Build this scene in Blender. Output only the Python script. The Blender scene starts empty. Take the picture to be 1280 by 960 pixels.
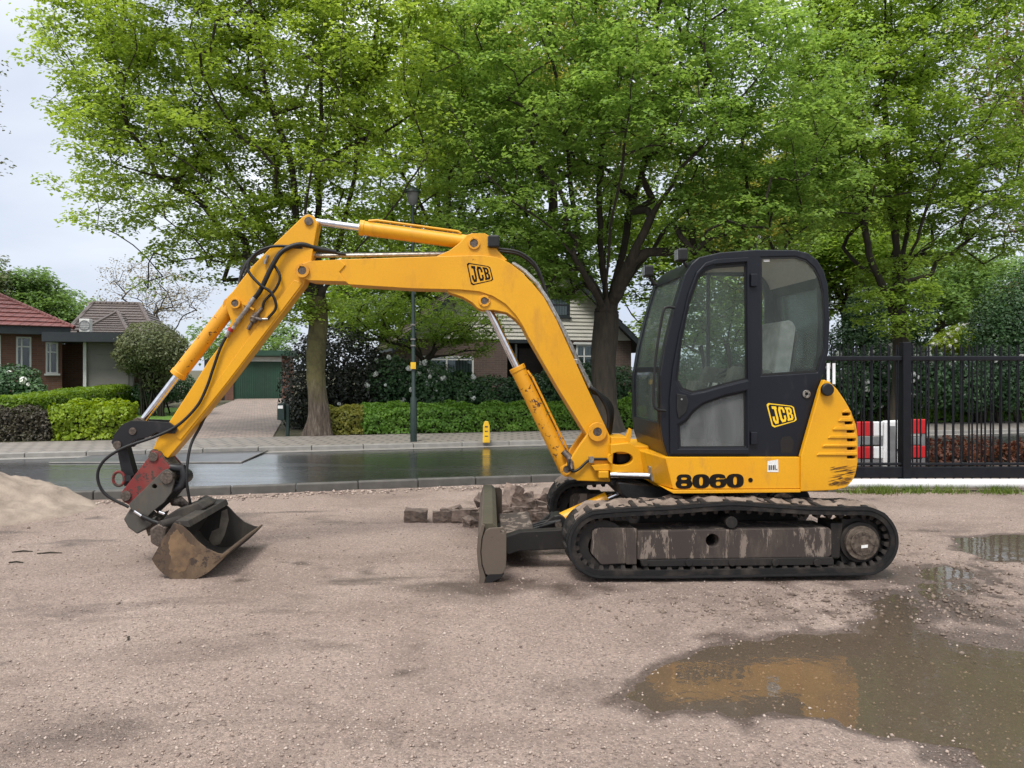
import bpy, bmesh, math, random
import numpy as np
from mathutils import Vector, Matrix, noise
from mathutils.geometry import tessellate_polygon

scene = bpy.context.scene
COL = scene.collection
R = math.radians
random.seed(7)

# ------------------------------------------------------------------ camera
F = 963.0            # focal length of the photograph in its own pixels (1280 wide)
CX, HY, CAMZ = 640.0, 462.0, 1.6
cam_d = bpy.data.cameras.new('camera')
cam_d.sensor_width = 36.0
cam_d.lens = 36.0 * F / 1280.0
cam_d.shift_y = -(480.0 - HY) / 1280.0
cam_d.clip_start = 0.05
cam_d.clip_end = 2000
cam = bpy.data.objects.new('camera', cam_d)
cam.location = (0, 0, CAMZ)
cam.rotation_euler = (R(90), 0, 0)
COL.objects.link(cam)
scene.camera = cam

# ------------------------------------------------------------------ sky, sun, exposure
SUN_EL, SUN_AZ = R(58), R(200)
world = bpy.data.worlds.new('World')
scene.world = world
world.use_nodes = True
wn, wl = world.node_tree.nodes, world.node_tree.links
wn.clear()
w_out = wn.new('ShaderNodeOutputWorld')
w_mix = wn.new('ShaderNodeMixShader'); w_mix.inputs[0].default_value = 0.9
w_sky = wn.new('ShaderNodeTexSky'); w_sky.sky_type = 'NISHITA'; w_sky.sun_disc = False
w_sky.sun_elevation = SUN_EL; w_sky.sun_rotation = SUN_AZ
w_bg1 = wn.new('ShaderNodeBackground'); w_bg1.inputs['Strength'].default_value = 0.08
wl.new(w_sky.outputs[0], w_bg1.inputs['Color'])
w_tc = wn.new('ShaderNodeTexCoord')
w_map = wn.new('ShaderNodeMapping'); w_map.inputs['Scale'].default_value = (1.0, 1.0, 2.2)
wl.new(w_tc.outputs['Generated'], w_map.inputs['Vector'])
w_n = wn.new('ShaderNodeTexNoise'); w_n.inputs['Scale'].default_value = 2.1
w_n.inputs['Detail'].default_value = 7; w_n.inputs['Roughness'].default_value = 0.5; w_n.inputs['Distortion'].default_value = 0.4
wl.new(w_map.outputs[0], w_n.inputs['Vector'])
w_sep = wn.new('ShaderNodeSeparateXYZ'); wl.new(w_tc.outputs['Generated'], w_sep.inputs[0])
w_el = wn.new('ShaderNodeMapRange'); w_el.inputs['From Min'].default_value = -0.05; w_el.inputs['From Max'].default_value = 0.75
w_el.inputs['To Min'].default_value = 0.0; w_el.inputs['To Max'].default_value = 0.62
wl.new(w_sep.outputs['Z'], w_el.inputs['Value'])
w_nm = wn.new('ShaderNodeMapRange'); w_nm.inputs['From Min'].default_value = 0.3; w_nm.inputs['From Max'].default_value = 0.7
w_nm.inputs['To Min'].default_value = 0.0; w_nm.inputs['To Max'].default_value = 0.55
wl.new(w_n.outputs['Fac'], w_nm.inputs['Value'])
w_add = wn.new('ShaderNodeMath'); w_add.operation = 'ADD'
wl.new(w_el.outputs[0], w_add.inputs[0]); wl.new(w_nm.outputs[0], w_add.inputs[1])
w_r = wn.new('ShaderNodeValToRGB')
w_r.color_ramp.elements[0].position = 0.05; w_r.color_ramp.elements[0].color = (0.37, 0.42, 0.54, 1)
w_r.color_ramp.elements[1].position = 1.0; w_r.color_ramp.elements[1].color = (1.65, 1.65, 1.66, 1)  # upper sky, mostly above the view, brightened to add fill light
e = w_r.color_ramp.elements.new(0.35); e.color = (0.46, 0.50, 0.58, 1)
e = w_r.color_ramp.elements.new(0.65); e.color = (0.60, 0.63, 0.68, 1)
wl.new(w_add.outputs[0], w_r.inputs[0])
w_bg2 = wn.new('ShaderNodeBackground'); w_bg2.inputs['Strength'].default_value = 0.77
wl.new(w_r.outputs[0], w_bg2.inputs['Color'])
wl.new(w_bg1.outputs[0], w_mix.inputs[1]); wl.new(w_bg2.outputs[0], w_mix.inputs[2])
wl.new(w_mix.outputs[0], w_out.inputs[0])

sun_d = bpy.data.lights.new('sun', 'SUN')
sun_d.energy = 1.5; sun_d.angle = R(16); sun_d.color = (1.0, 0.96, 0.9)
sun = bpy.data.objects.new('sun', sun_d)
sun.rotation_euler = (R(90) - SUN_EL, 0, R(180) - SUN_AZ)
sun.location = (0, 0, 30)
COL.objects.link(sun)

vs = scene.view_settings
vs.view_transform = 'Standard'; vs.look = 'None'; vs.gamma = 1.0; vs.use_curve_mapping = False
vs.exposure = 1.08
scene.cycles.use_denoising = True
scene.cycles.max_bounces = 10
scene.cycles.diffuse_bounces = 8
scene.cycles.transmission_bounces = 8
scene.cycles.transparent_max_bounces = 16
scene.cycles.sample_clamp_indirect = 6.0

# ------------------------------------------------------------------ frames: a pixel gives a direction, a plane gives the distance
class Frame:
    def __init__(s, ox, oy, deg):
        s.ox, s.oy = ox, oy; s.c, s.s = math.cos(R(deg)), math.sin(R(deg)); s.ang = R(deg)
    def pix(s, px, py, v):                       # pixel on the vertical plane at depth v -> (u, z)
        a, b = (px - CX) / F, -(py - HY) / F
        t = (v - s.ox * s.s + s.oy * s.c) / (-s.s * a + s.c)
        x, y = a * t, t
        return ((x - s.ox) * s.c + (y - s.oy) * s.s, CAMZ + b * t)
    def pts(s, L, v): return [s.pix(p[0], p[1], v) for p in L]
    def w(s, u, v, z): return (s.ox + s.c * u - s.s * v, s.oy + s.s * u + s.c * v, z)
    def uv(s, x, y): return ((x - s.ox) * s.c + (y - s.oy) * s.s, -(x - s.ox) * s.s + (y - s.oy) * s.c)
    def pw(s, px, py, v):
        u, z = s.pix(px, py, v); return s.w(u, v, z)
W0 = Frame(0, 0, 0)
RD = Frame(0, 0, 14.57)                          # the road and the houses along it
UP = Frame(1.75, 6.8, 4.0)                       # the machine's upper structure, slewed four degrees
def gnd(px, py, z=0.0):                          # pixel on the ground
    t = (CAMZ - z) * F / (py - HY); return ((px - CX) / F * t, t)

# ------------------------------------------------------------------ materials
MATS = {}
def nt(name):
    m = bpy.data.materials.new(name); m.use_nodes = True
    n, l = m.node_tree.nodes, m.node_tree.links
    b = n['Principled BSDF']
    return m, n, l, b
def ramp(n, l, src, stops):
    r = n.new('ShaderNodeValToRGB'); el = r.color_ramp.elements
    el[0].position, el[0].color = stops[0][0], tuple(stops[0][1]) + (1,)
    el[1].position, el[1].color = stops[-1][0], tuple(stops[-1][1]) + (1,)
    for p, c in stops[1:-1]:
        e = el.new(p); e.color = tuple(c) + (1,)
    l.new(src, r.inputs[0]); return r.outputs[0]
def g(v): return (v, v, v)
def tex(n, l, vec, scale, detail=5, rough=0.55, dist=0.0):
    t = n.new('ShaderNodeTexNoise'); t.inputs['Scale'].default_value = scale; t.inputs['Detail'].default_value = detail
    t.inputs['Roughness'].default_value = rough; t.inputs['Distortion'].default_value = dist
    l.new(vec, t.inputs['Vector']); return t.outputs['Fac']
def mixc(n, l, fac, a, b):
    m = n.new('ShaderNodeMix'); m.data_type = 'RGBA'
    for sock, v in ((m.inputs[0], fac), (m.inputs[6], a), (m.inputs[7], b)):
        if hasattr(v, 'is_output'): l.new(v, sock)
        elif isinstance(v, (int, float)): sock.default_value = v
        else: sock.default_value = tuple(v) + (1,)
    return m.outputs[2]
def mth(n, l, op, a, b=0.0):
    m = n.new('ShaderNodeMath'); m.operation = op; m.use_clamp = True
    for sock, v in ((m.inputs[0], a), (m.inputs[1], b)):
        if hasattr(v, 'is_output'): l.new(v, sock)
        else: sock.default_value = v
    return m.outputs[0]
def bump(n, l, b, h, strength, dist=0.01):
    u = n.new('ShaderNodeBump'); u.inputs['Strength'].default_value = strength; u.inputs['Distance'].default_value = dist
    l.new(h, u.inputs['Height']); l.new(u.outputs[0], b.inputs['Normal'])
def coords(n, l, scale=(1, 1, 1), kind='Object', rot=(0, 0, 0)):
    t = n.new('ShaderNodeTexCoord')
    m = n.new('ShaderNodeMapping'); m.inputs['Scale'].default_value = scale; m.inputs['Rotation'].default_value = rot
    l.new(t.outputs[kind], m.inputs[0]); return m.outputs[0]

def plain(name, c1, c2=None, rough=0.6, metal=0.0, scale=6.0, bscale=60.0, bstr=0.15, lo=0.35, hi=0.65, island=0.0, spec=0.5, stretch=(1, 1, 1)):
    m, n, l, b = nt(name)
    co = coords(n, l, stretch)
    c2 = c2 or tuple(x * 0.7 for x in c1)
    col = ramp(n, l, tex(n, l, co, scale), [(lo, c1), (hi, c2)])
    if island:
        oi = n.new('ShaderNodeObjectInfo')
        h = n.new('ShaderNodeHueSaturation')
        v = n.new('ShaderNodeMapRange'); v.inputs['To Min'].default_value = 1 - island; v.inputs['To Max'].default_value = 1 + island
        l.new(oi.outputs['Random'], v.inputs['Value']); l.new(v.outputs[0], h.inputs['Value']); l.new(col, h.inputs['Color']); col = h.outputs[0]
    l.new(col, b.inputs['Base Color'])
    b.inputs['Roughness'].default_value = rough; b.inputs['Metallic'].default_value = metal
    b.inputs['Specular IOR Level'].default_value = spec
    if bstr: bump(n, l, b, tex(n, l, co, bscale), bstr)
    MATS[name] = m; return m

def worn_paint(name, base, base2, chip, chip_amt, dirt, dirt_amt, rough=0.4, chip_scale=9.0, spec=0.5, cstretch=(1, 1, 1)):
    m, n, l, b = nt(name)
    co = coords(n, l)
    cs = coords(n, l, (1, 1, 0.35))
    col = ramp(n, l, tex(n, l, co, 1.7, 6), [(0.3, base), (0.7, base2)])
    d = ramp(n, l, tex(n, l, cs, 5.0, 9, 0.7), [(0.62 - dirt_amt, g(0)), (0.80 - dirt_amt * 0.5, g(1))])
    d2 = mth(n, l, 'MULTIPLY', d, 0.65)
    col = mixc(n, l, d2, col, dirt)
    fine = ramp(n, l, tex(n, l, co, 90, 3, 0.7), [(0.35, g(0.0)), (0.75, g(0.22))])
    col = mixc(n, l, fine, col, tuple(x * 0.55 for x in base))
    b.inputs['Specular IOR Level'].default_value = spec
    cf = ramp(n, l, tex(n, l, coords(n, l, cstretch), chip_scale, 9, 0.75, 0.3), [(0.74 - chip_amt, g(0)), (0.76 - chip_amt, g(1))])
    col = mixc(n, l, cf, col, chip)
    l.new(col, b.inputs['Base Color'])
    rr = mixc(n, l, d2, g(rough), g(0.75))
    rr = mixc(n, l, cf, rr, g(0.85))
    l.new(rr, b.inputs['Roughness'])
    bump(n, l, b, tex(n, l, co, 40, 6), 0.06)
    MATS[name] = m; return m

def leafmat(name, stops, trans=0.35, rough=0.5):
    m, n, l, b = nt(name)
    geo = n.new('ShaderNodeNewGeometry')
    co = coords(n, l)
    big = tex(n, l, co, 0.8, 4)
    rnd = mth(n, l, 'ADD', mth(n, l, 'MULTIPLY', geo.outputs['Random Per Island'], 0.45), mth(n, l, 'MULTIPLY', ramp(n, l, big, [(0.3, g(0)), (0.7, g(1))]), 0.55))
    col = ramp(n, l, rnd, stops)
    l.new(col, b.inputs['Base Color']); b.inputs['Roughness'].default_value = rough
    b.inputs['Specular IOR Level'].default_value = 0.35
    tr = n.new('ShaderNodeBsdfTranslucent')
    h = n.new('ShaderNodeHueSaturation'); h.inputs['Hue'].default_value = 0.485; h.inputs['Saturation'].default_value = 1.1; h.inputs['Value'].default_value = 1.35
    l.new(col, h.inputs['Color']); l.new(h.outputs[0], tr.inputs['Color'])
    mx = n.new('ShaderNodeMixShader'); mx.inputs[0].default_value = trans
    l.new(b.outputs[0], mx.inputs[1]); l.new(tr.outputs[0], mx.inputs[2])
    l.new(mx.outputs[0], n['Material Output'].inputs['Surface'])
    MATS[name] = m; return m

YEL, YEL2 = (0.70, 0.345, 0.005), (0.63, 0.285, 0.004)
worn_paint('yellow', YEL, YEL2, (0.09, 0.04, 0.018), 0.065, (0.36, 0.16, 0.02), 0.085)
worn_paint('yellow_chipped', (0.70, 0.32, 0.008), (0.60, 0.255, 0.007), (0.07, 0.03, 0.015), 0.155, (0.26, 0.11, 0.03), 0.10, 0.5, 20)
worn_paint('yellow_rusty', (0.70, 0.32, 0.008), (0.60, 0.255, 0.007), (0.06, 0.025, 0.015), 0.165, (0.22, 0.095, 0.02), 0.12, 0.5, 19)
worn_paint('yellow_skirt', YEL, (0.68, 0.30, 0.006), (0.08, 0.04, 0.02), 0.055, (0.28, 0.14, 0.04), 0.08)
worn_paint('cab_black', (0.006, 0.0075, 0.012), (0.010, 0.0115, 0.017), (0.05, 0.045, 0.045), 0.03, (0.045, 0.042, 0.04), 0.03, 0.36, spec=0.32)
worn_paint('frame_black', (0.011, 0.010, 0.010), (0.022, 0.019, 0.017), (0.075, 0.058, 0.045), 0.10, (0.10, 0.078, 0.06), 0.10, 0.65, spec=0.3)
worn_paint('link_black', (0.013, 0.013, 0.015), (0.022, 0.022, 0.025), (0.08, 0.06, 0.05), 0.05, (0.05, 0.045, 0.04), 0.05, 0.45, spec=0.3)
worn_paint('coupler_red', (0.25, 0.022, 0.018), (0.13, 0.016, 0.015), (0.05, 0.035, 0.03), 0.20, (0.12, 0.08, 0.06), 0.15, 0.6, 16)
worn_paint('coupler_grey', (0.075, 0.07, 0.06), (0.055, 0.05, 0.042), (0.10, 0.06, 0.035), 0.13, (0.13, 0.10, 0.07), 0.12, 0.7, 12)
worn_paint('rust_steel', (0.085, 0.052, 0.030), (0.055, 0.035, 0.023), (0.045, 0.03, 0.022), 0.17, (0.22, 0.145, 0.08), 0.14, 0.75, 6)
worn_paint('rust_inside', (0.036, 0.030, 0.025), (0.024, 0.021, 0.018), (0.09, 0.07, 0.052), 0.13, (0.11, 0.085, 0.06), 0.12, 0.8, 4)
worn_paint('blade_steel', (0.098, 0.074, 0.055), (0.068, 0.05, 0.037), (0.05, 0.034, 0.024), 0.15, (0.19, 0.15, 0.115), 0.12, 0.75, 7)
worn_paint('track_frame', (0.034, 0.025, 0.021), (0.046, 0.034, 0.028), (0.17, 0.135, 0.11), 0.215, (0.13, 0.10, 0.08), 0.12, 0.85, 1.6, cstretch=(5, 3, 0.9))
worn_paint('flange_olive', (0.06, 0.052, 0.03), (0.042, 0.037, 0.023), (0.03, 0.025, 0.02), 0.12, (0.12, 0.10, 0.07), 0.1, 0.8, 8)
plain('mud_patch', (0.24, 0.185, 0.14), (0.17, 0.125, 0.095), 0.95, 0, 14, 120, 0.5)
plain('rust_patch', (0.19, 0.118, 0.062), (0.09, 0.056, 0.034), 0.85, 0, 9, 70, 0.3)
plain('clay_patch', (0.23, 0.195, 0.15), (0.15, 0.125, 0.1), 0.9, 0, 12, 70, 0.3)
plain('rubber', (0.012, 0.0115, 0.0115), (0.055, 0.045, 0.038), 0.78, 0, 7, 90, 0.35, 0.45, 0.78, spec=0.2)
plain('rubber_clean', (0.009, 0.009, 0.010), (0.015, 0.0145, 0.0145), 0.5, 0, 20, 90, 0.1, spec=0.35)
plain('caked_mud', (0.22, 0.17, 0.135), (0.12, 0.09, 0.07), 0.95, 0, 9, 55, 0.9)
plain('chrome', (0.78, 0.78, 0.8), (0.62, 0.62, 0.65), 0.16, 1.0, 30, 90, 0.0)
plain('pin_steel', (0.07, 0.055, 0.045), (0.15, 0.12, 0.10), 0.55, 0.6, 50, 120, 0.3)
plain('fitting', (0.42, 0.40, 0.36), (0.22, 0.2, 0.18), 0.42, 0.8, 40, 120, 0.2)
plain('hub_steel', (0.17, 0.135, 0.105), (0.055, 0.04, 0.032), 0.6, 0.5, 25, 90, 0.3)
plain('decal_black', (0.007, 0.006, 0.005), (0.014, 0.011, 0.008), 0.5, 0, 30, 60, 0.0, spec=0.12)
plain('scrape', (0.22, 0.10, 0.02), (0.04, 0.022, 0.012), 0.7, 0, 25, 60, 0.0, spec=0.2)
plain('decal_yellow', (0.86, 0.55, 0.015), (0.78, 0.48, 0.012), 0.45, 0, 30, 60, 0.0)
plain('decal_white', (0.75, 0.75, 0.74), (0.6, 0.6, 0.58), 0.5, 0, 60, 60, 0.0)
plain('red_band', (0.42, 0.02, 0.02), (0.3, 0.02, 0.02), 0.5, 0, 60, 60, 0.0)
plain('lens', (0.16, 0.17, 0.18), (0.1, 0.1, 0.11), 0.15, 0.2, 60, 60, 0.0)
plain('headliner', (0.62, 0.57, 0.55), (0.56, 0.52, 0.50), 0.9, 0, 30, 200, 0.1)  # lining colour lightened to offset the dim light inside the cab
plain('seat_cover', (0.36, 0.35, 0.355), (0.24, 0.235, 0.24), 0.9, 0, 12, 120, 0.3)
plain('seat_dark', (0.04, 0.042, 0.04), (0.025, 0.026, 0.026), 0.8, 0, 12, 120, 0.2)
plain('console', (0.05, 0.05, 0.045), (0.09, 0.085, 0.07), 0.7, 0, 15, 120, 0.1)
plain('cab_mat', (0.09, 0.07, 0.05), (0.17, 0.13, 0.09), 0.95, 0, 9, 80, 0.3)
plain('brick_rubble', (0.21, 0.155, 0.125), (0.10, 0.075, 0.062), 0.92, 0, 16, 60, 1.0, island=0.3)
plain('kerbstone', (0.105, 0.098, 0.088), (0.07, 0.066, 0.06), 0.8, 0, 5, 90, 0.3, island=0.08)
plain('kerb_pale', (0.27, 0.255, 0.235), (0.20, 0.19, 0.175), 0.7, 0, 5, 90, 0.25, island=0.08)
plain('fence_black', (0.006, 0.007, 0.010), (0.010, 0.011, 0.014), 0.4, 0, 12, 90, 0.06, island=0.12, spec=0.25)
plain('white_plastic', (0.78, 0.79, 0.80), (0.68, 0.68, 0.68), 0.4, 0, 3, 60, 0.03)
plain('barrier_red', (0.55, 0.02, 0.025), (0.45, 0.018, 0.02), 0.4, 0, 4, 60, 0.03)
plain('barrier_grey', (0.20, 0.205, 0.21), (0.14, 0.14, 0.145), 0.6, 0, 8, 60, 0.05)
plain('post_green', (0.008, 0.020, 0.017), (0.011, 0.026, 0.021), 0.45, 0, 6, 60, 0.05)
plain('lamp_clear', (0.16, 0.17, 0.165), (0.12, 0.125, 0.12), 0.2, 0, 6, 60, 0.0)
plain('marker_yellow', (0.75, 0.46, 0.02), (0.62, 0.36, 0.02), 0.5, 0, 8, 60, 0.05)
plain('steel_plate', (0.10, 0.10, 0.102), (0.065, 0.066, 0.07), 0.28, 0.3, 4, 70, 0.1)
plain('garage_green', (0.022, 0.062, 0.042), (0.028, 0.075, 0.05), 0.55, 0, 3, 60, 0.03, island=0.1)
plain('fascia_dark', (0.014, 0.019, 0.023), (0.02, 0.026, 0.03), 0.5, 0, 3, 60, 0.05)
plain('fascia_white', (0.62, 0.62, 0.6), (0.52, 0.52, 0.5), 0.55, 0, 3, 60, 0.05)
plain('siding', (0.58, 0.555, 0.50), (0.49, 0.47, 0.42), 0.6, 0, 2, 60, 0.04, island=0.05)
plain('window_white', (0.66, 0.66, 0.64), (0.58, 0.58, 0.56), 0.5, 0, 3, 60, 0.03)
plain('curtain', (0.55, 0.56, 0.56), (0.44, 0.45, 0.46), 0.9, 0, 3, 60, 0.1, stretch=(6, 6, 0.2))
plain('room_dark', (0.014, 0.014, 0.015), (0.02, 0.019, 0.018), 0.8, 0, 3, 60, 0.0)
plain('render_grey', (0.20, 0.19, 0.172), (0.165, 0.158, 0.142), 0.85, 0, 1.5, 60, 0.1)
plain('door_brown', (0.06, 0.032, 0.022), (0.045, 0.024, 0.018), 0.5, 0, 5, 60, 0.05)
plain('metal_roof', (0.62, 0.66, 0.70), (0.5, 0.54, 0.58), 0.45, 0, 1, 60, 0.02)
plain('bark', (0.05, 0.038, 0.026), (0.026, 0.022, 0.016), 0.95, 0, 5, 18, 0.9, stretch=(3, 3, 0.6))
def mat_trunk():
    m, n, l, b = nt('bark_moss')
    co = coords(n, l); st = coords(n, l, (3.2, 3.2, 0.55))
    sp = n.new('ShaderNodeSeparateXYZ'); l.new(co, sp.inputs[0])
    fur = tex(n, l, st, 5.5, 8, 0.65)
    moss = ramp(n, l, tex(n, l, co, 5, 8, 0.7), [(0.3, (0.05, 0.044, 0.022)), (0.55, (0.12, 0.105, 0.04)), (0.75, (0.085, 0.09, 0.03))])
    bare = ramp(n, l, fur, [(0.35, (0.05, 0.037, 0.028)), (0.55, (0.11, 0.085, 0.065)), (0.7, (0.21, 0.18, 0.15))])
    hz = n.new('ShaderNodeMath'); hz.operation = 'MULTIPLY_ADD'; l.new(tex(n, l, co, 4, 5), hz.inputs[0]); hz.inputs[1].default_value = 0.9; l.new(sp.outputs['Z'], hz.inputs[2])
    f = n.new('ShaderNodeMapRange'); f.inputs['From Min'].default_value = 1.15; f.inputs['From Max'].default_value = 1.85; l.new(hz.outputs[0], f.inputs['Value'])
    col = mixc(n, l, f.outputs[0], bare, moss)
    col = mixc(n, l, ramp(n, l, fur, [(0.28, g(0.75)), (0.42, g(0.0))]), col, (0.03, 0.024, 0.018))
    l.new(col, b.inputs['Base Color']); b.inputs['Roughness'].default_value = 0.95
    bump(n, l, b, fur, 1.0, 0.05); MATS['bark_moss'] = m
mat_trunk()
plain('bark_peeled', (0.14, 0.115, 0.09), (0.075, 0.055, 0.04), 0.95, 0, 6, 20, 1.0, stretch=(4, 4, 0.5))
plain('twig_dark', (0.03, 0.022, 0.015), (0.018, 0.018, 0.01), 0.95, 0, 5, 30, 0.5)
plain('blossom', (0.82, 0.82, 0.78), (0.72, 0.74, 0.66), 0.7, 0, 20, 60, 0.1)
plain('sand', (0.31, 0.25, 0.20), (0.20, 0.16, 0.128), 0.95, 0, 4.5, 45, 1.0)
plain('clod', (0.12, 0.088, 0.068), (0.19, 0.145, 0.115), 0.85, 0, 30, 80, 0.4)

leafmat('leaf_lime', [(0.0, (0.1567, 0.2351, 0.04)), (0.5, (0.2493, 0.3633, 0.0641)), (1.0, (0.3704, 0.4844, 0.1068))], 0.56)  # crown leaf colours, here and below, lightened to show daylight glowing through
leafmat('leaf_green', [(0.0, (0.1264, 0.2239, 0.052)), (0.5, (0.2237, 0.3597, 0.0832)), (1.0, (0.3697, 0.5117, 0.1385))], 0.56)
leafmat('leaf_mid', [(0.0, (0.1369, 0.2334, 0.0386)), (0.5, (0.2255, 0.3461, 0.0644)), (1.0, (0.3461, 0.4749, 0.1046))], 0.56)
leafmat('leaf_olive', [(0.0, (0.1815, 0.2033, 0.0436)), (0.5, (0.2759, 0.2904, 0.0653)), (1.0, (0.392, 0.363, 0.1016))], 0.55)
leafmat('leaf_bronze', [(0.0, (0.12, 0.102, 0.036)), (0.5, (0.18, 0.144, 0.054)), (1.0, (0.228, 0.204, 0.072))], 0.45)
leafmat('leaf_hazy', [(0.0, (0.1001, 0.1859, 0.0501)), (0.5, (0.143, 0.2431, 0.0644)), (1.0, (0.2002, 0.3003, 0.0858))], 0.45)
leafmat('leaf_hedge', [(0.0, (0.0726, 0.1694, 0.0266)), (0.5, (0.1513, 0.2965, 0.0424)), (1.0, (0.2662, 0.4356, 0.0726))], 0.4)  # base green raised to offset the shade under the gate tree
leafmat('leaf_box', [(0.0, (0.077, 0.154, 0.0165)), (0.5, (0.143, 0.242, 0.0275)), (1.0, (0.22, 0.319, 0.0385))], 0.4)
leafmat('leaf_goldgreen', [(0.0, (0.12, 0.20, 0.015)), (0.5, (0.22, 0.32, 0.02)), (1.0, (0.34, 0.42, 0.04))], 0.35)
leafmat('leaf_brown', [(0.0, (0.025, 0.02, 0.015)), (0.5, (0.05, 0.042, 0.026)), (1.0, (0.075, 0.075, 0.035))], 0.15)
leafmat('leaf_rust', [(0.0, (0.05, 0.018, 0.01)), (0.5, (0.11, 0.04, 0.02)), (1.0, (0.16, 0.09, 0.03))], 0.3)
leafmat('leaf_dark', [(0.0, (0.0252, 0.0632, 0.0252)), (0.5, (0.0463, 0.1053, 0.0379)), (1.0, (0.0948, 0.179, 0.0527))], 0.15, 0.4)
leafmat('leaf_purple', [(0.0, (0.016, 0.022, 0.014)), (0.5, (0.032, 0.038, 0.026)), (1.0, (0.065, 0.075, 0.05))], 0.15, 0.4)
leafmat('leaf_grey', [(0.0, (0.0625, 0.0875, 0.0312)), (0.5, (0.125, 0.15, 0.0625)), (1.0, (0.2125, 0.225, 0.1063))], 0.3)
leafmat('grass_blade', [(0.0, (0.06, 0.11, 0.015)), (0.5, (0.11, 0.17, 0.025)), (1.0, (0.2, 0.2, 0.06))], 0.25)

def mat_glass(name, tint, refl, rough=0.02, haze=0.0, hazecol=(0.3, 0.35, 0.35)):
    m, n, l, b = nt(name)
    n.remove(b)
    out = n['Material Output']
    tr = n.new('ShaderNodeBsdfTransparent'); tr.inputs[0].default_value = tuple(tint) + (1,)
    gl = n.new('ShaderNodeBsdfGlossy'); gl.inputs['Roughness'].default_value = rough; gl.inputs['Color'].default_value = (0.9, 0.95, 0.95, 1)
    lw = n.new('ShaderNodeLayerWeight'); lw.inputs[0].default_value = refl
    mx = n.new('ShaderNodeMixShader'); l.new(lw.outputs['Fresnel'], mx.inputs[0]); l.new(tr.outputs[0], mx.inputs[1]); l.new(gl.outputs[0], mx.inputs[2])
    df = n.new('ShaderNodeBsdfDiffuse'); df.inputs[0].default_value = tuple(hazecol) + (1,)
    co = coords(n, l, (1, 1, 0.25))
    f = ramp(n, l, tex(n, l, co, 9, 6), [(0.3, g(haze * 0.5)), (0.7, g(haze))])
    m2 = n.new('ShaderNodeMixShader'); l.new(f, m2.inputs[0]); l.new(mx.outputs[0], m2.inputs[1]); l.new(df.outputs[0], m2.inputs[2])
    l.new(m2.outputs[0], out.inputs['Surface']); MATS[name] = m
mat_glass('cab_glass', (0.92, 0.96, 0.93), 0.13, haze=0.07, hazecol=(0.45, 0.5, 0.47))
mat_glass('cab_glass_grey', (0.66, 0.70, 0.70), 0.22, haze=0.42, hazecol=(0.30, 0.31, 0.31))
mat_glass('house_glass', (0.8, 0.85, 0.85), 0.35)

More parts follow.
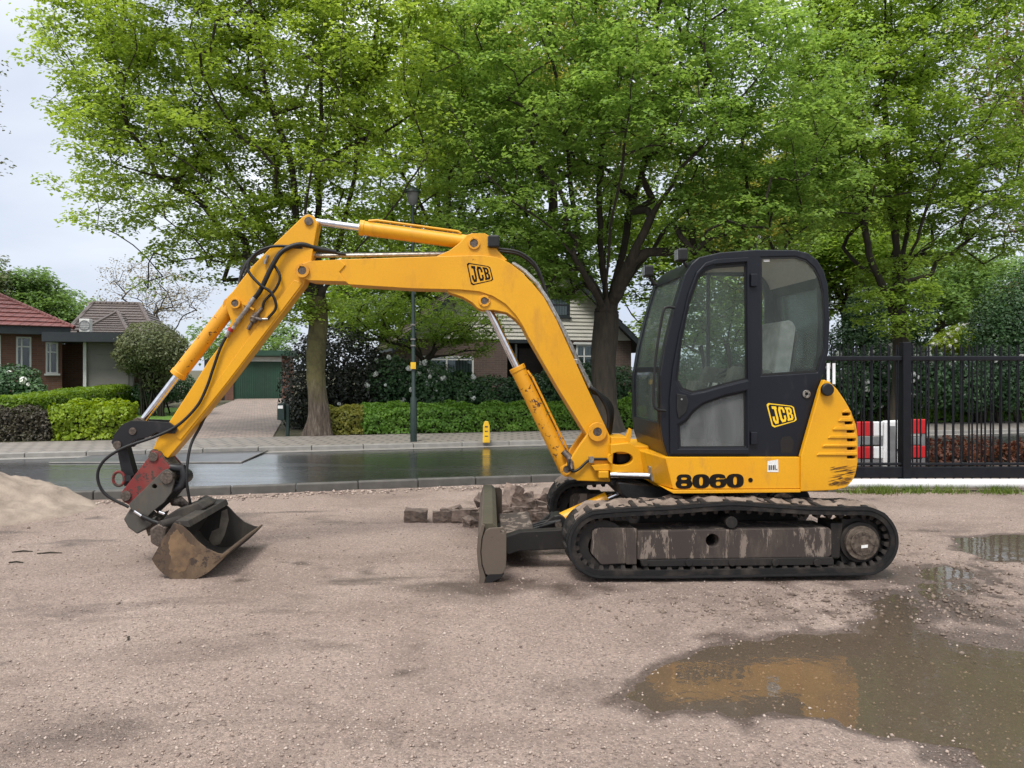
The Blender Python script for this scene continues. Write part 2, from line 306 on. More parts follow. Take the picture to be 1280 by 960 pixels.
def mat_yard():
    m, n, l, b = nt('yard')
    co = coords(n, l)
    geo = n.new('ShaderNodeNewGeometry'); sp = n.new('ShaderNodeSeparateXYZ'); l.new(geo.outputs['Position'], sp.inputs[0])
    big = tex(n, l, co, 0.7, 8, 0.62, 0.6)
    mid = tex(n, l, co, 5, 6, 0.65)
    col = ramp(n, l, big, [(0.34, (0.165, 0.118, 0.097)), (0.48, (0.285, 0.212, 0.177)), (0.68, (0.36, 0.278, 0.235))])
    col = mixc(n, l, ramp(n, l, mid, [(0.35, g(0.0)), (0.75, g(0.5))]), col, (0.21, 0.155, 0.125))
    v = n.new('ShaderNodeTexVoronoi'); v.inputs['Scale'].default_value = 75; l.new(co, v.inputs['Vector'])
    sepc = n.new('ShaderNodeSeparateColor'); l.new(v.outputs['Color'], sepc.inputs[0])
    pale = mth(n, l, 'MULTIPLY', ramp(n, l, sepc.outputs[0], [(0.74, g(0)), (0.86, g(1))]), ramp(n, l, v.outputs['Distance'], [(0.25, g(1)), (0.5, g(0))]))
    dark = mth(n, l, 'MULTIPLY', ramp(n, l, sepc.outputs[1], [(0.76, g(0)), (0.84, g(1))]), ramp(n, l, v.outputs['Distance'], [(0.25, g(1)), (0.5, g(0))]))
    col = mixc(n, l, mth(n, l, 'MULTIPLY', pale, 0.7), col, (0.52, 0.44, 0.385))
    col = mixc(n, l, mth(n, l, 'MULTIPLY', dark, 0.7), col, (0.12, 0.092, 0.08))
    cellv = n.new('ShaderNodeHueSaturation'); l.new(col, cellv.inputs['Color'])
    cm = n.new('ShaderNodeMapRange'); cm.inputs['To Min'].default_value = 0.70; cm.inputs['To Max'].default_value = 1.28; l.new(sepc.outputs[2], cm.inputs['Value']); l.new(cm.outputs[0], cellv.inputs['Value']); col = cellv.outputs[0]
    fine = tex(n, l, co, 150, 4, 0.7)
    col = mixc(n, l, ramp(n, l, fine, [(0.40, g(0.0)), (0.62, g(0.65))]), col, (0.17, 0.13, 0.108))
    # wet where the ground lies low, and in damp patches of their own shape
    wz = n.new('ShaderNodeMapRange'); wz.inputs['From Min'].default_value = -0.0035; wz.inputs['From Max'].default_value = -0.0135
    l.new(sp.outputs['Z'], wz.inputs['Value'])
    damp = ramp(n, l, tex(n, l, coords(n, l, (0.5, 1.3, 1)), 0.9, 7, 0.62, 0.8), [(0.53, g(0)), (0.70, g(0.75))])
    at = n.new('ShaderNodeAttribute'); at.attribute_name = 'damp'
    wet = mth(n, l, 'MAXIMUM', mth(n, l, 'MAXIMUM', wz.outputs[0], damp), at.outputs['Fac'])
    wet = mth(n, l, 'ADD', wet, mth(n, l, 'MULTIPLY', mth(n, l, 'SUBTRACT', wet, 0.0), mth(n, l, 'SUBTRACT', mid, 0.42)))
    wet = ramp(n, l, mth(n, l, 'ADD', mth(n, l, 'MULTIPLY', wet, 0.75), mth(n, l, 'MULTIPLY', mth(n, l, 'MULTIPLY', wet, fine), 0.5)), [(0.12, g(0)), (0.75, g(1))])
    wetcol = n.new('ShaderNodeHueSaturation'); wetcol.inputs['Value'].default_value = 0.38; wetcol.inputs['Saturation'].default_value = 1.15; l.new(col, wetcol.inputs['Color'])
    col = mixc(n, l, wet, col, wetcol.outputs[0])
    l.new(col, b.inputs['Base Color'])
    l.new(mixc(n, l, wet, g(0.88), g(0.42)), b.inputs['Roughness'])
    h = mth(n, l, 'ADD', mth(n, l, 'MULTIPLY', fine, 0.5), mth(n, l, 'MULTIPLY', ramp(n, l, v.outputs['Distance'], [(0.0, g(1)), (0.6, g(0))]), 0.4))
    bump(n, l, b, h, 0.9, 0.016)
    MATS['yard'] = m
mat_yard()

def mat_water():
    m, n, l, b = nt('puddle_water')
    n.remove(b)
    co = coords(n, l)
    tr = n.new('ShaderNodeBsdfTransparent'); tr.inputs[0].default_value = (0.86, 0.82, 0.74, 1)
    gl = n.new('ShaderNodeBsdfGlossy'); gl.inputs['Roughness'].default_value = 0.035; gl.inputs['Color'].default_value = (0.97, 0.97, 0.97, 1)
    df = n.new('ShaderNodeBsdfDiffuse'); df.inputs[0].default_value = (0.27, 0.225, 0.17, 1)
    u = n.new('ShaderNodeBump'); u.inputs['Strength'].default_value = 0.12; u.inputs['Distance'].default_value = 0.012
    l.new(tex(n, l, co, 9, 3), u.inputs['Height']); l.new(u.outputs[0], gl.inputs['Normal'])
    fr = n.new('ShaderNodeFresnel'); fr.inputs[0].default_value = 1.45
    m1 = n.new('ShaderNodeMixShader'); m1.inputs[0].default_value = 0.15; l.new(tr.outputs[0], m1.inputs[1]); l.new(df.outputs[0], m1.inputs[2])
    m2 = n.new('ShaderNodeMixShader'); l.new(fr.outputs[0], m2.inputs[0]); l.new(m1.outputs[0], m2.inputs[1]); l.new(gl.outputs[0], m2.inputs[2])
    l.new(m2.outputs[0], n['Material Output'].inputs['Surface']); MATS['puddle_water'] = m
mat_water()

def mat_asphalt():
    m, n, l, b = nt('wet_asphalt')
    co = coords(n, l)
    long = coords(n, l, (0.25, 2.2, 1), rot=(0, 0, -R(14.57)))
    w = tex(n, l, long, 1.0, 6, 0.6, 0.4)
    col = ramp(n, l, w, [(0.3, (0.016, 0.017, 0.018)), (0.7, (0.032, 0.032, 0.032))])
    l.new(col, b.inputs['Base Color'])
    l.new(ramp(n, l, w, [(0.3, g(0.16)), (0.55, g(0.26)), (0.72, g(0.42))]), b.inputs['Roughness'])
    b.inputs['Specular IOR Level'].default_value = 0.6
    b.inputs['Coat Roughness'].default_value = 0.15; b.inputs['Coat IOR'].default_value = 1.45
    l.new(ramp(n, l, w, [(0.35, g(0.9)), (0.7, g(0.45))]), b.inputs['Coat Weight'])
    bump(n, l, b, tex(n, l, co, 70, 5, 0.75), 0.22, 0.008)
    MATS['wet_asphalt'] = m
mat_asphalt()

def mat_brick(name, c1, c2, mortar, bw, bh, rough=0.85, axis='wall'):
    m, n, l, b = nt(name)
    co = coords(n, l, (1, 1, 1), rot=(R(-90) if axis == 'wall' else 0, 0, 0))
    t = n.new('ShaderNodeTexBrick'); t.inputs['Scale'].default_value = 1.0
    t.inputs['Brick Width'].default_value = bw; t.inputs['Row Height'].default_value = bh; t.inputs['Mortar Size'].default_value = bh * 0.11
    t.inputs['Color1'].default_value = tuple(c1) + (1,); t.inputs['Color2'].default_value = tuple(c2) + (1,); t.inputs['Mortar'].default_value = tuple(mortar) + (1,)
    l.new(co, t.inputs['Vector'])
    col = mixc(n, l, ramp(n, l, tex(n, l, co, 1.5, 5), [(0.3, g(0)), (0.8, g(0.5))]), t.outputs['Color'], tuple(x * 0.6 for x in c1))
    l.new(col, b.inputs['Base Color']); b.inputs['Roughness'].default_value = rough
    bump(n, l, b, t.outputs['Fac'], -0.4, 0.01)
    MATS[name] = m
mat_brick('brick_red', (0.20, 0.085, 0.06), (0.15, 0.065, 0.05), (0.16, 0.13, 0.11), 0.22, 0.065)
mat_brick('brick_dark', (0.10, 0.065, 0.055), (0.135, 0.085, 0.07), (0.16, 0.14, 0.125), 0.22, 0.065)
mat_brick('pavers', (0.36, 0.275, 0.23), (0.20, 0.155, 0.135), (0.07, 0.06, 0.05), 0.30, 0.15, 0.75, 'floor')
mat_brick('slabs', (0.25, 0.225, 0.20), (0.215, 0.19, 0.17), (0.12, 0.105, 0.095), 0.3, 0.3, 0.7, 'floor')
def mat_tiles(name, c1, c2, scale):
    m, n, l, b = nt(name)
    co = coords(n, l)
    w = n.new('ShaderNodeTexWave'); w.wave_type = 'BANDS'; w.bands_direction = 'X'; w.inputs['Scale'].default_value = scale; w.inputs['Distortion'].default_value = 0.0
    l.new(co, w.inputs['Vector'])
    col = ramp(n, l, tex(n, l, co, 3, 6, 0.7), [(0.3, c1), (0.7, c2)])
    l.new(col, b.inputs['Base Color']); b.inputs['Roughness'].default_value = 0.55
    bump(n, l, b, w.outputs['Fac'], 0.9, 0.05); MATS[name] = m
mat_tiles('tile_red', (0.115, 0.030, 0.028), (0.165, 0.050, 0.042), 1.45)
mat_tiles('tile_brown', (0.06, 0.045, 0.04), (0.10, 0.074, 0.062), 1.45)
def mat_soil(name, stops, rough=0.95):
    m, n, l, b = nt(name); co = coords(n, l)
    l.new(ramp(n, l, tex(n, l, co, 1.2, 8, 0.7), stops), b.inputs['Base Color']); b.inputs['Roughness'].default_value = rough
    bump(n, l, b, tex(n, l, co, 30, 5, 0.7), 0.8, 0.04); MATS[name] = m
mat_soil('soil', [(0.3, (0.045, 0.035, 0.022)), (0.55, (0.07, 0.065, 0.03)), (0.75, (0.06, 0.09, 0.025))])
mat_soil('lawn', [(0.3, (0.07, 0.15, 0.018)), (0.55, (0.10, 0.20, 0.025)), (0.75, (0.13, 0.24, 0.03))])

# ------------------------------------------------------------------ objects
def tag(o, label=None, cat=None, group=None, kind=None):
    if label: o['label'] = label
    if cat: o['category'] = cat
    if group: o['group'] = group
    if kind: o['kind'] = kind
    return o
def thing(name, loc, label, cat, group=None):
    o = bpy.data.objects.new(name, None); o.location = loc; o.empty_display_size = 0.2
    COL.objects.link(o); return tag(o, label, cat, group)
def root_of(o):
    p = Vector((0, 0, 0))
    while o is not None: p += o.location; o = o.parent
    return p
def link(o, parent):
    COL.objects.link(o)
    if parent is not None: o.parent = parent
    return o

class MB:
    """collects shapes in world coordinates; build() links them as ONE mesh object"""
    def __init__(s): s.v, s.f = [], []
    def add(s, vs, fs):
        k = len(s.v); s.v += [tuple(p) for p in vs]; s.f += [tuple(i + k for i in q) for q in fs]; return s
    def box(s, x0, x1, y0, y1, z0, z1, fr=None):
        P = [(x0, y0, z0), (x1, y0, z0), (x1, y1, z0), (x0, y1, z0), (x0, y0, z1), (x1, y0, z1), (x1, y1, z1), (x0, y1, z1)]
        if fr: P = [fr.w(*p) for p in P]
        return s.add(P, [(0, 3, 2, 1), (4, 5, 6, 7), (0, 1, 5, 4), (1, 2, 6, 5), (2, 3, 7, 6), (3, 0, 4, 7)])
    def plate(s, outer, v0, v1, fr=W0, holes=()):
        """polygon in (u, z), with holes, between the depths v0 and v1"""
        loops = [list(outer)] + [list(h) for h in holes]
        flat = [p for L in loops for p in L]; n = len(flat)
        tris = tessellate_polygon([[Vector((p[0], p[1], 0)) for p in L] for L in loops])
        V = [fr.w(p[0], v0, p[1]) for p in flat] + [fr.w(p[0], v1, p[1]) for p in flat]
        def area(L): return sum(L[i][0] * L[(i + 1) % len(L)][1] - L[(i + 1) % len(L)][0] * L[i][1] for i in range(len(L)))
        fs = []
        for t in tris:
            if area([flat[i] for i in t]) < 0: t = (t[0], t[2], t[1])
            fs.append((t[0], t[1], t[2])); fs.append((t[2] + n, t[1] + n, t[0] + n))
        k = 0
        for i, L in enumerate(loops):
            ccw = area(L) > 0
            if i: ccw = not ccw
            for j in range(len(L)):
                a, b = k + j, k + (j + 1) % len(L)
                fs.append((b, a, a + n, b + n) if ccw else (a, b, b + n, a + n))
            k += len(L)
        return s.add(V, fs)
    def tube(s, P, r, n=8, cap=True):
        P = [Vector(p) for p in P]; m = len(P)
        rr = r if isinstance(r, (list, tuple)) else [r] * m
        V = []; up = None
        for i in range(m):
            d = (P[min(i + 1, m - 1)] - P[max(i - 1, 0)]).normalized()
            if up is None:
                up = d.cross(Vector((0, 0, 1)) if abs(d.z) < 0.9 else Vector((1, 0, 0))).normalized()
            else:
                up = (up - d * up.dot(d)).normalized()
            w = d.cross(up)
            for k in range(n):
                a = 2 * math.pi * k / n
                V.append(P[i] + (up * math.cos(a) + w * math.sin(a)) * rr[i])
        fs = [(i * n + k, i * n + (k + 1) % n, (i + 1) * n + (k + 1) % n, (i + 1) * n + k) for i in range(m - 1) for k in range(n)]
        if cap: fs += [tuple(range(n))[::-1], tuple(range((m - 1) * n, m * n))]
        return s.add(V, fs)
    def cyl(s, a, b, r, n=20): return s.tube([a, b], r, n)
    def build(s, name, mat, parent=None, smooth=0, bevel=0.0, segs=2):
        o = r = root_of(parent)
        me = bpy.data.meshes.new(name)
        me.from_pydata([(p[0] - o.x, p[1] - o.y, p[2] - o.z) for p in s.v], [], s.f)
        me.validate(); me.materials.append(MATS[mat])
        ob = bpy.data.objects.new(name, me); link(ob, parent)
        if smooth:
            me.polygons.foreach_set('use_smooth', [True] * len(me.polygons)); me.set_sharp_from_angle(angle=R(smooth))
        if bevel:
            b = ob.modifiers.new('bevel', 'BEVEL'); b.width = bevel; b.segments = segs; b.limit_method = 'ANGLE'; b.angle_limit = R(35)
        return ob
def spline(P, k=6):
    """Catmull-Rom through the points"""
    P = [Vector(p) for p in P]; Q = [P[0] * 2 - P[1]] + P + [P[-1] * 2 - P[-2]]; out = []
    for i in range(1, len(Q) - 2):
        for j in range(k):
            t = j / k; a, b, c, d = Q[i - 1], Q[i], Q[i + 1], Q[i + 2]
            out.append(0.5 * ((2 * b) + (c - a) * t + (2 * a - 5 * b + 4 * c - d) * t * t + (3 * b - a - 3 * c + d) * t ** 3))
    out.append(P[-1]); return out
def spline2(P, k=5): return [(p.x, p.y) for p in spline([(p[0], p[1], 0) for p in P], k)]
def circ(c, r, n=16, a0=0): return [(c[0] + r * math.cos(a0 + 2 * math.pi * i / n), c[1] + r * math.sin(a0 + 2 * math.pi * i / n)) for i in range(n)]

def raw_mesh(name, V, nper, mat, parent=None, kind=None):
    """fast mesh of separate polygons with nper corners each; V is (N*nper, 3) in world space"""
    o = root_of(parent)
    V = np.asarray(V, dtype=np.float64) - np.array(o[:])
    n = len(V) // nper
    me = bpy.data.meshes.new(name)
    me.vertices.add(len(V)); me.vertices.foreach_set('co', V.astype(np.float32).ravel())
    me.loops.add(len(V)); me.loops.foreach_set('vertex_index', np.arange(len(V), dtype=np.int32))
    me.polygons.add(n); me.polygons.foreach_set('loop_start', np.arange(n, dtype=np.int32) * nper)
    me.update(calc_edges=True); me.materials.append(MATS[mat])
    ob = bpy.data.objects.new(name, me); link(ob, parent)
    if kind: ob['kind'] = kind
    return ob
def leaves(P, N, L, rng, wide=0.62, jit=0.5):
    """folded leaf quads at P facing roughly N, length L"""
    n = len(P); P = np.asarray(P); N = np.asarray(N) + rng.normal(0, jit, (n, 3))
    N /= np.linalg.norm(N, axis=1)[:, None] + 1e-9
    T = rng.normal(0, 1, (n, 3)); T -= N * (T * N).sum(1)[:, None]; T /= np.linalg.norm(T, axis=1)[:, None] + 1e-9
    B = np.cross(N, T); L = (np.asarray(L) * rng.uniform(0.7, 1.3, n))[:, None]
    V = np.empty((n, 4, 3))
    V[:, 0] = P - T * L * 0.5; V[:, 2] = P + T * L * 0.5
    V[:, 1] = P + B * L * wide * 0.5 + N * L * 0.12 - T * L * 0.08
    V[:, 3] = P - B * L * wide * 0.5 + N * L * 0.12 - T * L * 0.08
    return V.reshape(-1, 3)

# ================================================================== the setting
def fnoise(x, y, s, seed=0.0): return noise.noise(Vector((x * s + seed, y * s - seed, seed * 0.37)))

# big ground sheet to the horizon
mb = MB(); mb.add([(-900, -300, -0.16), (900, -300, -0.16), (900, 1500, -0.16), (-900, 1500, -0.16)], [(0, 1, 2, 3)])
tag(mb.build('ground', 'soil'), kind='structure')

# --- the yard: an uneven sheet whose low spots hold water
def poly_dist(P, poly):
    """signed distance of points to a polygon, negative inside"""
    P = np.asarray(P); d = np.full(len(P), 1e9); ins = np.zeros(len(P), bool); n = len(poly)
    for i in range(n):
        a, b = np.array(poly[i]), np.array(poly[(i + 1) % n]); ab = b - a
        t = np.clip(((P - a) @ ab) / (ab @ ab), 0, 1)
        d = np.minimum(d, np.linalg.norm(P - (a + t[:, None] * ab), axis=1))
        c = ((a[1] > P[:, 1]) != (b[1] > P[:, 1])) & (P[:, 0] < (b[0] - a[0]) * (P[:, 1] - a[1]) / (b[1] - a[1] + 1e-12) + a[0])
        ins ^= c
    return np.where(ins, -d, d)
PUD = [gnd(*p) for p in [(770, 874), (800, 848), (855, 826), (905, 800), (970, 791), (1070, 788), (1085, 765), (1125, 748), (1150, 762), (1142, 790), (1205, 808), (1300, 822), (1420, 850), (1480, 960), (1300, 990), (1215, 955), (1190, 916), (1095, 905), (1035, 893), (990, 884), (930, 892), (880, 886), (820, 884)]]
PUD2 = [gnd(*p) for p in [(1192, 670), (1240, 666), (1330, 672), (1340, 696), (1240, 696), (1205, 688)]]
PUD3 = [gnd(*p) for p in [(1150, 702), (1190, 697), (1215, 712), (1205, 738), (1160, 742), (1140, 728)]]
WATER = -0.014
xs = np.concatenate([np.arange(-16, -5.2, 0.25), np.arange(-5.2, 6.6, 0.04), np.arange(6.6, 18.1, 0.25)])
ys = np.concatenate([np.arange(-4, 2.6, 0.3), np.arange(2.6, 8.4, 0.04), np.arange(8.4, 16.6, 0.16)])
GX, GY = np.meshgrid(xs, ys); PT = np.stack([GX.ravel(), GY.ravel()], 1)
Z = np.array([0.006 * fnoise(x, y, 0.9, 3) + 0.006 * fnoise(x, y, 2.7, 8) + 0.005 * fnoise(x, y, 6.5, 5) + 0.0035 * fnoise(x, y, 14.0, 1) for x, y in PT])
def basin(poly, depth, soft, wob):
    d = poly_dist(PT, poly) + wob * np.array([fnoise(x, y, 2.3, 11) for x, y in PT]) + wob * 0.5 * np.array([fnoise(x, y, 6.5, 4) for x, y in PT])
    t = np.clip((-d + soft) / (2 * soft), 0, 1); return depth * t * t * (3 - 2 * t)
Z -= basin(PUD, 0.036, 0.30, 0.14)
Z -= basin(PUD2, 0.03, 0.2, 0.14) + basin(PUD3, 0.024, 0.2, 0.16)
# churned mud to the right of the machine and small ruts the tracks left
mud = np.exp(-(((PT[:, 0] - 3.5) / 1.2) ** 2 + ((PT[:, 1] - 5.8) / 1.0) ** 2)) + 0.8 * np.exp(-(((PT[:, 0] - 2.2) / 0.9) ** 2 + ((PT[:, 1] - 5.25) / 0.35) ** 2))
for i in np.nonzero(mud > 0.05)[0]:
    x, y = PT[i]
    Z[i] += mud[i] * (0.022 * fnoise(x, y, 4.2, 21) + 0.018 * abs(fnoise(x, y, 11, 9)) - 0.004)
under = np.exp(-((np.clip(np.abs(PT[:, 0] - 1.66) - 1.2, 0, 9) / 0.25) ** 2 + (np.clip(np.abs(PT[:, 1] - 6.82) - 0.98, 0, 9) / 0.12) ** 2))
Z = Z * (1 - 0.7 * under) - 0.004 * under
keep_v = np.array([RD.uv(x, y)[1] for x, y in PT])
nx, ny = len(xs), len(ys)
idx = np.arange(nx * ny).reshape(ny, nx)
Q = np.stack([idx[:-1, :-1], idx[:-1, 1:], idx[1:, 1:], idx[1:, :-1]], -1).reshape(-1, 4)
Q = Q[(keep_v[Q].max(1) < 10.72)]
me = bpy.data.meshes.new('yard'); me.from_pydata(np.column_stack([PT, Z]).tolist(), [], Q.tolist())
me.polygons.foreach_set('use_smooth', [True] * len(me.polygons)); me.materials.append(MATS['yard'])
dmp = np.clip(1.5 * np.exp(-(((PT[:, 0] - 3.0) / 0.85) ** 2 + ((PT[:, 1] - 5.3) / 0.95) ** 2)), 0, 1) + .9 * np.exp(-(((PT[:, 0] - 1.6) / 1.6) ** 2 + ((PT[:, 1] - 5.65) / .35) ** 2)) + .6 * np.exp(-(((PT[:, 0] + .2) / .7) ** 2 + ((PT[:, 1] - 5.75) / .4) ** 2))
dmp = np.array([max(0.0, min(.85, d * (.55 + 1.1 * fnoise(x, y, 1.7, 14) + .8 * fnoise(x, y, 5.0, 6)))) if d > .03 else 0.0 for d, (x, y) in zip(dmp, PT)])
at_ = me.attributes.new('damp', 'FLOAT', 'POINT'); at_.data.foreach_set('value', dmp.astype(np.float32))
tag(link(bpy.data.objects.new('yard', me), None), kind='structure')
def zyard(x, y):
    i = np.clip(np.searchsorted(xs, x), 0, nx - 1); j = np.clip(np.searchsorted(ys, y), 0, ny - 1); return Z[j * nx + i]

def water_sheet(name, poly):
    c = np.mean(poly, 0); P = [(c[0] + (p[0] - c[0]) * 1.12, c[1] + (p[1] - c[1]) * 1.18, WATER) for p in poly]
    mb = MB()
    t = tessellate_polygon([[Vector(p) for p in P]]); mb.add(P, [tuple(x) for x in t])
    o = mb.build(name, 'puddle_water'); bm = bmesh.new(); bm.from_mesh(o.data)
    for f in bm.faces:
        if f.normal.z < 0: f.normal_flip()
    bm.to_mesh(o.data); bm.free(); return tag(o, kind='structure')
water_sheet('puddle', PUD); water_sheet('puddle', PUD2); water_sheet('puddle', PUD3)

# --- loose gravel lying on the yard (nobody could count it)
rng = np.random.default_rng(5)
def pebbles(name, X, Y, S, mat, sink=0.25):
    n = len(X); base = np.array([[1, 0, 0], [0, 1, 0], [-1, 0, 0], [0, -1, 0], [0, 0, 1], [0, 0, -1]], float)
    F8 = np.array([[0, 1, 4], [1, 2, 4], [2, 3, 4], [3, 0, 4], [1, 0, 5], [2, 1, 5], [3, 2, 5], [0, 3, 5]])
    V = base[None] * (1 + rng.uniform(-0.35, 0.35, (n, 6, 1))) * (S[:, None] * np.stack([rng.uniform(0.8, 1.3, n), rng.uniform(0.6, 1.0, n), rng.uniform(0.45, 0.8, n)], 1))[:, None, :]
    a = rng.uniform(0, 6.28, n); ca, sa = np.cos(a)[:, None], np.sin(a)[:, None]
    V = np.stack([V[:, :, 0] * ca - V[:, :, 1] * sa, V[:, :, 0] * sa + V[:, :, 1] * ca, V[:, :, 2]], -1)
    zz = np.array([zyard(x, y) for x, y in zip(X, Y)]) + S * sink
    V += np.stack([X, Y, zz], 1)[:, None, :]
    me = bpy.data.meshes.new(name); VV = V.reshape(-1, 3); FF = (F8[None] + (np.arange(n) * 6)[:, None, None]).reshape(-1)
    me.vertices.add(len(VV)); me.vertices.foreach_set('co', VV.astype(np.float32).ravel()); me.loops.add(len(FF)); me.loops.foreach_set('vertex_index', FF.astype(np.int32))
    me.polygons.add(len(FF) // 3); me.polygons.foreach_set('loop_start', np.arange(len(FF) // 3, dtype=np.int32) * 3); me.update(calc_edges=True); me.materials.append(MATS[mat])
    return tag(link(bpy.data.objects.new(name, me), None), kind='stuff')
def mat_gravel():
    m, n, l, b = nt('gravel_pale'); geo = n.new('ShaderNodeNewGeometry')
    l.new(ramp(n, l, geo.outputs['Random Per Island'], [(0.0, (0.12, 0.09, 0.075)), (0.35, (0.26, 0.195, 0.16)), (0.7, (0.36, 0.28, 0.235)), (1.0, (0.42, 0.35, 0.30))]), b.inputs['Base Color'])
    b.inputs['Roughness'].default_value = 0.85; MATS['gravel_pale'] = m
mat_gravel()
n = 22000
Yp = 2.9 + 6.0 * rng.random(n) ** 1.7; Xp = rng.uniform(-0.72, 0.72, n) * Yp
pebbles('gravel', Xp, Yp, 0.0032 + 0.0085 * rng.random(n) ** 4, 'gravel_pale')
n = 1500
Xp = np.concatenate([rng.normal(3.2, .8, n), rng.normal(2.2, 0.7, n // 2), rng.uniform(-5, 4, 90)]); Yp = np.concatenate([rng.normal(5.6, 0.8, n), rng.normal(5.2, 0.22, n // 2), rng.uniform(3.3, 8.5, 90)])
ok = (Yp > 3) & (Yp < 9.5) & ~((Xp > 0.3) & (Xp < 3.05) & (Yp > 5.7))
pebbles('mud_clods', Xp[ok], Yp[ok], 0.005 + 0.02 * rng.random(ok.sum()) ** 4, 'clod', 0.15)

n = 2600
uu = rng.uniform(-7.5, 3.0, n); vv = 10.36 - np.abs(rng.normal(0, .16, n)) - .12 * np.abs(np.sin(uu * 2.1)) * rng.random(n)
Wp = np.array([RD.w(a, b_, 0)[:2] for a, b_ in zip(uu, vv)])
pebbles('kerb_debris', Wp[:, 0], Wp[:, 1], 0.006 + 0.022 * rng.random(n) ** 3, 'gravel_pale', 0.3)
# --- road, kerbs, pavement, driveway, garden
def sheet(name, u0, u1, v0, v1, z, mat, kind='structure', n=1):
    mb = MB()
    for i in range(n):
        a, b = u0 + (u1 - u0) * i / n, u0 + (u1 - u0) * (i + 1) / n
        mb.add([RD.w(a, v0, z), RD.w(b, v0, z), RD.w(b, v1, z), RD.w(a, v1, z)], [(0, 1, 2, 3)])
    return tag(mb.build(name, mat), kind=kind)
NK, FK, GL = 10.45, 15.62, 18.05            # near kerb, far kerb, garden line
RZ = 0.015
road = sheet('road', -60, 80, NK + 0.13, FK, RZ, 'wet_asphalt')
def kerb(name, v0, v1, z0, z1, u0, u1, step, mat):
    root = tag(bpy.data.objects.new(name, None), kind='structure'); root.location = RD.w(u0, v0, z0); COL.objects.link(root)
    me = None; k = 0; u = u0
    while u < u1:
        mb = MB(); mb.box(0.006, step - 0.006, 0, v1 - v0, 0, z1 - z0)
        if me is None:
            o = mb.build('kerbstone', mat, None, 0, 0.012); me = o.data; o.parent = root
        else:
            o = bpy.data.objects.new('kerbstone', me); link(o, root)
            b = o.modifiers.new('bevel', 'BEVEL'); b.width = 0.012; b.segments = 2
        p = Vector(RD.w(u, v0, z0)) - root.location
        o.location = (p.x, p.y, p.z + random.uniform(-0.004, 0.004)); o.rotation_euler = (0, 0, RD.ang)
        u += step
    return root
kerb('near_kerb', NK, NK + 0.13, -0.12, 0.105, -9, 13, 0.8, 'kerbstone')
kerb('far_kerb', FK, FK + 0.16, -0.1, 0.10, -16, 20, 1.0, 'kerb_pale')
sheet('gutter', -60, 80, FK - 0.30, FK, RZ + 0.004, 'kerb_pale')
sheet('pavement', -60, 80, FK + 0.16, GL, 0.095, 'slabs')
sheet('driveway', -3.7, -0.85, GL, 42.2, 0.09, 'pavers')
sheet('garden_bed', -60, -3.7, GL, 34, 0.07, 'soil'); sheet('garden_bed', -0.85, 80, GL, 60, 0.07, 'soil')
mbl = MB(); P = [RD.w(-11, 20.5, 0.085), RD.w(-3.72, 19.6, 0.085), RD.w(-3.72, 33, 0.085), RD.w(-11, 33, 0.085)]; mbl.add(P, [(0, 1, 2, 3)])
tag(mbl.build('lawn', 'lawn'), kind='structure')
# verge behind the gate, right
tag(MB().add([(4.6, 10.6, -0.05), (22, 10.6, -0.05), (22, 16.2, -0.05), (4.6, 11.75, -0.05)], [(0, 1, 2, 3)]).build('verge', 'soil'), kind='structure')

def lip(P, base, t): return [(p[0], p[1], base + t) for p in P]
# steel plate laid against the far kerb in front of the drive
def steel_plate():
    root = thing('steel_plate', RD.w(-5, 14.6, RZ), 'flat dark steel road plate lying on the wet road before the driveway', 'plate')
    a = [gnd(62, 578, 0.03), gnd(302, 577.5, 0.03), gnd(334, 563.5, 0.03), gnd(118, 569, 0.03)]
    mb = MB(); V = [(p[0], p[1], RZ + 0.006) for p in a] + [(p[0], p[1], RZ + 0.016) for p in a]
    mb.add(V, [(4, 5, 6, 7), (0, 1, 5, 4), (1, 2, 6, 5), (2, 3, 7, 6), (3, 0, 4, 7), (3, 2, 1, 0)])
    mb.build('sheet', 'steel_plate', root)
    mb = MB(); mb.tube([(a[0][0], a[0][1] - 0.012, RZ + 0.012), (a[1][0], a[1][1] - 0.012, RZ + 0.012), (a[2][0] + 0.012, a[2][1], RZ + 0.03)], 0.012, 6)
    mb.build('pale_edge_line', 'kerb_pale', root)
steel_plate()

# --- sand heap by the road edge
def sand_heap():
    cx, cy = -6.95, 8.5; n = 110; V = []; fs = []
    for j in range(n):
        for i in range(n):
            x = (i / (n - 1) - 0.5) * 4.6; y = (j / (n - 1) - 0.5) * 3.0
            r = math.sqrt((x / 2.15) ** 2 + (y / 1.35) ** 2)
            h = 0.86 * max(0.0, 1 - r) ** 1.0
            k = min(1, h / 0.1)
            h += k * (0.09 * fnoise(x, y, 1.9, 31) + 0.045 * fnoise(x, y, 5.0, 12) + 0.03 * fnoise(x, y, 11, 5) + 0.012 * fnoise(x, y, 26, 2) - 0.03 * max(0.0, fnoise(x * 1.0, y * 3.0, 1.6, 40)))
            if r >= 1: h = -0.04
            V.append((cx + x, cy + y + 0.27 * x * 0.4, max(h, -0.04)))
    for j in range(n - 1):
        for i in range(n - 1): fs.append((j * n + i, j * n + i + 1, (j + 1) * n + i + 1, (j + 1) * n + i))
    o = MB().add(V, fs).build('sand_heap', 'sand', None, 60)
    tag(o, 'low heap of pale sand spilling against the road kerb', 'sand heap')
sand_heap()

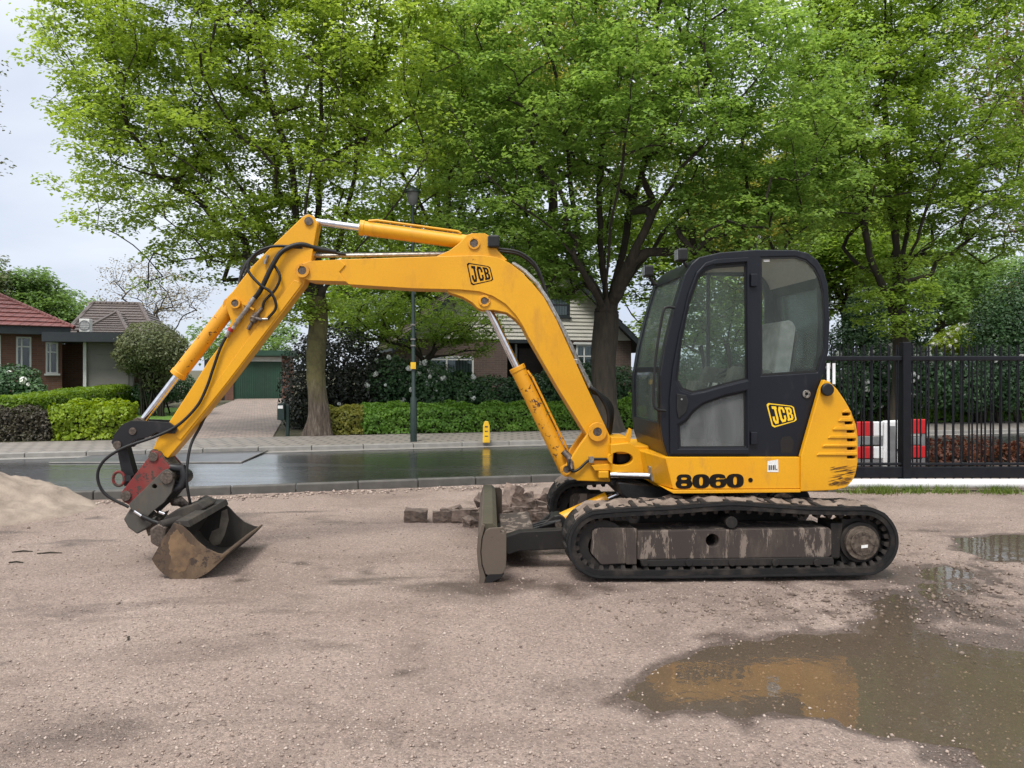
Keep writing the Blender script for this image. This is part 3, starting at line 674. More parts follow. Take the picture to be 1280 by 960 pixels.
# ================================================================== vegetation
def tree(name, label, base, H, limbs, crown, ntargets, nleaf, leafsize, leafmat_, trunk_r, bark='bark', seed=1, spray=0.55, flat=0.32, tip=0.006, cat='tree', group=None, shell=0.55, lobes=None, droop=0.25, trunkpart=None, upbias=0.9):
    """limbs: polylines that start at the fork; crown: list of (center, radii) ellipsoids whose volume the leaf sprays fill"""
    rng = np.random.default_rng(seed)
    root = thing(name, base, label, cat, group)
    nodes = [np.array(base, float)]; par = [-1]
    top = np.array(limbs[0][0], float); k = max(3, int((top[2] - base[2]) / 0.5))
    for i in range(1, k + 1):
        t = i / k; p = np.array(base) * (1 - t) + top * t + np.append(rng.normal(0, 0.025, 2), 0); nodes.append(p); par.append(len(nodes) - 2)
    fork = len(nodes) - 1; first = len(nodes) - 1
    for L in limbs:
        last = fork; pl = spline([tuple(nodes[fork])] + [tuple(q) for q in L[1:]], 4)
        if L[0][2] < top[2] - 0.2:
            last = int(np.argmin([np.linalg.norm(nodes[q] - np.array(L[0])) for q in range(1, fork + 1)])) + 1
            pl = spline([tuple(nodes[last])] + [tuple(q) for q in L[1:]], 4)
        for q in pl[1:]:
            nodes.append(np.array(q) + rng.normal(0, 0.02, 3)); par.append(last); last = len(nodes) - 1
    # targets spread through the crown, denser near the outside
    T = []
    vol = np.array([(r[0] * r[1] * r[2]) ** .62 for c, r in crown]); cnt = np.maximum(1, (vol / vol.sum() * ntargets)).astype(int)
    for (c, r), m in zip(crown, cnt):
        d = rng.normal(0, 1, (m, 3)); d /= np.linalg.norm(d, axis=1)[:, None]
        rad = shell + (1 - shell) * rng.random(m) ** 0.6; rad = np.where(rng.random(m) < 0.25, rng.random(m), rad)
        T.append(np.array(c) + d * rad[:, None] * np.array(r) * (1 + 0.10 * np.sin(d[:, 0:1] * 9 + seed) + 0.08 * np.sin(d[:, 2:3] * 13 + 2 * seed)))
    T = np.concatenate(T); T = T[T[:, 2] > base[2] + 0.3]
    f0 = nodes[fork]; T = T[np.argsort(np.linalg.norm(T - f0, axis=1) + rng.normal(0, 0.4, len(T)))]
    arr = np.zeros((len(nodes) + len(T) * 12, 3)); arr[:len(nodes)] = nodes; N = len(nodes)
    for t in T:
        c = arr[first:N]; d = np.linalg.norm(c - t, axis=1); down = np.clip((c[:, 2] - t[2]) / (d + 1e-6), -1, 1)
        j = int(np.argmin(d * (1 + upbias * np.clip(down + 0.15, 0, 1)))) + first
        a = arr[j]; D = np.linalg.norm(t - a); s = max(1, min(10, int(round(D / 0.45)))); last = j
        pd = a - arr[par[j]] if par[j] >= 0 else np.array([0, 0, 1.0]); pd = pd / (np.linalg.norm(pd) + 1e-9)
        mid = (a + t) / 2 * .45 + .55 * (a + pd * D * .45) + np.array([0, 0, 0.06 * D]) + rng.normal(0, 0.03 * D, 3)
        for i in range(1, s + 1):
            q = i / s; p = a * (1 - q) ** 2 + 2 * mid * q * (1 - q) + t * q * q
            arr[N] = p; par.append(last); last = N; N += 1
    arr = arr[:N]; cntd = np.ones(N)
    haschild = np.zeros(N, bool)
    for i in range(N - 1, 0, -1): cntd[par[i]] += cntd[i] * (0.999) ; haschild[par[i]] = True
    pw = math.log(trunk_r / tip) / math.log(cntd[0]); rad = tip * cntd ** pw
    rad[0] *= 1.45
    if N > 2: rad[1] *= 1.1
    mb = MB(); mt = MB()
    for i in range(1, N):
        a, b = Vector(arr[par[i]]), Vector(arr[i]); ra, rb = rad[par[i]], rad[i]
        if par[i] > fork: ra = min(ra, rb * 1.7)
        n = 10 if rb > 0.08 else (6 if rb > 0.03 else 4)
        d = b - a
        if d.length < 1e-4: continue
        if i <= fork: continue
        mb.tube([a - d.normalized() * ra * 0.25, b + d.normalized() * rb * 0.25], [ra, rb], n, False)
    tp = spline([tuple(arr[i]) for i in range(fork + 1)], 5); tr_ = np.interp(np.linspace(0, fork, len(tp)), np.arange(fork + 1), rad[:fork + 1]); nr = 22
    mt.tube(tp, [float(q) for q in tr_], nr, True)
    for i in range(len(tp)):
        for k in range(nr):
            v_ = Vector(mt.v[i * nr + k]); c_ = tp[i]; hz_ = (c_.z - base[2]); fl = math.exp(-hz_ / .35)
            q = 1 + .10 * noise.noise(v_ * 2.2 + Vector((seed, 0, 0))) + .07 * noise.noise(Vector((v_.x * 7, v_.y * 7, v_.z * 1.2 + seed))) + fl * .28 * max(0, math.sin(k / nr * 6.283 * 5 + seed))
            mt.v[i * nr + k] = tuple(c_ + (v_ - c_) * q)
    mt.build('trunk', trunkpart or bark, root, 70)
    br = mb.build('branches', bark, root, 70); br['kind'] = 'stuff'
    if nleaf:
        thin = arr[(rad < .012) & (np.arange(N) > fork + 3)]
        tips = np.where((rng.random(nleaf) < .3)[:, None], thin[rng.integers(0, len(thin), nleaf)], T[rng.integers(0, len(T), nleaf)]) if len(thin) > 50 and nleaf > 5000 else T[rng.integers(0, len(T), nleaf)]
        rr = spray * np.sqrt(rng.random(nleaf)); an = rng.uniform(0, 6.283, nleaf)
        off = np.stack([rr * np.cos(an), rr * np.sin(an), rng.normal(0, spray * flat * 0.5, nleaf) - droop * rr * rr / spray], 1)
        P = tips + off
        Nn = np.tile([0, 0, 1.0], (nleaf, 1)) + np.stack([np.cos(an), np.sin(an), np.zeros(nleaf)], 1) * 0.35
        raw_mesh('crown', leaves(P, Nn, np.full(nleaf, leafsize), rng, 0.66, 0.34), 4, leafmat_, root, 'stuff')
    return root
def px3(px, py, d): return ((px - CX) / F * d, d, CAMZ - (py - HY) / F * d)

# tall lime-green tree left of the drive's right edge
b = gnd(397, 545, 0.07); b = (b[0], b[1], 0.07); dA = b[1]
forkA = px3(398, 372, dA)
limbsA = [[forkA, px3(395, 300, dA), px3(400, 200, dA), px3(402, 90, dA), px3(405, -40, dA), px3(405, -160, dA)],
          [forkA, px3(372, 300, dA - .5), px3(365, 210, dA - .8), px3(335, 120, dA - 1.2), px3(318, 20, dA - 1.5), px3(300, -90, dA - 1.6)],
          [forkA, px3(340, 300, dA + .5), px3(310, 250, dA + .8), px3(270, 190, dA + 1), px3(215, 120, dA + 1.1), px3(170, 50, dA + 1.2)],
          [forkA, px3(425, 300, dA + .4), px3(443, 220, dA + .8), px3(450, 140, dA + 1.2), px3(470, 40, dA + 1.4), px3(480, -70, dA + 1.5)],
          [forkA, px3(345, 325, dA - .8), px3(295, 260, dA - 1.6), px3(235, 205, dA - 2.2), px3(160, 165, dA - 2.6)],
          [forkA, px3(440, 320, dA - .8), px3(490, 260, dA - 1.6), px3(530, 200, dA - 2.2), px3(560, 130, dA - 2.5)],
          [forkA, px3(400, 310, dA + 1.2), px3(395, 230, dA + 2.2), px3(390, 120, dA + 3), px3(380, 0, dA + 3.4)],
          [forkA, px3(385, 300, dA - 1.2), px3(385, 230, dA - 2.2), px3(420, 120, dA - 3), px3(430, 0, dA - 3.2)]]
tree('broadleaf_tree', 'tall lime green tree with mossy trunk standing beside the paved driveway', b, 12, limbsA,
     [((-6.2, dA + .1, 9.4), (4.1, 3.6, 4.4)), ((-7.3, dA, 6.4), (3.0, 3.0, 2.8)), ((-3.2, dA, 8.6), (2.6, 3.2, 4.6)), ((-5.2, dA - .3, 12.2), (3.6, 3.2, 2.4)), ((-8.5, dA, 8.8), (2.1, 2.2, 3.2)), ((-4.75, dA - .35, 3.0), (.75, .6, .55)), ((-5.6, dA - .4, 4.6), (1.6, 1.6, 1.0))],
     2400, 140000, 0.100, 'leaf_lime', 0.215, 'bark', 17, 0.36, 0.35, 0.0025, trunkpart='bark_moss')
# fresh green multi-stemmed tree in front of the clapboard house
b = gnd(757, 541, 0.07); b = (b[0], b[1], 0.07); dB = b[1]
forkB = px3(757, 392, dB)
limbsB = [[forkB, px3(752, 320, dB), px3(751, 240, dB), px3(752, 150, dB), px3(745, 40, dB), px3(740, -80, dB)],
          [forkB, px3(728, 330, dB - .4), px3(717, 250, dB - .6), px3(706, 170, dB - .8), px3(690, 70, dB - 1.0), px3(670, -40, dB - 1.2)],
          [forkB, px3(775, 330, dB + .3), px3(792, 250, dB + .5), px3(818, 170, dB + .8), px3(850, 80, dB + 1), px3(870, -30, dB + 1.2)],
          [forkB, px3(782, 340, dB - .6), px3(815, 270, dB - 1.2), px3(868, 190, dB - 1.8), px3(930, 120, dB - 2.2), px3(980, 40, dB - 2.6)],
          [forkB, px3(735, 350, dB - .9), px3(695, 290, dB - 1.8), px3(640, 250, dB - 2.4), px3(590, 190, dB - 2.8), px3(560, 120, dB - 3)],
          [forkB, px3(800, 330, dB + .8), px3(860, 260, dB + 1.5), px3(940, 220, dB + 2.2), px3(1010, 190, dB + 2.6)],
          [forkB, px3(757, 310, dB + 1.2), px3(770, 210, dB + 2.2), px3(790, 90, dB + 3), px3(800, -40, dB + 3.2)],
          [forkB, px3(760, 310, dB - 1.2), px3(775, 220, dB - 2.2), px3(790, 110, dB - 3), px3(800, 10, dB - 3.4)]]
tree('broadleaf_tree', 'large fresh green tree with several dark stems before the clapboard house', b, 12, limbsB,
     [((2.6, dB, 9.4), (4.3, 3.6, 3.9)), ((0.2, dB - .6, 8.2), (2.5, 2.8, 2.9)), ((5.4, dB - .4, 7.6), (3.0, 3.0, 3.0)), ((3.0, dB, 12.4), (4.0, 3.2, 2.2)), ((6.8, dB, 6.2), (1.9, 2.2, 1.6)), ((2.6, dB - 2.0, 7.4), (3.6, 1.6, 1.5)), ((-0.1, dB - 1.0, 5.0), (2.0, 1.8, 1.3)), ((0.9, dB + 1.5, 4.3), (1.5, 1.3, 0.8)), ((5.2, dB - 1.2, 5.0), (1.8, 1.6, 1.0)), ((0.1, dB - .8, 4.2), (1.7, 1.1, 1.0)), ((1.2, dB + .9, 3.9), (.9, .9, .6)), ((1.6, dB + .6, 4.9), (1.3, 1.2, .7))],
     2500, 140000, 0.108, 'leaf_green', 0.30, 'bark', 8, 0.38, 0.3, 0.0025)
# tree behind the black gate
b = (10.2, 20.3, 0.07); dC = b[1]
forkC = px3(1126, 345, dC)
limbsC = [[forkC, px3(1118, 290, dC), px3(1112, 220, dC), px3(1108, 140, dC), px3(1112, 40, dC), px3(1115, -70, dC)],
          [forkC, px3(1135, 280, dC + .4), px3(1140, 210, dC + .6), px3(1145, 130, dC + .8), px3(1160, 30, dC + 1), px3(1170, -80, dC + 1)],
          [forkC, px3(1145, 300, dC - .5), px3(1165, 240, dC - .9), px3(1190, 170, dC - 1.2), px3(1220, 90, dC - 1.5)],
          [(forkC[0], forkC[1], forkC[2] - 1.0), px3(1090, 330, dC - .6), px3(1082, 280, dC - .8), px3(1080, 210, dC - 1), px3(1070, 120, dC - 1.3)],
          [forkC, px3(1155, 310, dC - 1), px3(1210, 270, dC - 1.8), px3(1260, 240, dC - 2.2)],
          [forkC, px3(1120, 290, dC + 1.2), px3(1120, 180, dC + 2.2), px3(1130, 60, dC + 2.8)]]
tree('broadleaf_tree', 'green tree with dark upright limbs behind the black gate', b, 12, limbsC,
     [((10.6, dC, 9.2), (3.6, 3.2, 4.2)), ((12.0, dC, 6.4), (2.4, 2.6, 2.2)), ((8.8, dC, 8.0), (2.0, 2.6, 3.2)), ((10.5, dC, 12.2), (3.4, 3, 2.2)), ((9.9, dC - .4, 3.5), (1.1, 1.1, 1.1))],
     1900, 100000, 0.108, 'leaf_mid', 0.20, 'bark', 12, 0.37, 0.32, 0.0025)

def far_tree(name, label, px, py, d, rx, rz, leafm, nt_, nl, ls, seed, group='trees beyond the gardens', spray=0.8, bark='bark', trunk=0.22, ry=None, cat='tree', tip=0.006, zmin=None, cols=None, droop=0.25):
    c = px3(px, py, d); base = (c[0], d, -0.15); rng = random.Random(seed)
    fz = max(c[2] - rz * 0.75, 0.6); fork = (c[0], d, fz)
    limbs = []
    for k in range(6):
        a = k * 1.05 + rng.random(); rr = rx * (0.25 + 0.4 * rng.random()); hz = rz * (0.6 + 0.7 * rng.random())
        limbs.append([fork, (c[0] + rr * .4 * math.cos(a), d + rr * .4 * math.sin(a), fz + hz * .5), (c[0] + rr * math.cos(a), d + rr * math.sin(a), fz + hz)])
    cr = [(c, (rx, ry or rx, rz))]
    for k in range(5):
        a = k * 1.26 + rng.random()
        cr.append(((c[0] + rx * .6 * math.cos(a), d + (ry or rx) * .6 * math.sin(a), c[2] + rz * rng.uniform(-.45, .55)), (rx * .5, rx * .5, rz * .45)))
    return tree(name, label, base, 9, limbs, cr, nt_, nl, ls, leafm, trunk, bark, seed, spray, 0.45, tip, cat, group, 0.5, droop=droop)
FT = 'far_tree'
far_tree('background_tree', 'olive tinged tree rising right behind the cab roof', 985, 255, 34, 4.6, 5.0, 'leaf_olive', 420, 26000, 0.22, 21)
far_tree('background_tree', 'yellowish green tree filling the gap above the lamp post', 560, 190, 33, 5.0, 6.4, 'leaf_mid', 460, 28000, 0.23, 22)
far_tree('background_tree', 'soft green tree behind the tree in front of the clapboard house', 690, 110, 36, 6.0, 6.0, 'leaf_olive', 420, 24000, 0.24, 23)
far_tree('background_tree', 'pale hazy tree beyond the gate under the high crown', 1175, 355, 48, 4.6, 3.6, 'leaf_hazy', 300, 17000, 0.26, 24)
far_tree('background_tree', 'pale yellow green tree beside the dark conifer beyond the gate', 1262, 372, 52, 4.4, 3.2, 'leaf_hazy', 300, 14000, 0.28, 25)
far_tree('background_tree', 'bronze leaved tree showing at the outer side of the gate tree', 1300, 170, 27, 3.0, 5.0, 'leaf_bronze', 260, 9000, 0.17, 26, spray=0.7)
far_tree('background_tree', 'bushy green tree between the cab and the gate tree', 1060, 330, 30, 2.6, 2.6, 'leaf_mid', 240, 13000, 0.19, 27)
far_tree('background_tree', 'hazy woodland tree above the red tiled roof, taller one', 5, 382, 78, 5.0, 4.6, 'leaf_hazy', 260, 16000, 0.36, 28, spray=1.1)
far_tree('background_tree', 'hazy woodland tree above the red tiled roof, lower one', 52, 398, 80, 5.2, 3.9, 'leaf_hazy', 260, 16000, 0.36, 29, spray=1.1)
far_tree('background_tree', 'dark topped woodland tree at the edge of the red roof', -28, 365, 76, 3.6, 4.6, 'leaf_grey', 160, 7000, 0.34, 30, spray=1.0)
far_tree('bare_tree', 'nearly bare tree with thin twigs behind the brown tiled roof', 190, 372, 46, 3.2, 2.7, 'leaf_bronze', 420, 3000, 0.13, 31, spray=0.5, tip=0.005, trunk=0.13)
far_tree('background_tree', 'small hazy tree behind the green garage', 305, 425, 60, 4.0, 2.2, 'leaf_hazy', 160, 8000, 0.28, 32, spray=0.9)
far_tree('background_tree', 'tall tree whose outermost twigs hang over the brick bungalow', -146, 120, 24, 2.9, 3.4, 'leaf_grey', 260, 8000, 0.12, 33, spray=0.5)
far_tree('background_tree', 'leafy tree standing behind the clapboard house chimney side', 830, 300, 38, 4.4, 4.4, 'leaf_mid', 300, 15000, 0.24, 34)
far_tree('background_tree', 'green tree seen through the cab windows behind the garden', 905, 405, 42, 4.6, 3.2, 'leaf_mid', 260, 15000, 0.24, 36)
far_tree('background_tree', 'shady tree behind the lime green tree and the garden shrubs', 480, 345, 36, 4.0, 3.4, 'leaf_mid', 280, 15000, 0.22, 35)

# small crooked garden tree in front of the blinds window
dJ = 22.0; fJ = px3(533, 452, dJ); bJ = (px3(535, 470, dJ)[0], dJ, 0.07)
limbsJ = [[fJ, px3(560, 425, dJ), px3(585, 405, dJ - .2), px3(610, 375, dJ - .3)], [fJ, px3(510, 432, dJ - .3), px3(478, 425, dJ - .5), px3(445, 398, dJ - .6)],
          [fJ, px3(520, 425, dJ + .3), px3(515, 400, dJ + .4), px3(500, 368, dJ + .5)], [fJ, px3(548, 425, dJ + .4), px3(570, 408, dJ + .7), px3(565, 372, dJ + .9)],
          [fJ, px3(500, 425, dJ + .2), px3(480, 405, dJ + .5), px3(465, 375, dJ + .6)]]
tree('ornamental_tree', 'small crooked ornamental tree with dark limbs before the blinds window', bJ, 4, limbsJ,
     [(px3(525, 398, dJ), (2.3, 1.5, 0.95)), (px3(470, 400, dJ), (1.1, 1.1, 0.8)), (px3(585, 410, dJ), (1.1, 1.1, 0.9))], 330, 13000, 0.085, 'leaf_mid', 0.11, 'bark', 41, 0.3, 0.3, 0.004, cat='tree')

# --- hedges: a twiggy core inside a skin of leaves
def hedge(name, label, u0, u1, v0, v1, z0, z1, leafm, dens, ls, seed, fr=RD, rough=0.085, group=None, core='twig_dark', rise=0.0):
    rng = np.random.default_rng(seed)
    root = thing(name, fr.w((u0 + u1) / 2, (v0 + v1) / 2, z0), label, 'hedge', group)
    MB().box(u0 + .14, u1 - .14, v0 + .14, v1 - .14, z0, z1 - .14, fr).build('twig_core', core, root)
    P, N = [], []
    def face(n, fu, fv, fz, nr):
        a, b = rng.random(n), rng.random(n); P.append(np.stack([fu(a, b), fv(a, b), fz(a, b)], 1)); N.append(np.tile(nr, (n, 1)))
    lu, lv, lz = u1 - u0, v1 - v0, z1 - z0; o = np.ones
    face(int(dens * lu * lz), lambda a, b: u0 + a * lu, lambda a, b: v0 + 0 * a, lambda a, b: z0 + b * lz, (0, -1, .3))
    face(int(dens * lu * lv), lambda a, b: u0 + a * lu, lambda a, b: v0 + b * lv, lambda a, b: z1 + 0 * a, (0, 0, 1))
    face(int(dens * lv * lz), lambda a, b: u0 + 0 * a, lambda a, b: v0 + b * lv, lambda a, b: z0 + a * lz, (-1, 0, .3))
    face(int(dens * lv * lz), lambda a, b: u1 + 0 * a, lambda a, b: v0 + b * lv, lambda a, b: z0 + a * lz, (1, 0, .3))
    face(int(dens * .5 * lu * lz), lambda a, b: u0 + a * lu, lambda a, b: v1 + 0 * a, lambda a, b: z0 + b * lz, (0, 1, .3))
    P = np.concatenate(P); N = np.concatenate(N).astype(float); keep = P[:, 2] > z0 + 0.02
    P, N = P[keep], N[keep]
    wob = np.array([noise.noise(Vector((p[0] * 1.9, p[1] * 1.9, p[2] * 2.4 + seed))) + .6 * noise.noise(Vector((p[0] * 5, p[1] * 5, p[2] * 5 - seed))) for p in P])
    # round the shoulders, wobble the skin, let leaves sit at different depths
    c = np.array([(u0 + u1) / 2, (v0 + v1) / 2, z0]); inn = rng.random(len(P)) ** 2 * 0.16
    P = P + N * (wob * rough * 1.6 - inn)[:, None]
    e = np.clip((P[:, 2] - (z1 - .16)) / .16, 0, 1) * np.clip(((v0 + .16) - P[:, 1]) / .16, 0, 1); P[:, 1] += e * .07; P[:, 2] -= e * .06
    P[:, 2] += rise * (P[:, 0] - u0) / (u1 - u0) * np.clip((P[:, 2] - z0) / (z1 - z0), 0, 1)
    X = np.stack([fr.ox + fr.c * P[:, 0] - fr.s * P[:, 1], fr.oy + fr.s * P[:, 0] + fr.c * P[:, 1], P[:, 2]], 1)
    M = np.stack([fr.c * N[:, 0] - fr.s * N[:, 1], fr.s * N[:, 0] + fr.c * N[:, 1], N[:, 2]], 1)
    raw_mesh('foliage', leaves(X, M, np.full(len(X), ls), rng, 0.68, 0.6), 4, leafm, root, 'stuff')
    return root
def u_at(px, v): return RD.pix(px, 500, v)[0]
GH = GL + 0.35
hedge('hedge', 'fresh green clipped hedge along the pavement behind the yellow marker post', u_at(455, GH), u_at(800, GH), GH, GH + .75, 0.07, 0.74, 'leaf_hedge', 1500, 0.075, 51)
hedge('hedge', 'brownish green low hedge right beside the mossy tree trunk', u_at(408, GH), u_at(455, GH) - .02, GH, GH + .6, 0.07, 0.72, 'leaf_olive', 1300, 0.07, 52)
hedge('hedge', 'green clipped hedge seen through the black gate bars', u_at(802, GH), u_at(1330, GH), GH, GH + .8, 0.07, 0.98, 'leaf_hedge', 1100, 0.085, 53)
hedge('hedge', 'yellow green loose hedge next to the lawn by the pavement', u_at(64, GH), u_at(160, GH), GH, GH + .95, 0.07, 0.84, 'leaf_goldgreen', 1300, 0.085, 54, rough=0.10)
hedge('hedge', 'dark brown twiggy hedge beside the yellow green hedge', u_at(-60, GH), u_at(64, GH) - .02, GH + .05, GH + .8, 0.07, 0.74, 'leaf_brown', 1500, 0.06, 55)
HF = Frame(-12.25, 19.35, 93.0)
hedge('hedge', 'tall neatly clipped box hedge in front of the brick bungalow', 0.0, 6.6, 0.0, 0.9, 0.07, 0.90, 'leaf_box', 1100, 0.075, 56, HF, rough=0.03, rise=0.22)
hedge('low_hedge', 'low rusty brown planting behind the gate and the barrier', 5.0, 17.0, 9.85 + .45, 10.75, -0.05, 0.36, 'leaf_rust', 900, 0.07, 57, rough=0.12, core='twig_dark')

# --- shrubs
BLOOM = None
def shrub(name, label, lobes, nl, ls, leafm, seed, blooms=0, group=None, base_z=0.07, cat='shrub', bsize=0.07):
    global BLOOM
    rng = np.random.default_rng(seed); lo = [(np.array(c), np.array(r)) for c, r in lobes]
    cx = np.mean([c for c, r in lo], 0); root = thing(name, (cx[0], cx[1], base_z), label, cat, group)
    mb = MB()
    for c, r in lo:
        for k in range(5):
            t = c + (rng.random(3) - .5) * r * 1.3
            mb.tube(spline([(cx[0] + (c[0] - cx[0]) * .5 + rng.normal(0, .1), cx[1] + (c[1] - cx[1]) * .5 + rng.normal(0, .1), base_z), tuple((cx + t) / 2 + rng.normal(0, .08, 3)), tuple(t)], 3), [.03] * 3 + [.022] * 3 + [.012], 5)
    mb.build('stems', 'twig_dark', root)
    w = np.array([r.prod() ** .67 for c, r in lo]); cnt = (w / w.sum() * nl).astype(int); P, N = [], []
    for (c, r), m in zip(lo, cnt):
        d = rng.normal(0, 1, (m, 3)); d /= np.linalg.norm(d, axis=1)[:, None]
        wob = np.array([noise.noise(Vector((q[0] * 2.6 + seed, q[1] * 2.6, q[2] * 2.6))) for q in d])
        rad = (1 - 0.45 * rng.random(m) ** 2) * (1 + .22 * wob)
        P.append(c + d * rad[:, None] * r); N.append(d + np.array([0, 0, .5]))
    P = np.concatenate(P); N = np.concatenate(N); k = P[:, 2] > base_z + .03; P, N = P[k], N[k]
    raw_mesh('foliage', leaves(P, N, np.full(len(P), ls), rng, .6, .55), 4, leafm, root, 'stuff')
    if blooms:
        if BLOOM is None:
            q = rng.normal(0, 1, (40, 3)); q /= np.linalg.norm(q, axis=1)[:, None]
            V = leaves(q * .8, q, np.full(40, 1.1), rng, .9, .35)
            BLOOM = bpy.data.meshes.new('blossom'); BLOOM.from_pydata(V.tolist(), [], [tuple(range(i * 4, i * 4 + 4)) for i in range(40)]); BLOOM.materials.append(MATS['blossom'])
        cand = np.nonzero(N[:, 1] < 0.1)[0]
        for i in rng.choice(cand, blooms):
            o = bpy.data.objects.new('blossom', BLOOM); link(o, root); s = bsize * rng.uniform(.6, 1.3)
            o.location = Vector(P[i] + np.array([0, -.05, .03])) - root.location; o.scale = (s, s, s * .8); o.rotation_euler = tuple(rng.uniform(0, 6, 3))
    return root
def S(px, py, d, rx, rz, ry=None): return (px3(px, py, d), (rx, ry or rx, rz))
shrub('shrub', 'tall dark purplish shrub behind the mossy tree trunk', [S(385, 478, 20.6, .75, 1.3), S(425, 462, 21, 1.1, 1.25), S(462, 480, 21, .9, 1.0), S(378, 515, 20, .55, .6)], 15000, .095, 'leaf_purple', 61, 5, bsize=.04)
shrub('shrub', 'dark green rhododendron dotted with white blossom beside the lamp post', [S(490, 478, 20.8, .75, .75), S(535, 486, 20.8, .9, .75), S(575, 492, 21, .8, .6)], 11000, .10, 'leaf_dark', 62, 70, bsize=.06)
shrub('shrub', 'dark evergreen shrub under the blinds window', [S(615, 494, 21.2, .9, .55), S(665, 494, 21.4, .9, .6), S(700, 482, 21.5, .6, .75)], 8000, .10, 'leaf_dark', 63)
shrub('shrub', 'dark leafy shrub between the porch and the multi stemmed tree', [S(725, 485, 21.8, .7, .7), S(775, 488, 22, .8, .7)], 6000, .10, 'leaf_dark', 64)
shrub('shrub', 'white flowering shrub next to the brick bungalow window', [S(15, 480, 21.8, .75, .55), S(-30, 478, 22, .8, .7), S(40, 492, 21.6, .4, .35)], 7000, .10, 'leaf_dark', 65, 26, bsize=.085)
shrub('shrub', 'rounded grey green shrub on a stem before the grey garage wall', [S(190, 433, 25, 1.05, .8), S(170, 445, 25, .7, .6), S(215, 445, 25, .75, .65), S(198, 470, 25.2, .6, .55)], 12000, .095, 'leaf_grey', 66)
shrub('shrub', 'dark low shrubs by the lawn edge below the grey green shrub', [S(190, 492, 26, .8, .35), S(222, 484, 27, .7, .5), S(165, 490, 26, .5, .3)], 5000, .09, 'leaf_dark', 67, 6, bsize=.06)
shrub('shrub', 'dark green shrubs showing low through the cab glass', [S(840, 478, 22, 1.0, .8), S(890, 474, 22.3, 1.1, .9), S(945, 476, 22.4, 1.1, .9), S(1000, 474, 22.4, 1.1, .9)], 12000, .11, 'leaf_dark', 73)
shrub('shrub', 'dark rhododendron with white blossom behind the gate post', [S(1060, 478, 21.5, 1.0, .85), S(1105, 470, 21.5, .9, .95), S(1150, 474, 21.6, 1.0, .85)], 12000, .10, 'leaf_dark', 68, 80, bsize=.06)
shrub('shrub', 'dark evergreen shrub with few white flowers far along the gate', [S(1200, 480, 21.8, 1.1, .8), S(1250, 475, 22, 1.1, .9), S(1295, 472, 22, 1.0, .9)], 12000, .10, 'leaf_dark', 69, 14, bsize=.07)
shrub('conifer', 'big dark conifer behind the far end of the gate', [S(1262, 400, 26, 1.15, 1.5), S(1240, 425, 26, .9, 1.2), S(1290, 395, 26, 1.0, 1.9), S(1268, 440, 26, 1.2, 1.3)], 16000, .10, 'leaf_dark', 70, cat='conifer')
shrub('conifer', 'dark evergreen bush behind the gate tree trunk', [S(1085, 395, 25, .75, 1.0), S(1145, 400, 25, .55, .9), S(1070, 430, 25, .9, 1.0)], 9000, .10, 'leaf_dark', 71, cat='conifer')
shrub('shrub', 'white blossoming shrub in front of the pale metal roof', [S(1205, 425, 30, 1.0, .6), S(1180, 432, 30, .7, .4)], 5000, .10, 'leaf_goldgreen', 72, 60, bsize=.075)

# --- grass under the gate
def grass(name, n, fx, seed, hmax):
    rng = np.random.default_rng(seed); X, Y = fx(rng, n); h = hmax * (0.35 + 0.65 * rng.random(n)); a = rng.uniform(0, 6.28, n); wd = .004 + .004 * rng.random(n)
    zz = np.array([zyard(x, y) for x, y in zip(X, Y)]) - .004
    lean = rng.normal(0, .45, (n, 2)) * h[:, None]; V = np.empty((n, 3, 3))
    V[:, 0] = np.stack([X - wd * np.cos(a), Y - wd * np.sin(a), zz], 1); V[:, 1] = np.stack([X + wd * np.cos(a), Y + wd * np.sin(a), zz], 1)
    V[:, 2] = np.stack([X + lean[:, 0], Y + lean[:, 1], zz + h], 1)
    raw_mesh(name, V.reshape(-1, 3), 3, 'grass_blade', None, 'stuff')
def gx(rng, n):
    c = rng.uniform(4.2, 9.2, 46); w = rng.random(46) ** 2 + .05; i = rng.choice(46, n, p=w / w.sum()); return c[i] + rng.normal(0, .10, n), 10.06 - np.abs(rng.normal(0, .10, n))
grass('grass', 2300, gx, 81, .15)

# ================================================================== buildings
def win(root, fr, u0, u1, z0, z1, v, bars=(), hbars=(), blind=None, fw=0.06, frame='window_white'):
    """a window set into the wall face at depth v: frame > pane, curtain"""
    mb = MB(); mb.plate([(u0, z0), (u1, z0), (u1, z1), (u0, z1)], v - .03, v + .05, fr, [[(u0 + fw, z0 + fw), (u1 - fw, z0 + fw), (u1 - fw, z1 - fw), (u0 + fw, z1 - fw)]])
    for b in bars: mb.box(b - fw * .45, b + fw * .45, v - .022, v + .045, z0 + fw, z1 - fw, fr)
    for b in hbars: mb.box(u0 + fw, u1 - fw, v - .024, v + .043, b - fw * .4, b + fw * .4, fr)
    w = mb.build('window', frame, root)
    MB().box(u0 + fw * .9, u1 - fw * .9, v + .006, v + .014, z0 + fw * .9, z1 - fw * .9, fr).build('pane', 'house_glass', w)
    if blind:
        mb = MB(); n = max(4, int((u1 - u0) / .11)); k = (u1 - u0 - 2 * fw) / n
        for i in range(n): mb.box(u0 + fw + i * k + .008, u0 + fw + (i + 1) * k - .008, v + .05, v + .058, z0 + fw, z1 - fw, fr)
        mb.build('curtain', blind, w)
    MB().box(u0 - .05, u1 + .05, v - .09, v - .032, z0 - .06, z0 - .002, fr).build('sill', frame, w)
    return w
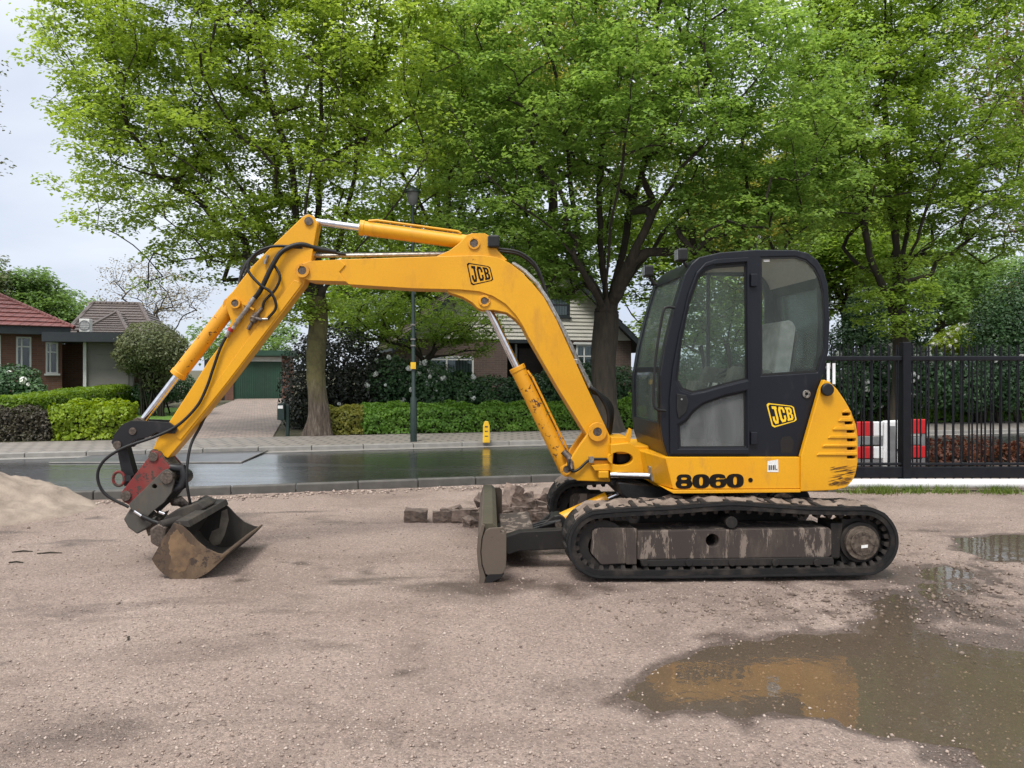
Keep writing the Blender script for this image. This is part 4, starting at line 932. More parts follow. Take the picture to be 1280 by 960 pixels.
def wall_holes(root, fr, name, u0, u1, z0, z1, v, mat, holes, thick=.25):
    return MB().plate([(u0, z0), (u1, z0), (u1, z1), (u0, z1)], v, v + thick, fr, [[(a, c), (b, c), (b, d), (a, d)] for a, b, c, d in holes]).build(name, mat, root)
def tiled(mb, A, B, C, D, rows, t=.035):
    """roof slope A-B along the eave, D-C along the ridge, built as overlapping courses"""
    A, B, C, D = map(Vector, (A, B, C, D)); nrm = (B - A).cross(D - A).normalized()
    if nrm.z < 0: nrm = -nrm
    for i in range(rows):
        a, b = i / rows, (i + 1) / rows
        p = [A.lerp(D, a) + nrm * t, B.lerp(C, a) + nrm * t, B.lerp(C, b) + nrm * .004, A.lerp(D, b) + nrm * .004]
        q = [A.lerp(D, a), B.lerp(C, a)]
        mb.add(p + q, [(0, 1, 2, 3), (4, 5, 1, 0)])

# --- brick bungalow with red hipped roof, left
V1 = 27.0
def rd(px, py, v=V1): return RD.pix(px, py, v)
HB = Frame(-14.95, 25.6, 40.0)                   # the bungalow stands at an angle to the road
def hb(px, py): return HB.pix(px, py, 0.0)
h = thing('bungalow', HB.w(-3, 0, 0.07), 'brick bungalow with red tiled hipped roof and dark fascia', 'house')
uR = 0.0; uL = -9.0; zE = 2.78
w1 = (hb(20, 0)[0], hb(39, 0)[0], hb(30, 464)[1], hb(30, 421)[1]); w2 = (hb(57, 0)[0], hb(72.5, 0)[0], hb(65, 467)[1], hb(65, 428)[1]); w0 = (hb(-40, 0)[0], hb(1, 0)[0], hb(0, 466)[1], hb(0, 419)[1])
wall_holes(h, HB, 'wall', uL, uR, 0.0, zE, 0.0, 'brick_red', [w0, w1, w2])
MB().box(uR - .25, uR, .252, 8, 0.0, zE, HB).build('wall', 'brick_red', h)
MB().box(uL, uL + .25, .252, 8, 0.0, zE, HB).build('wall', 'brick_red', h)
MB().box(uL + .3, uR - .3, .9, .95, 0.0, zE - .02, HB).build('room', 'room_dark', h)
for a, b, c, d in (w0, w1, w2): win(h, HB, a, b, c, d, 0.0, [a + (b - a) * .36], [d - .32], fw=.05)
mb = MB(); mb.box(uL - .55, uR + .15, -.55, -.50, zE - .05, zE + .22, HB); mb.box(uL - .55, uR + .15, -.498, -.002, zE + .01, zE + .05, HB); mb.build('fascia', 'fascia_dark', h)
mb = MB(); e0, e1 = HB.w(uL - .6, -.58, zE + .2), HB.w(uR + .25, -.58, zE + .2); r0, r1 = HB.w(uL + 3, 3.9, zE + 2.75), HB.w(uR - 4.0, 3.9, zE + 2.75)
tiled(mb, e0, e1, r1, r0, 17)
b1 = HB.w(uR + .25, 8.4, zE + .2); b0 = HB.w(uL - .6, 8.4, zE + .2)
tiled(mb, e1, b1, r1, r1, 17); tiled(mb, b1, b0, r0, r1, 17); tiled(mb, b0, e0, r0, r0, 17)
rf = mb.build('roof', 'tile_red', h)
MB().tube([e1, r1], .07, 8).build('hip_ridge', 'tile_red', rf)
MB().tube([r0, r1], .07, 8).build('ridge', 'tile_red', rf)

# --- flat-roofed carport and garage beside it, with a brown hipped roof behind
V2 = 27.9
uR = rd(52, 0, V2 - .6)[0] - .16
uB = rd(79, 0, V2)[0]
h = thing('flat_garage', RD.w(rd(120, 450, V2)[0], V2, 0.07), 'low grey garage with dark flat roof edge next to the brick bungalow', 'garage')
a, b = rd(52, 0, V2)[0], rd(172, 0, V2)[0]; zf = rd(0, 427, V2)[1]
MB().box(uR + .16, b, V2 - .6, V2 + 6, zf, zf + .30, RD).build('flat_roof', 'fascia_dark', h)
ga, gb = rd(108, 0, V2)[0], rd(165, 0, V2)[0]
MB().box(ga, gb, V2 + .1, V2 + .3, 0.0, zf, RD).build('wall', 'render_grey', h)
for k in range(5): 
    z = 0.1 + k * .5; MB().box(ga + .25, gb - .12, V2 + .07, V2 + .098, z, z + .492, RD).build('door_panel', 'render_grey', h)
MB().box(ga - .10, ga - .005, V2, V2 + .12, 0.0, zf, RD).build('post', 'fascia_white', h)
MB().box(uB - 1.6, ga - .12, V2 + 1.9, V2 + 2.0, 0.0, zf, RD).build('back_wall', 'brick_red', h)
da, db = rd(86, 0, V2)[0], rd(98, 0, V2)[0]
dr = MB().box(da, db, V2 + 1.82, V2 + 1.89, 0.07, 2.15, RD).build('door', 'door_brown', h)
MB().tube([RD.w(db - .1, V2 + 1.78, 1.0), RD.w(db - .1, V2 + 1.78, 1.2)], .02, 6).build('door_handle', 'fitting', dr)
MB().box(gb + .004, b, V2 + 1.2, V2 + 1.4, 0.0, zf, RD).build('wall', 'brick_dark', h)
ac = thing('air_conditioner', RD.w(*[rd(106, 412, V2 + .6)[0], V2 + .6, zf + .3]), 'white boxed air conditioner unit on the flat garage roof', 'air conditioner')
ua, ub = rd(100, 0, V2 + .6)[0], rd(113, 0, V2 + .6)[0]
MB().box(ua, ub, V2 + .5, V2 + .85, zf + .36, zf + .80, RD).build('casing', 'window_white', ac, 0, .015)
mb = MB(); cc = ((ua + ub) / 2, zf + .58); mb.plate(circ(cc, .17, 20), V2 + .485, V2 + .499, RD, [circ(cc, .145, 20)])
for k in range(-2, 3): mb.box(cc[0] - .14, cc[0] + .14, V2 + .487, V2 + .497, cc[1] + k * .055 - .008, cc[1] + k * .055 + .008, RD)
mb.build('fan_grille', 'barrier_grey', ac)
for s in (ua + .05, ub - .09): MB().box(s, s + .04, V2 + .52, V2 + .83, zf + .3, zf + .36, RD).build('foot', 'barrier_grey', ac)
V3 = 33.0
h = thing('rear_house', RD.w(rd(140, 420, V3)[0], V3, 0.0), 'house with brown tiled hipped roof rising behind the flat garage', 'house')
ea, eb = rd(82, 0, V3)[0], rd(194, 0, V3)[0]; ze = rd(0, 416, V3)[1]; zr = rd(0, 376, V3 + 3)[1]
MB().box(ea + .4, eb - .4, V3 + .5, V3 + 7, 0, ze, RD).build('wall', 'brick_dark', h)
mb = MB(); A, B_ = RD.w(ea, V3, ze), RD.w(eb, V3, ze); C_, D_ = RD.w(rd(172, 0, V3 + 3)[0], V3 + 3.4, zr), RD.w(rd(113, 0, V3 + 3)[0], V3 + 3.4, zr)
Bb, Ab = RD.w(eb, V3 + 7.4, ze), RD.w(ea, V3 + 7.4, ze)
tiled(mb, A, B_, C_, D_, 11); tiled(mb, B_, Bb, C_, C_, 11); tiled(mb, Ab, A, D_, D_, 11); tiled(mb, Bb, Ab, D_, C_, 11)
rf = mb.build('roof', 'tile_brown', h)
for q in ((A, D_), (B_, C_), (D_, C_)): MB().tube(q, .10, 8).build('ridge', 'tile_brown', rf)
# front hip of the rear house
pk = RD.w(rd(139, 0, V3 + .6)[0], V3 + 1.6, rd(0, 386, V3 + 1)[1]); q0, q1 = RD.w(rd(108, 0, V3)[0], V3 - 1.0, ze), RD.w(rd(168, 0, V3)[0], V3 - 1.0, ze); pb = RD.w(rd(139, 0, V3)[0], V3 + 2.6, rd(0, 386, V3 + 1)[1])
mb = MB(); tiled(mb, q0, q1, pk, pk, 10); tiled(mb, q1, RD.w(rd(168, 0, V3)[0], V3 + 2.4, ze), pb, pk, 10); tiled(mb, RD.w(rd(108, 0, V3)[0], V3 + 2.4, ze), q0, pk, pb, 10)
f2 = mb.build('front_roof', 'tile_brown', h)
for q in ((q0, pk), (q1, pk)): MB().tube(q, .09, 8).build('ridge', 'tile_brown', f2)
MB().box(rd(110, 0, V3)[0], rd(166, 0, V3)[0], V3 - .6, V3 + .49, 0, ze - .01, RD).build('front_wall', 'brick_dark', h)

# --- green garage at the end of the drive
V4 = 42.4
h = thing('green_garage', RD.w(rd(318, 480, V4)[0], V4, 0.07), 'dark green plank garage at the end of the paved driveway', 'garage')
a, b = rd(292, 0, V4)[0], rd(352, 0, V4)[0]; z0_, z1_ = 0.07, rd(0, 451, V4)[1]
n = 22; k = (b - a) / n; rng_ = random.Random(3)
for i in range(n): MB().box(a + i * k + .008, a + (i + 1) * k - .008, V4 + .1 + rng_.uniform(0, .008), V4 + .14, z0_, z1_, RD).build('plank', 'garage_green', h)
MB().box(a, b, V4 + .14, V4 + .3, z0_, z1_, RD).build('door_back', 'fascia_dark', h)
MB().box(rd(281, 0, V4)[0], a - .005, V4, V4 + .4, 0, z1_ + .3, RD).build('brick_pier', 'brick_red', h)
MB().box(b + .005, b + .6, V4, V4 + .4, 0, z1_ + .3, RD).build('brick_pier', 'brick_red', h)
MB().box(a - .004, b + .004, V4 + .02, V4 + .3, z1_ + .004, z1_ + .24, RD).build('lintel', 'fascia_white', h)
MB().box(rd(279, 0, V4)[0], b + .8, V4 - .25, V4 + 6, z1_ + .302, z1_ + .58, RD).build('flat_roof', 'garage_green', h)
MB().box(rd(255, 0, V4)[0], rd(281, 0, V4)[0] - .01, V4 + .1, V4 + .3, 0, z1_ + .1, RD).build('dark_bay', 'room_dark', h)

# --- clapboard house behind the two big trees
V5 = 26.6
h = thing('clapboard_house', RD.w(rd(660, 450, V5)[0], V5, 0.07), 'cream clapboard gabled house on a dark brick ground floor', 'house')
a, b = rd(505, 0, V5)[0], rd(789, 0, V5)[0]; zs = rd(700, 425, V5)[1]; mid = (a + b) / 2 + .1; zt = zs + (b - mid) * .93
wl_ = (rd(524, 0, V5)[0], rd(592, 0, V5)[0], rd(550, 480, V5)[1], rd(550, 445, V5)[1]); wr = (rd(720, 0, V5)[0], rd(741, 0, V5)[0], rd(730, 470, V5)[1], rd(730, 431, V5)[1]); pc = (rd(634, 0, V5)[0], rd(697, 0, V5)[0], 0.08, rd(660, 429, V5)[1])
wall_holes(h, RD, 'wall', a, b, 0.0, zs, V5, 'brick_dark', [wl_, wr, pc])
MB().box(b - .25, b, V5 + .252, V5 + 9, 0, zs, RD).build('wall', 'brick_dark', h); MB().box(a, a + .25, V5 + .252, V5 + 9, 0, zs, RD).build('wall', 'brick_dark', h)
MB().box(a + .26, b - .26, V5 + 1.3, V5 + 1.4, 0, zs - .02, RD).build('room', 'room_dark', h)
win(h, RD, *wl_, V5, [wl_[0] + (wl_[1] - wl_[0]) * .5], [wl_[3] - .12], 'curtain', .06)
win(h, RD, *wr, V5, [wr[0] + (wr[1] - wr[0]) * .48], [wr[3] - .42], 'curtain', .055)
dd = MB().box(pc[0] + .75, pc[1] - .2, V5 + 1.2, V5 + 1.29, .08, pc[3] - .15, RD).build('door', 'door_brown', h)
MB().box(pc[0] + .5, pc[0] + .58, V5 + .8, V5 + .9, .08, pc[3], RD).build('porch_post', 'window_white', h)
MB().box(pc[0] - .02, pc[1] + .02, V5 - .05, V5 - .002, pc[3] + .002, zs - .01, RD).build('porch_lintel', 'fascia_dark', h)
mb = MB(); mb.box(wr[0] - .12, wr[1] + .08, V5 - .10, V5 - .092, wr[3] + .01, wr[3] + .09, RD); mb.box(wr[0] - .12, wr[1] + .08, V5 - .091, V5 - .001, wr[3] + .012, wr[3] + .06, RD); mb.build('window_hood', 'window_white', h)
gw = (rd(684, 0, V5)[0], rd(712, 0, V5)[0], rd(700, 396, V5)[1], rd(700, 371, V5)[1])
bh = .135; z = zs + .004
while z < zt - .05:
    def half(zz): return max(0.02, (zt - zz) / .93)
    wL0, wR0 = max(a, mid - half(z)), min(b, mid + half(z)); wL1, wR1 = max(a, mid - half(z + bh)), min(b, mid + half(z + bh))
    segs = [(wL0, wR0, wL1, wR1)]
    if z + bh > gw[2] - .04 and z < gw[3] + .04: segs = [(wL0, gw[0] - .01, wL1, gw[0] - .01), (gw[1] + .01, wR0, gw[1] + .01, wR1)]
    for l0, r0_, l1, r1_ in segs:
        V = [RD.w(l0, V5 - .045, z), RD.w(r0_, V5 - .045, z), RD.w(r1_, V5 - .012, z + bh), RD.w(l1, V5 - .012, z + bh), RD.w(l0, V5 + .02, z), RD.w(r0_, V5 + .02, z), RD.w(r1_, V5 + .02, z + bh), RD.w(l1, V5 + .02, z + bh)]
        MB().add(V, [(0, 1, 2, 3), (4, 5, 1, 0), (1, 5, 6, 2), (4, 0, 3, 7), (3, 2, 6, 7)]).build('siding_board', 'siding', h)
    z += bh
MB().plate([(a, zs), (b, zs), (mid, zt)], V5 + .025, V5 + .2, RD, [[(gw[0], gw[2]), (gw[1], gw[2]), (gw[1], gw[3]), (gw[0], gw[3])]]).build('gable_wall', 'siding', h)
MB().box(gw[0] - .3, gw[1] + .3, V5 + .7, V5 + .75, gw[2] - .3, gw[3] + .3, RD).build('room', 'room_dark', h)
win(h, RD, gw[0], gw[1], gw[2], gw[3], V5, [], [gw[3] - .3], 'curtain', .07, 'fascia_dark')
ov = .45
for s, e in ((1, b), (-1, a)):
    lo_, hi_ = (e + s * ov, zs - ov * .93), (mid, zt)
    mb = MB(); tiled(mb, RD.w(lo_[0], V5 - .5, lo_[1] + .12), RD.w(lo_[0], V5 + 9.4, lo_[1] + .12), RD.w(hi_[0], V5 + 9.4, hi_[1] + .12), RD.w(hi_[0], V5 - .5, hi_[1] + .12), 18)
    rf = mb.build('roof', 'tile_brown', h)
    MB().plate([(lo_[0], lo_[1] - .12), (lo_[0], lo_[1] + .11), (hi_[0], hi_[1] + .11), (hi_[0], hi_[1] - .12)], V5 - .5, V5 - .42, RD).build('verge_board', 'fascia_dark', rf)
    MB().plate([(lo_[0], lo_[1] - .02), (lo_[0], lo_[1] + .1), (hi_[0], hi_[1] + .1), (hi_[0], hi_[1] - .02)], V5 - .418, V5 + 9.3, RD).build('roof_deck', 'fascia_dark', rf)
MB().box(mid - 1.5, mid - .9, V5 + 4, V5 + 4.6, zt - 1.2, zt + .9, RD).build('chimney', 'brick_dark', h)
# --- pale shed beyond the gate
V6 = 44.0
h = thing('pale_shed', RD.w(RD.pix(1178, 430, V6)[0], V6, 0), 'low shed with pale metal roof far behind the gate', 'shed')
a, b = RD.pix(1150, 0, V6)[0], RD.pix(1206, 0, V6)[0]; ze = RD.pix(1178, 427, V6)[1]; zp = RD.pix(1178, 413, V6)[1]
MB().box(a, b, V6, V6 + 6, -.1, ze, RD).build('wall', 'render_grey', h)
mb = MB(); V = [RD.w(a - .3, V6 - .4, ze), RD.w(b + .3, V6 - .4, ze), RD.w(b + .3, V6 + 3, zp), RD.w(a - .3, V6 + 3, zp), RD.w(b + .3, V6 + 6.4, ze), RD.w(a - .3, V6 + 6.4, ze)]
mb.add(V, [(0, 1, 2, 3), (3, 2, 4, 5)]); r_ = mb.build('roof', 'metal_roof', h); s_ = r_.modifiers.new('thick', 'SOLIDIFY'); s_.thickness = .08

# ================================================================== street furniture
b = gnd(517, 552, .095); lp = thing('street_lamp', (b[0], b[1], .095), 'slim dark green lamp post with small post top lantern', 'street lamp')
zt_ = px3(512, 236, b[1])[2]
MB().tube([(b[0], b[1], .09), (b[0], b[1], 1.0), (b[0], b[1], 1.05), (b[0] - .02, b[1], zt_ - .35)], [.07, .07, .042, .030], 14).build('pole', 'post_green', lp, 60)
MB().tube([(b[0] - .02, b[1], zt_ - .35), (b[0] - .02, b[1], zt_ - .3), (b[0] - .02, b[1], zt_ - .08)], [.05, .09, .13], 16).build('lantern_glass', 'lamp_clear', lp, 50)
MB().tube([(b[0] - .02, b[1], zt_ - .08), (b[0] - .02, b[1], zt_ - .03), (b[0] - .02, b[1], zt_ + .05)], [.17, .16, .03], 16).build('lantern_cap', 'post_green', lp, 50)
zz = px3(517, 457, b[1])[2]; MB().box(b[0] - .055, b[0] + .055, b[1] - .072, b[1] - .06, zz - .07, zz + .07).build('number_plate', 'marker_yellow', lp)
for q in (406, 424, 432): 
    zz = px3(517, q, b[1])[2]; MB().tube([(b[0] - .01, b[1], zz - .015), (b[0] - .01, b[1], zz + .015)], .055, 12).build('band', 'fitting', lp)
b = gnd(608, 553, .095); y = thing('marker_post', (b[0], b[1], .095), 'short yellow utility marker post at the pavement edge', 'marker post')
hw, hh = .074, .44
MB().plate([(b[0] - hw, .09), (b[0] + hw, .09), (b[0] + hw * .92, .09 + hh * .8), (b[0] + hw * .5, .09 + hh), (b[0] - hw * .5, .09 + hh), (b[0] - hw * .92, .09 + hh * .8)], b[1] - .06, b[1] + .06).build('post', 'marker_yellow', y, 0, .012)
for q, hq in ((.13, .02), (.23, .02), (.32, .03)): MB().box(b[0] - .03, b[0] + .03, b[1] - .064, b[1] - .0605, .09 + q, .09 + q + hq).build('print', 'pin_steel', y)
b = gnd(352, 545, .09); m_ = thing('letter_box', (b[0], b[1], .08), 'dark green letter box on a post where the driveway meets the pavement', 'letter box')
MB().box(b[0] + .10, b[0] + .17, b[1] - .03, b[1] + .05, .07, .8).build('post', 'post_green', m_, 0, .006)
MB().plate([(b[0] - .06, .46), (b[0] + .095, .46), (b[0] + .095, .80), (b[0] + .07, .84), (b[0] - .04, .84), (b[0] - .06, .80)], b[1] - .14, b[1] + .14).build('box', 'post_green', m_, 0, .01)
MB().box(b[0] - .045, b[0] + .07, b[1] - .147, b[1] - .1405, .72, .79).build('name_plate', 'decal_white', m_)

# --- the black sliding gate: every bar its own piece
GY0 = 10.30
def zat(py, y): return CAMZ - (py - HY) / F * y
xa, xb = 3.9, 10.6
gate = thing('sliding_gate', (7.0, GY0, 0.0), 'black steel sliding gate with upright round bars and heavy bottom beam', 'gate')
zr_ = zat(448, GY0); zb1 = zat(583, GY0); zb0 = zat(597, GY0)
MB().box(xa, xb, GY0 - .04, GY0 + .04, zr_ - .032, zr_ + .032).build('top_rail', 'fence_black', gate, 0, .012)
MB().box(xa, xb, GY0 - .045, GY0 + .045, zb0, zb1).build('bottom_beam', 'fence_black', gate, 0, .01)
MB().box(xa, xb, GY0 - .03, GY0 + .03, zb1 + .02, zb1 + .05).build('lower_rail', 'fence_black', gate, 0, .006)
me = None; x = xa + .05
zt2 = zat(431, GY0)
while x < xb:
    if me is None: o = MB().tube([(0, 0, zb1), (0, 0, zt2)], .0115, 8).build('bar', 'fence_black', None, 50); me = o.data; o.parent = gate
    else: o = link(bpy.data.objects.new('bar', me), gate)
    o.location = (x - 7.0, 0, random.uniform(-.004, .004)); x += .108
for pxp in (1131, 1290):
    xx = (pxp - CX) / F * GY0; MB().box(xx - .055, xx + .055, GY0 - .07, GY0 + .05, 0.0, zat(428, GY0)).build('post', 'fence_black', gate, 0, .008)
fy = 10.95
fence = thing('railing', (7.0, fy, -.05), 'second row of black upright bars standing close behind the sliding gate', 'fence')
for zz in (zat(447, fy), zat(580, fy)): MB().box(xa, 11.5, fy - .02, fy + .02, zz - .02, zz + .02).build('rail', 'fence_black', fence, 0, .006)
me = None; x = xa + .02
while x < 11.5:
    if me is None: o = MB().box(-.008, .008, -.008, .008, -.05, zat(434, fy)).build('bar', 'fence_black', None); me = o.data; o.parent = fence
    else: o = link(bpy.data.objects.new('bar', me), fence)
    o.location = (x - 7.0, 0, .05 + random.uniform(-.004, .004)); x += .131
# pale strips on the gate end
for q in (1035.5, 1042.5):
    xx = (q - CX) / F * (GY0 - .06); o = MB().box(xx - .018, xx + .018, GY0 - .062, GY0 - .046, zat(480, GY0), zat(454, GY0)).build('reflector_strip', 'white_plastic', gate)
pz = .06
pp = MB().tube([(3.6, 10.12, .10), (6, 10.12, .101), (9, 10.13, .10), (12, 10.14, .10)], .064, 18).build('white_pipe', 'white_plastic', None, 60)
tag(pp, 'long white plastic pipe lying at the foot of the black gate', 'pipe')
for xx in (4.2, 6.4, 8.6, 10.8):
    o = MB().plate([(xx - .08, -.03), (xx + .08, -.03), (xx + .05, .045), (xx - .05, .045)], 10.06, 10.2).build('pipe_support', 'kerbstone', None, 0, .006)
    tag(o, 'small concrete block carrying the white pipe below the gate', 'block', 'blocks under the pipe')

# --- red and white road barrier behind the gate
by = 12.0
bar = thing('road_barrier', (5.9, by, -.05), 'red and white road barrier with pale stand behind the black gate', 'barrier')
def bxx(px): return (px - CX) / F * by
rows = [(527, 545, -3), (558, 573, -1)]
for y0, y1, dy in rows:
    segs = [(1068, 1091, 'barrier_red'), (1091, 1103, 'white_plastic'), (1132, 1136, 'white_plastic'), (1136, 1158, 'barrier_red')]
    for p0, p1, mt in segs:
        off = dy if p0 > 1110 else 0
        MB().box(bxx(p0) + .003, bxx(p1) - .003, by - .03, by + .03, zat(y1 + off, by), zat(y0 + off, by)).build('board_section', mt, bar, 0, .012)
MB().plate([(bxx(1102), -.05), (bxx(1141), -.05), (bxx(1128), zat(525, by)), (bxx(1104), zat(526, by))], by - .06, by + .06).build('stand', 'white_plastic', bar, 0, .02)
MB().plate([(bxx(1107), .02), (bxx(1117), .02), (bxx(1116), zat(532, by)), (bxx(1107), zat(532, by))], by - .075, by - .061).build('stand_panel', 'barrier_grey', bar, 0, .005)
for y0, y1 in ((546, 556), (574, 584)): MB().box(bxx(1068), bxx(1158), by - .02, by + .02, zat(y1, by), zat(y0, by)).build('rail', 'barrier_grey', bar, 0, .006)
for p in (1072, 1154): MB().box(bxx(p) - .03, bxx(p) + .03, by - .022, by + .022, -.05, zat(527, by)).build('leg', 'barrier_grey', bar, 0, .006)
# lamp of the barrier stand
MB().tube([(bxx(1120), by - .062, zat(562, by)), (bxx(1120), by - .08, zat(562, by))], .02, 10).build('knob', 'decal_black', bar)

# --- broken paving blocks piled behind the dozer blade
def rubble_mesh(seed, w, d, h, chip):
    rr = random.Random(seed); bm = bmesh.new(); bmesh.ops.create_cube(bm, size=1)
    bmesh.ops.subdivide_edges(bm, edges=bm.edges[:], cuts=2, use_grid_fill=True)
    for v in bm.verts:
        k = 1 - chip * (.5 + .5 * noise.noise(Vector(v.co) * 2.2 + Vector((seed * 1.7, 0, 0))))
        v.co = Vector((v.co.x * w * (k if v.co.x > 0 else 1), v.co.y * d, v.co.z * h)) + Vector((rr.uniform(-1, 1), rr.uniform(-1, 1), rr.uniform(-1, 1))) * .009
    if chip > .2:
        c = Vector((w * .28, 0, h * .25)); nn = Vector((rr.uniform(.4, 1), rr.uniform(-.5, .5), rr.uniform(.2, 1))).normalized()
        r_ = bmesh.ops.bisect_plane(bm, geom=bm.verts[:] + bm.edges[:] + bm.faces[:], plane_co=c, plane_no=nn, clear_outer=True)
        ed = [e for e in r_['geom_cut'] if isinstance(e, bmesh.types.BMEdge)]
        if ed: bmesh.ops.contextual_create(bm, geom=ed)
    bmesh.ops.triangulate(bm, faces=[f for f in bm.faces if len(f.verts) > 4])
    me = bpy.data.meshes.new('paving_block'); bm.to_mesh(me); bm.free(); me.materials.append(MATS['brick_rubble']); return me
RUB = [rubble_mesh(i, w, d, h, c) for i, (w, d, h, c) in enumerate([(.19, .11, .10, .16), (.18, .12, .10, .2), (.15, .13, .11, .34), (.13, .12, .10, .4), (.20, .12, .10, .3), (.12, .11, .10, .5)])]
rl = [  # px, py of the centre, base depth, mesh, rz, tilt, scale, height of centre
 (520, 645, 0, 4, -5, 1.0), (555, 646, 0, 8, 3, .95), (581, 645, 1, 5, 0, 1.15), (589, 652, 3, 40, 12, .75), (598, 646, 2, 20, 0, .9), (570, 640, 4, -14, 18, .9), (607, 631, 4, 60, -50, .95), (618, 645, 1, 10, 5, .85), (628, 646, 1, 30, 0, .95),
 (640, 642, 0, -20, 4, .95), (634, 634, 3, 15, 25, .95), (652, 641, 2, 70, 0, 1.0), (648, 632, 4, 20, -20, 1.0), (662, 636, 1, -10, 14, 1.05), (672, 634, 2, 35, -10, 1.05), (664, 645, 0, 5, 0, 1.0), (676, 646, 3, 50, 8, 1.0), (682, 640, 2, 10, 0, .95),
 (640, 622, 0, 40, 62, 1.15), (655, 626, 1, -25, 22, 1.0), (677, 624, 5, 20, 35, 1.1), (688, 616, 5, 70, 40, 1.0), (604, 640, 5, 0, 30, 1.0), (560, 641, 5, 50, 5, .8), (648, 650, 1, 2, 0, .9), (686, 648, 0, -30, 0, .9)]
lab = {0: 'single paving block lying apart from the rubble pile', 18: 'large paving slab leaning upright on the rubble pile', 2: 'squared paving block at the front edge of the rubble pile', 3: 'small pointed chip of paving in front of the rubble pile'}
for i, (px, py, mi, rz, tl, sc) in enumerate(rl):
    zc = .05 + max(0, (646 - py)) * .0062
    x, y_ = gnd(px, py, zc)
    y_ = min(max(y_, 7.35), 9.4); x = (px - CX) / F * y_; zc = max(.05, CAMZ - (py - HY) / F * y_)
    o = bpy.data.objects.new('paving_block', RUB[mi]); link(o, None); o.location = (x, y_, zc); o.rotation_euler = (R(random.uniform(-8, 8) if tl else 0), R(-tl), R(rz)); o.scale = (sc * 1.28,) * 3
    tag(o, lab.get(i, 'broken greyish brown paving block in the pile behind the dozer blade'), 'paving block', 'broken paving blocks')
# twigs and scraps on the yard, left
for px, py, ln in ((182, 661, .10), (28, 690, .16), (62, 692, .2), (20, 704, .12), (160, 800, .02)):
    x, y_ = gnd(px, py); a_ = random.uniform(-.3, .3); z_ = float(zyard(x, y_))
    o = MB().tube([(x - ln / 2, y_ - a_ * .1, z_ + .006), (x, y_ + .01, z_ + .012), (x + ln / 2, y_ + a_ * .1, z_ + .006)], [.006, .007, .004], 6).build('twig', 'twig_dark', None)
    tag(o, 'short dark twig lying on the bare yard near the sand heap', 'twig', 'twigs on the yard')

# ================================================================== the excavator
EX = thing('excavator', (1.66, 6.82, 0.0), 'yellow tracked mini excavator with black cab, long boom and rusty bucket', 'excavator')
def up(px, py, v): return UP.pix(px, py, v)
def ups(L, v): return UP.pts(L, v)
def upw(px, py, v): return UP.pw(px, py, v)
def pin(parent, px, py, v0, v1, rpx, mat='pin_steel', collar=None, vref=None):
    """a pin across the plates, with its collar"""
    u, z = up(px, py, v0 if vref is None else vref); r = rpx * 6.5 / F
    if collar: 
        MB().plate(circ((u, z), collar * 6.5 / F, 24), v0, v1, UP, [circ((u, z), r, 24)]).build('pin_boss', 'yellow_chipped', parent, 40, .004)
    return MB().plate(circ((u, z), r * .98, 20), v0 + .006, v1 - .006, UP).build('pin', mat, parent, 40, .003)
def hose(name, P, r, parent, mat='rubber_clean', n=8, k=7):
    """P: list of (px, py, v)"""
    return MB().tube(spline([upw(*p) for p in P], k), r, n).build(name, mat, parent, 60)

# ---- boom
bv = -.13                                     # near face of the boom
BOOM_TOP = [(372, 333), (378, 329.5), (388, 326), (432, 324), (545, 320.5), (600, 319), (620, 321), (636, 328), (652, 340), (667, 356), (680, 372), (696, 401), (735, 487), (763, 546)]
BOOM_BOT = [(752, 553), (738, 551), (732, 541), (700, 489), (660, 420), (653, 406), (645, 394), (632, 380), (616, 370), (600, 364.5), (575, 362), (515, 360.5), (436, 355.5), (432, 352), (388, 350), (379, 348), (371, 343)]
boom = MB().plate(ups(BOOM_TOP + BOOM_BOT, bv), bv, .13, UP).build('boom', 'yellow', EX, 0, .008)
# ear for the dipper ram, and lug for the lift ram: narrower plates that stand out of the box
MB().plate(ups([(545, 324), (546, 320), (562, 313), (575, 303), (583, 294), (590, 291.5), (606, 291.5), (614, 296), (618, 304), (622, 313), (634, 325), (600, 340)], -.105), -.105, -.06, UP).build('ear_plate', 'yellow', boom, 0, .005)
MB().plate(ups([(545, 324), (546, 320), (562, 313), (575, 303), (583, 294), (590, 291.5), (606, 291.5), (614, 296), (618, 304), (622, 313), (634, 325), (600, 340)], -.105), .06, .105, UP).build('ear_plate', 'yellow', boom, 0, .005)
LUG = [(556, 355), (560, 365), (578, 371), (590, 378), (597, 385), (603, 387.5), (617, 387.5), (634, 391), (645, 399), (656, 411), (664, 424), (668, 405), (640, 365), (600, 350)]
for v0, v1 in ((-.11, -.05), (.05, .11)): MB().plate(ups(LUG, -.11), v0, v1, UP).build('lug_plate', 'yellow', boom, 0, .005)
# raised tip fork cheeks
TIP = [(371.5, 334), (378, 329.5), (388, 326), (424, 324.5), (432, 331), (424, 340), (432, 352), (388, 350.5), (379, 348), (371, 343)]
for v0, v1 in ((-.142, -.1305), (.1305, .142)): MB().plate(ups(TIP, -.142), v0, v1, UP).build('fork_cheek', 'yellow', boom, 0, .004)
pin(boom, 377.5, 338, -.165, -.143, 5.2, collar=8.6)
pin(boom, 592.5, 304, -.12, -.106, 5.2, collar=7.6); pin(boom, 605.5, 376, -.125, -.111, 4.6, collar=7.4); pin(boom, 747, 540, -.19, -.162, 5.6, collar=12)
# warning lamp on the boom
u, z = up(617, 302, -.14)
wl2 = MB().box(u - .045, u + .05, -.16, -.04, z - .05, z + .055, UP).build('work_lamp', 'rubber_clean', boom, 0, .014)
MB().box(u - .052, u - .0455, -.148, -.052, z - .04, z + .045, UP).build('lens', 'lens', wl2)
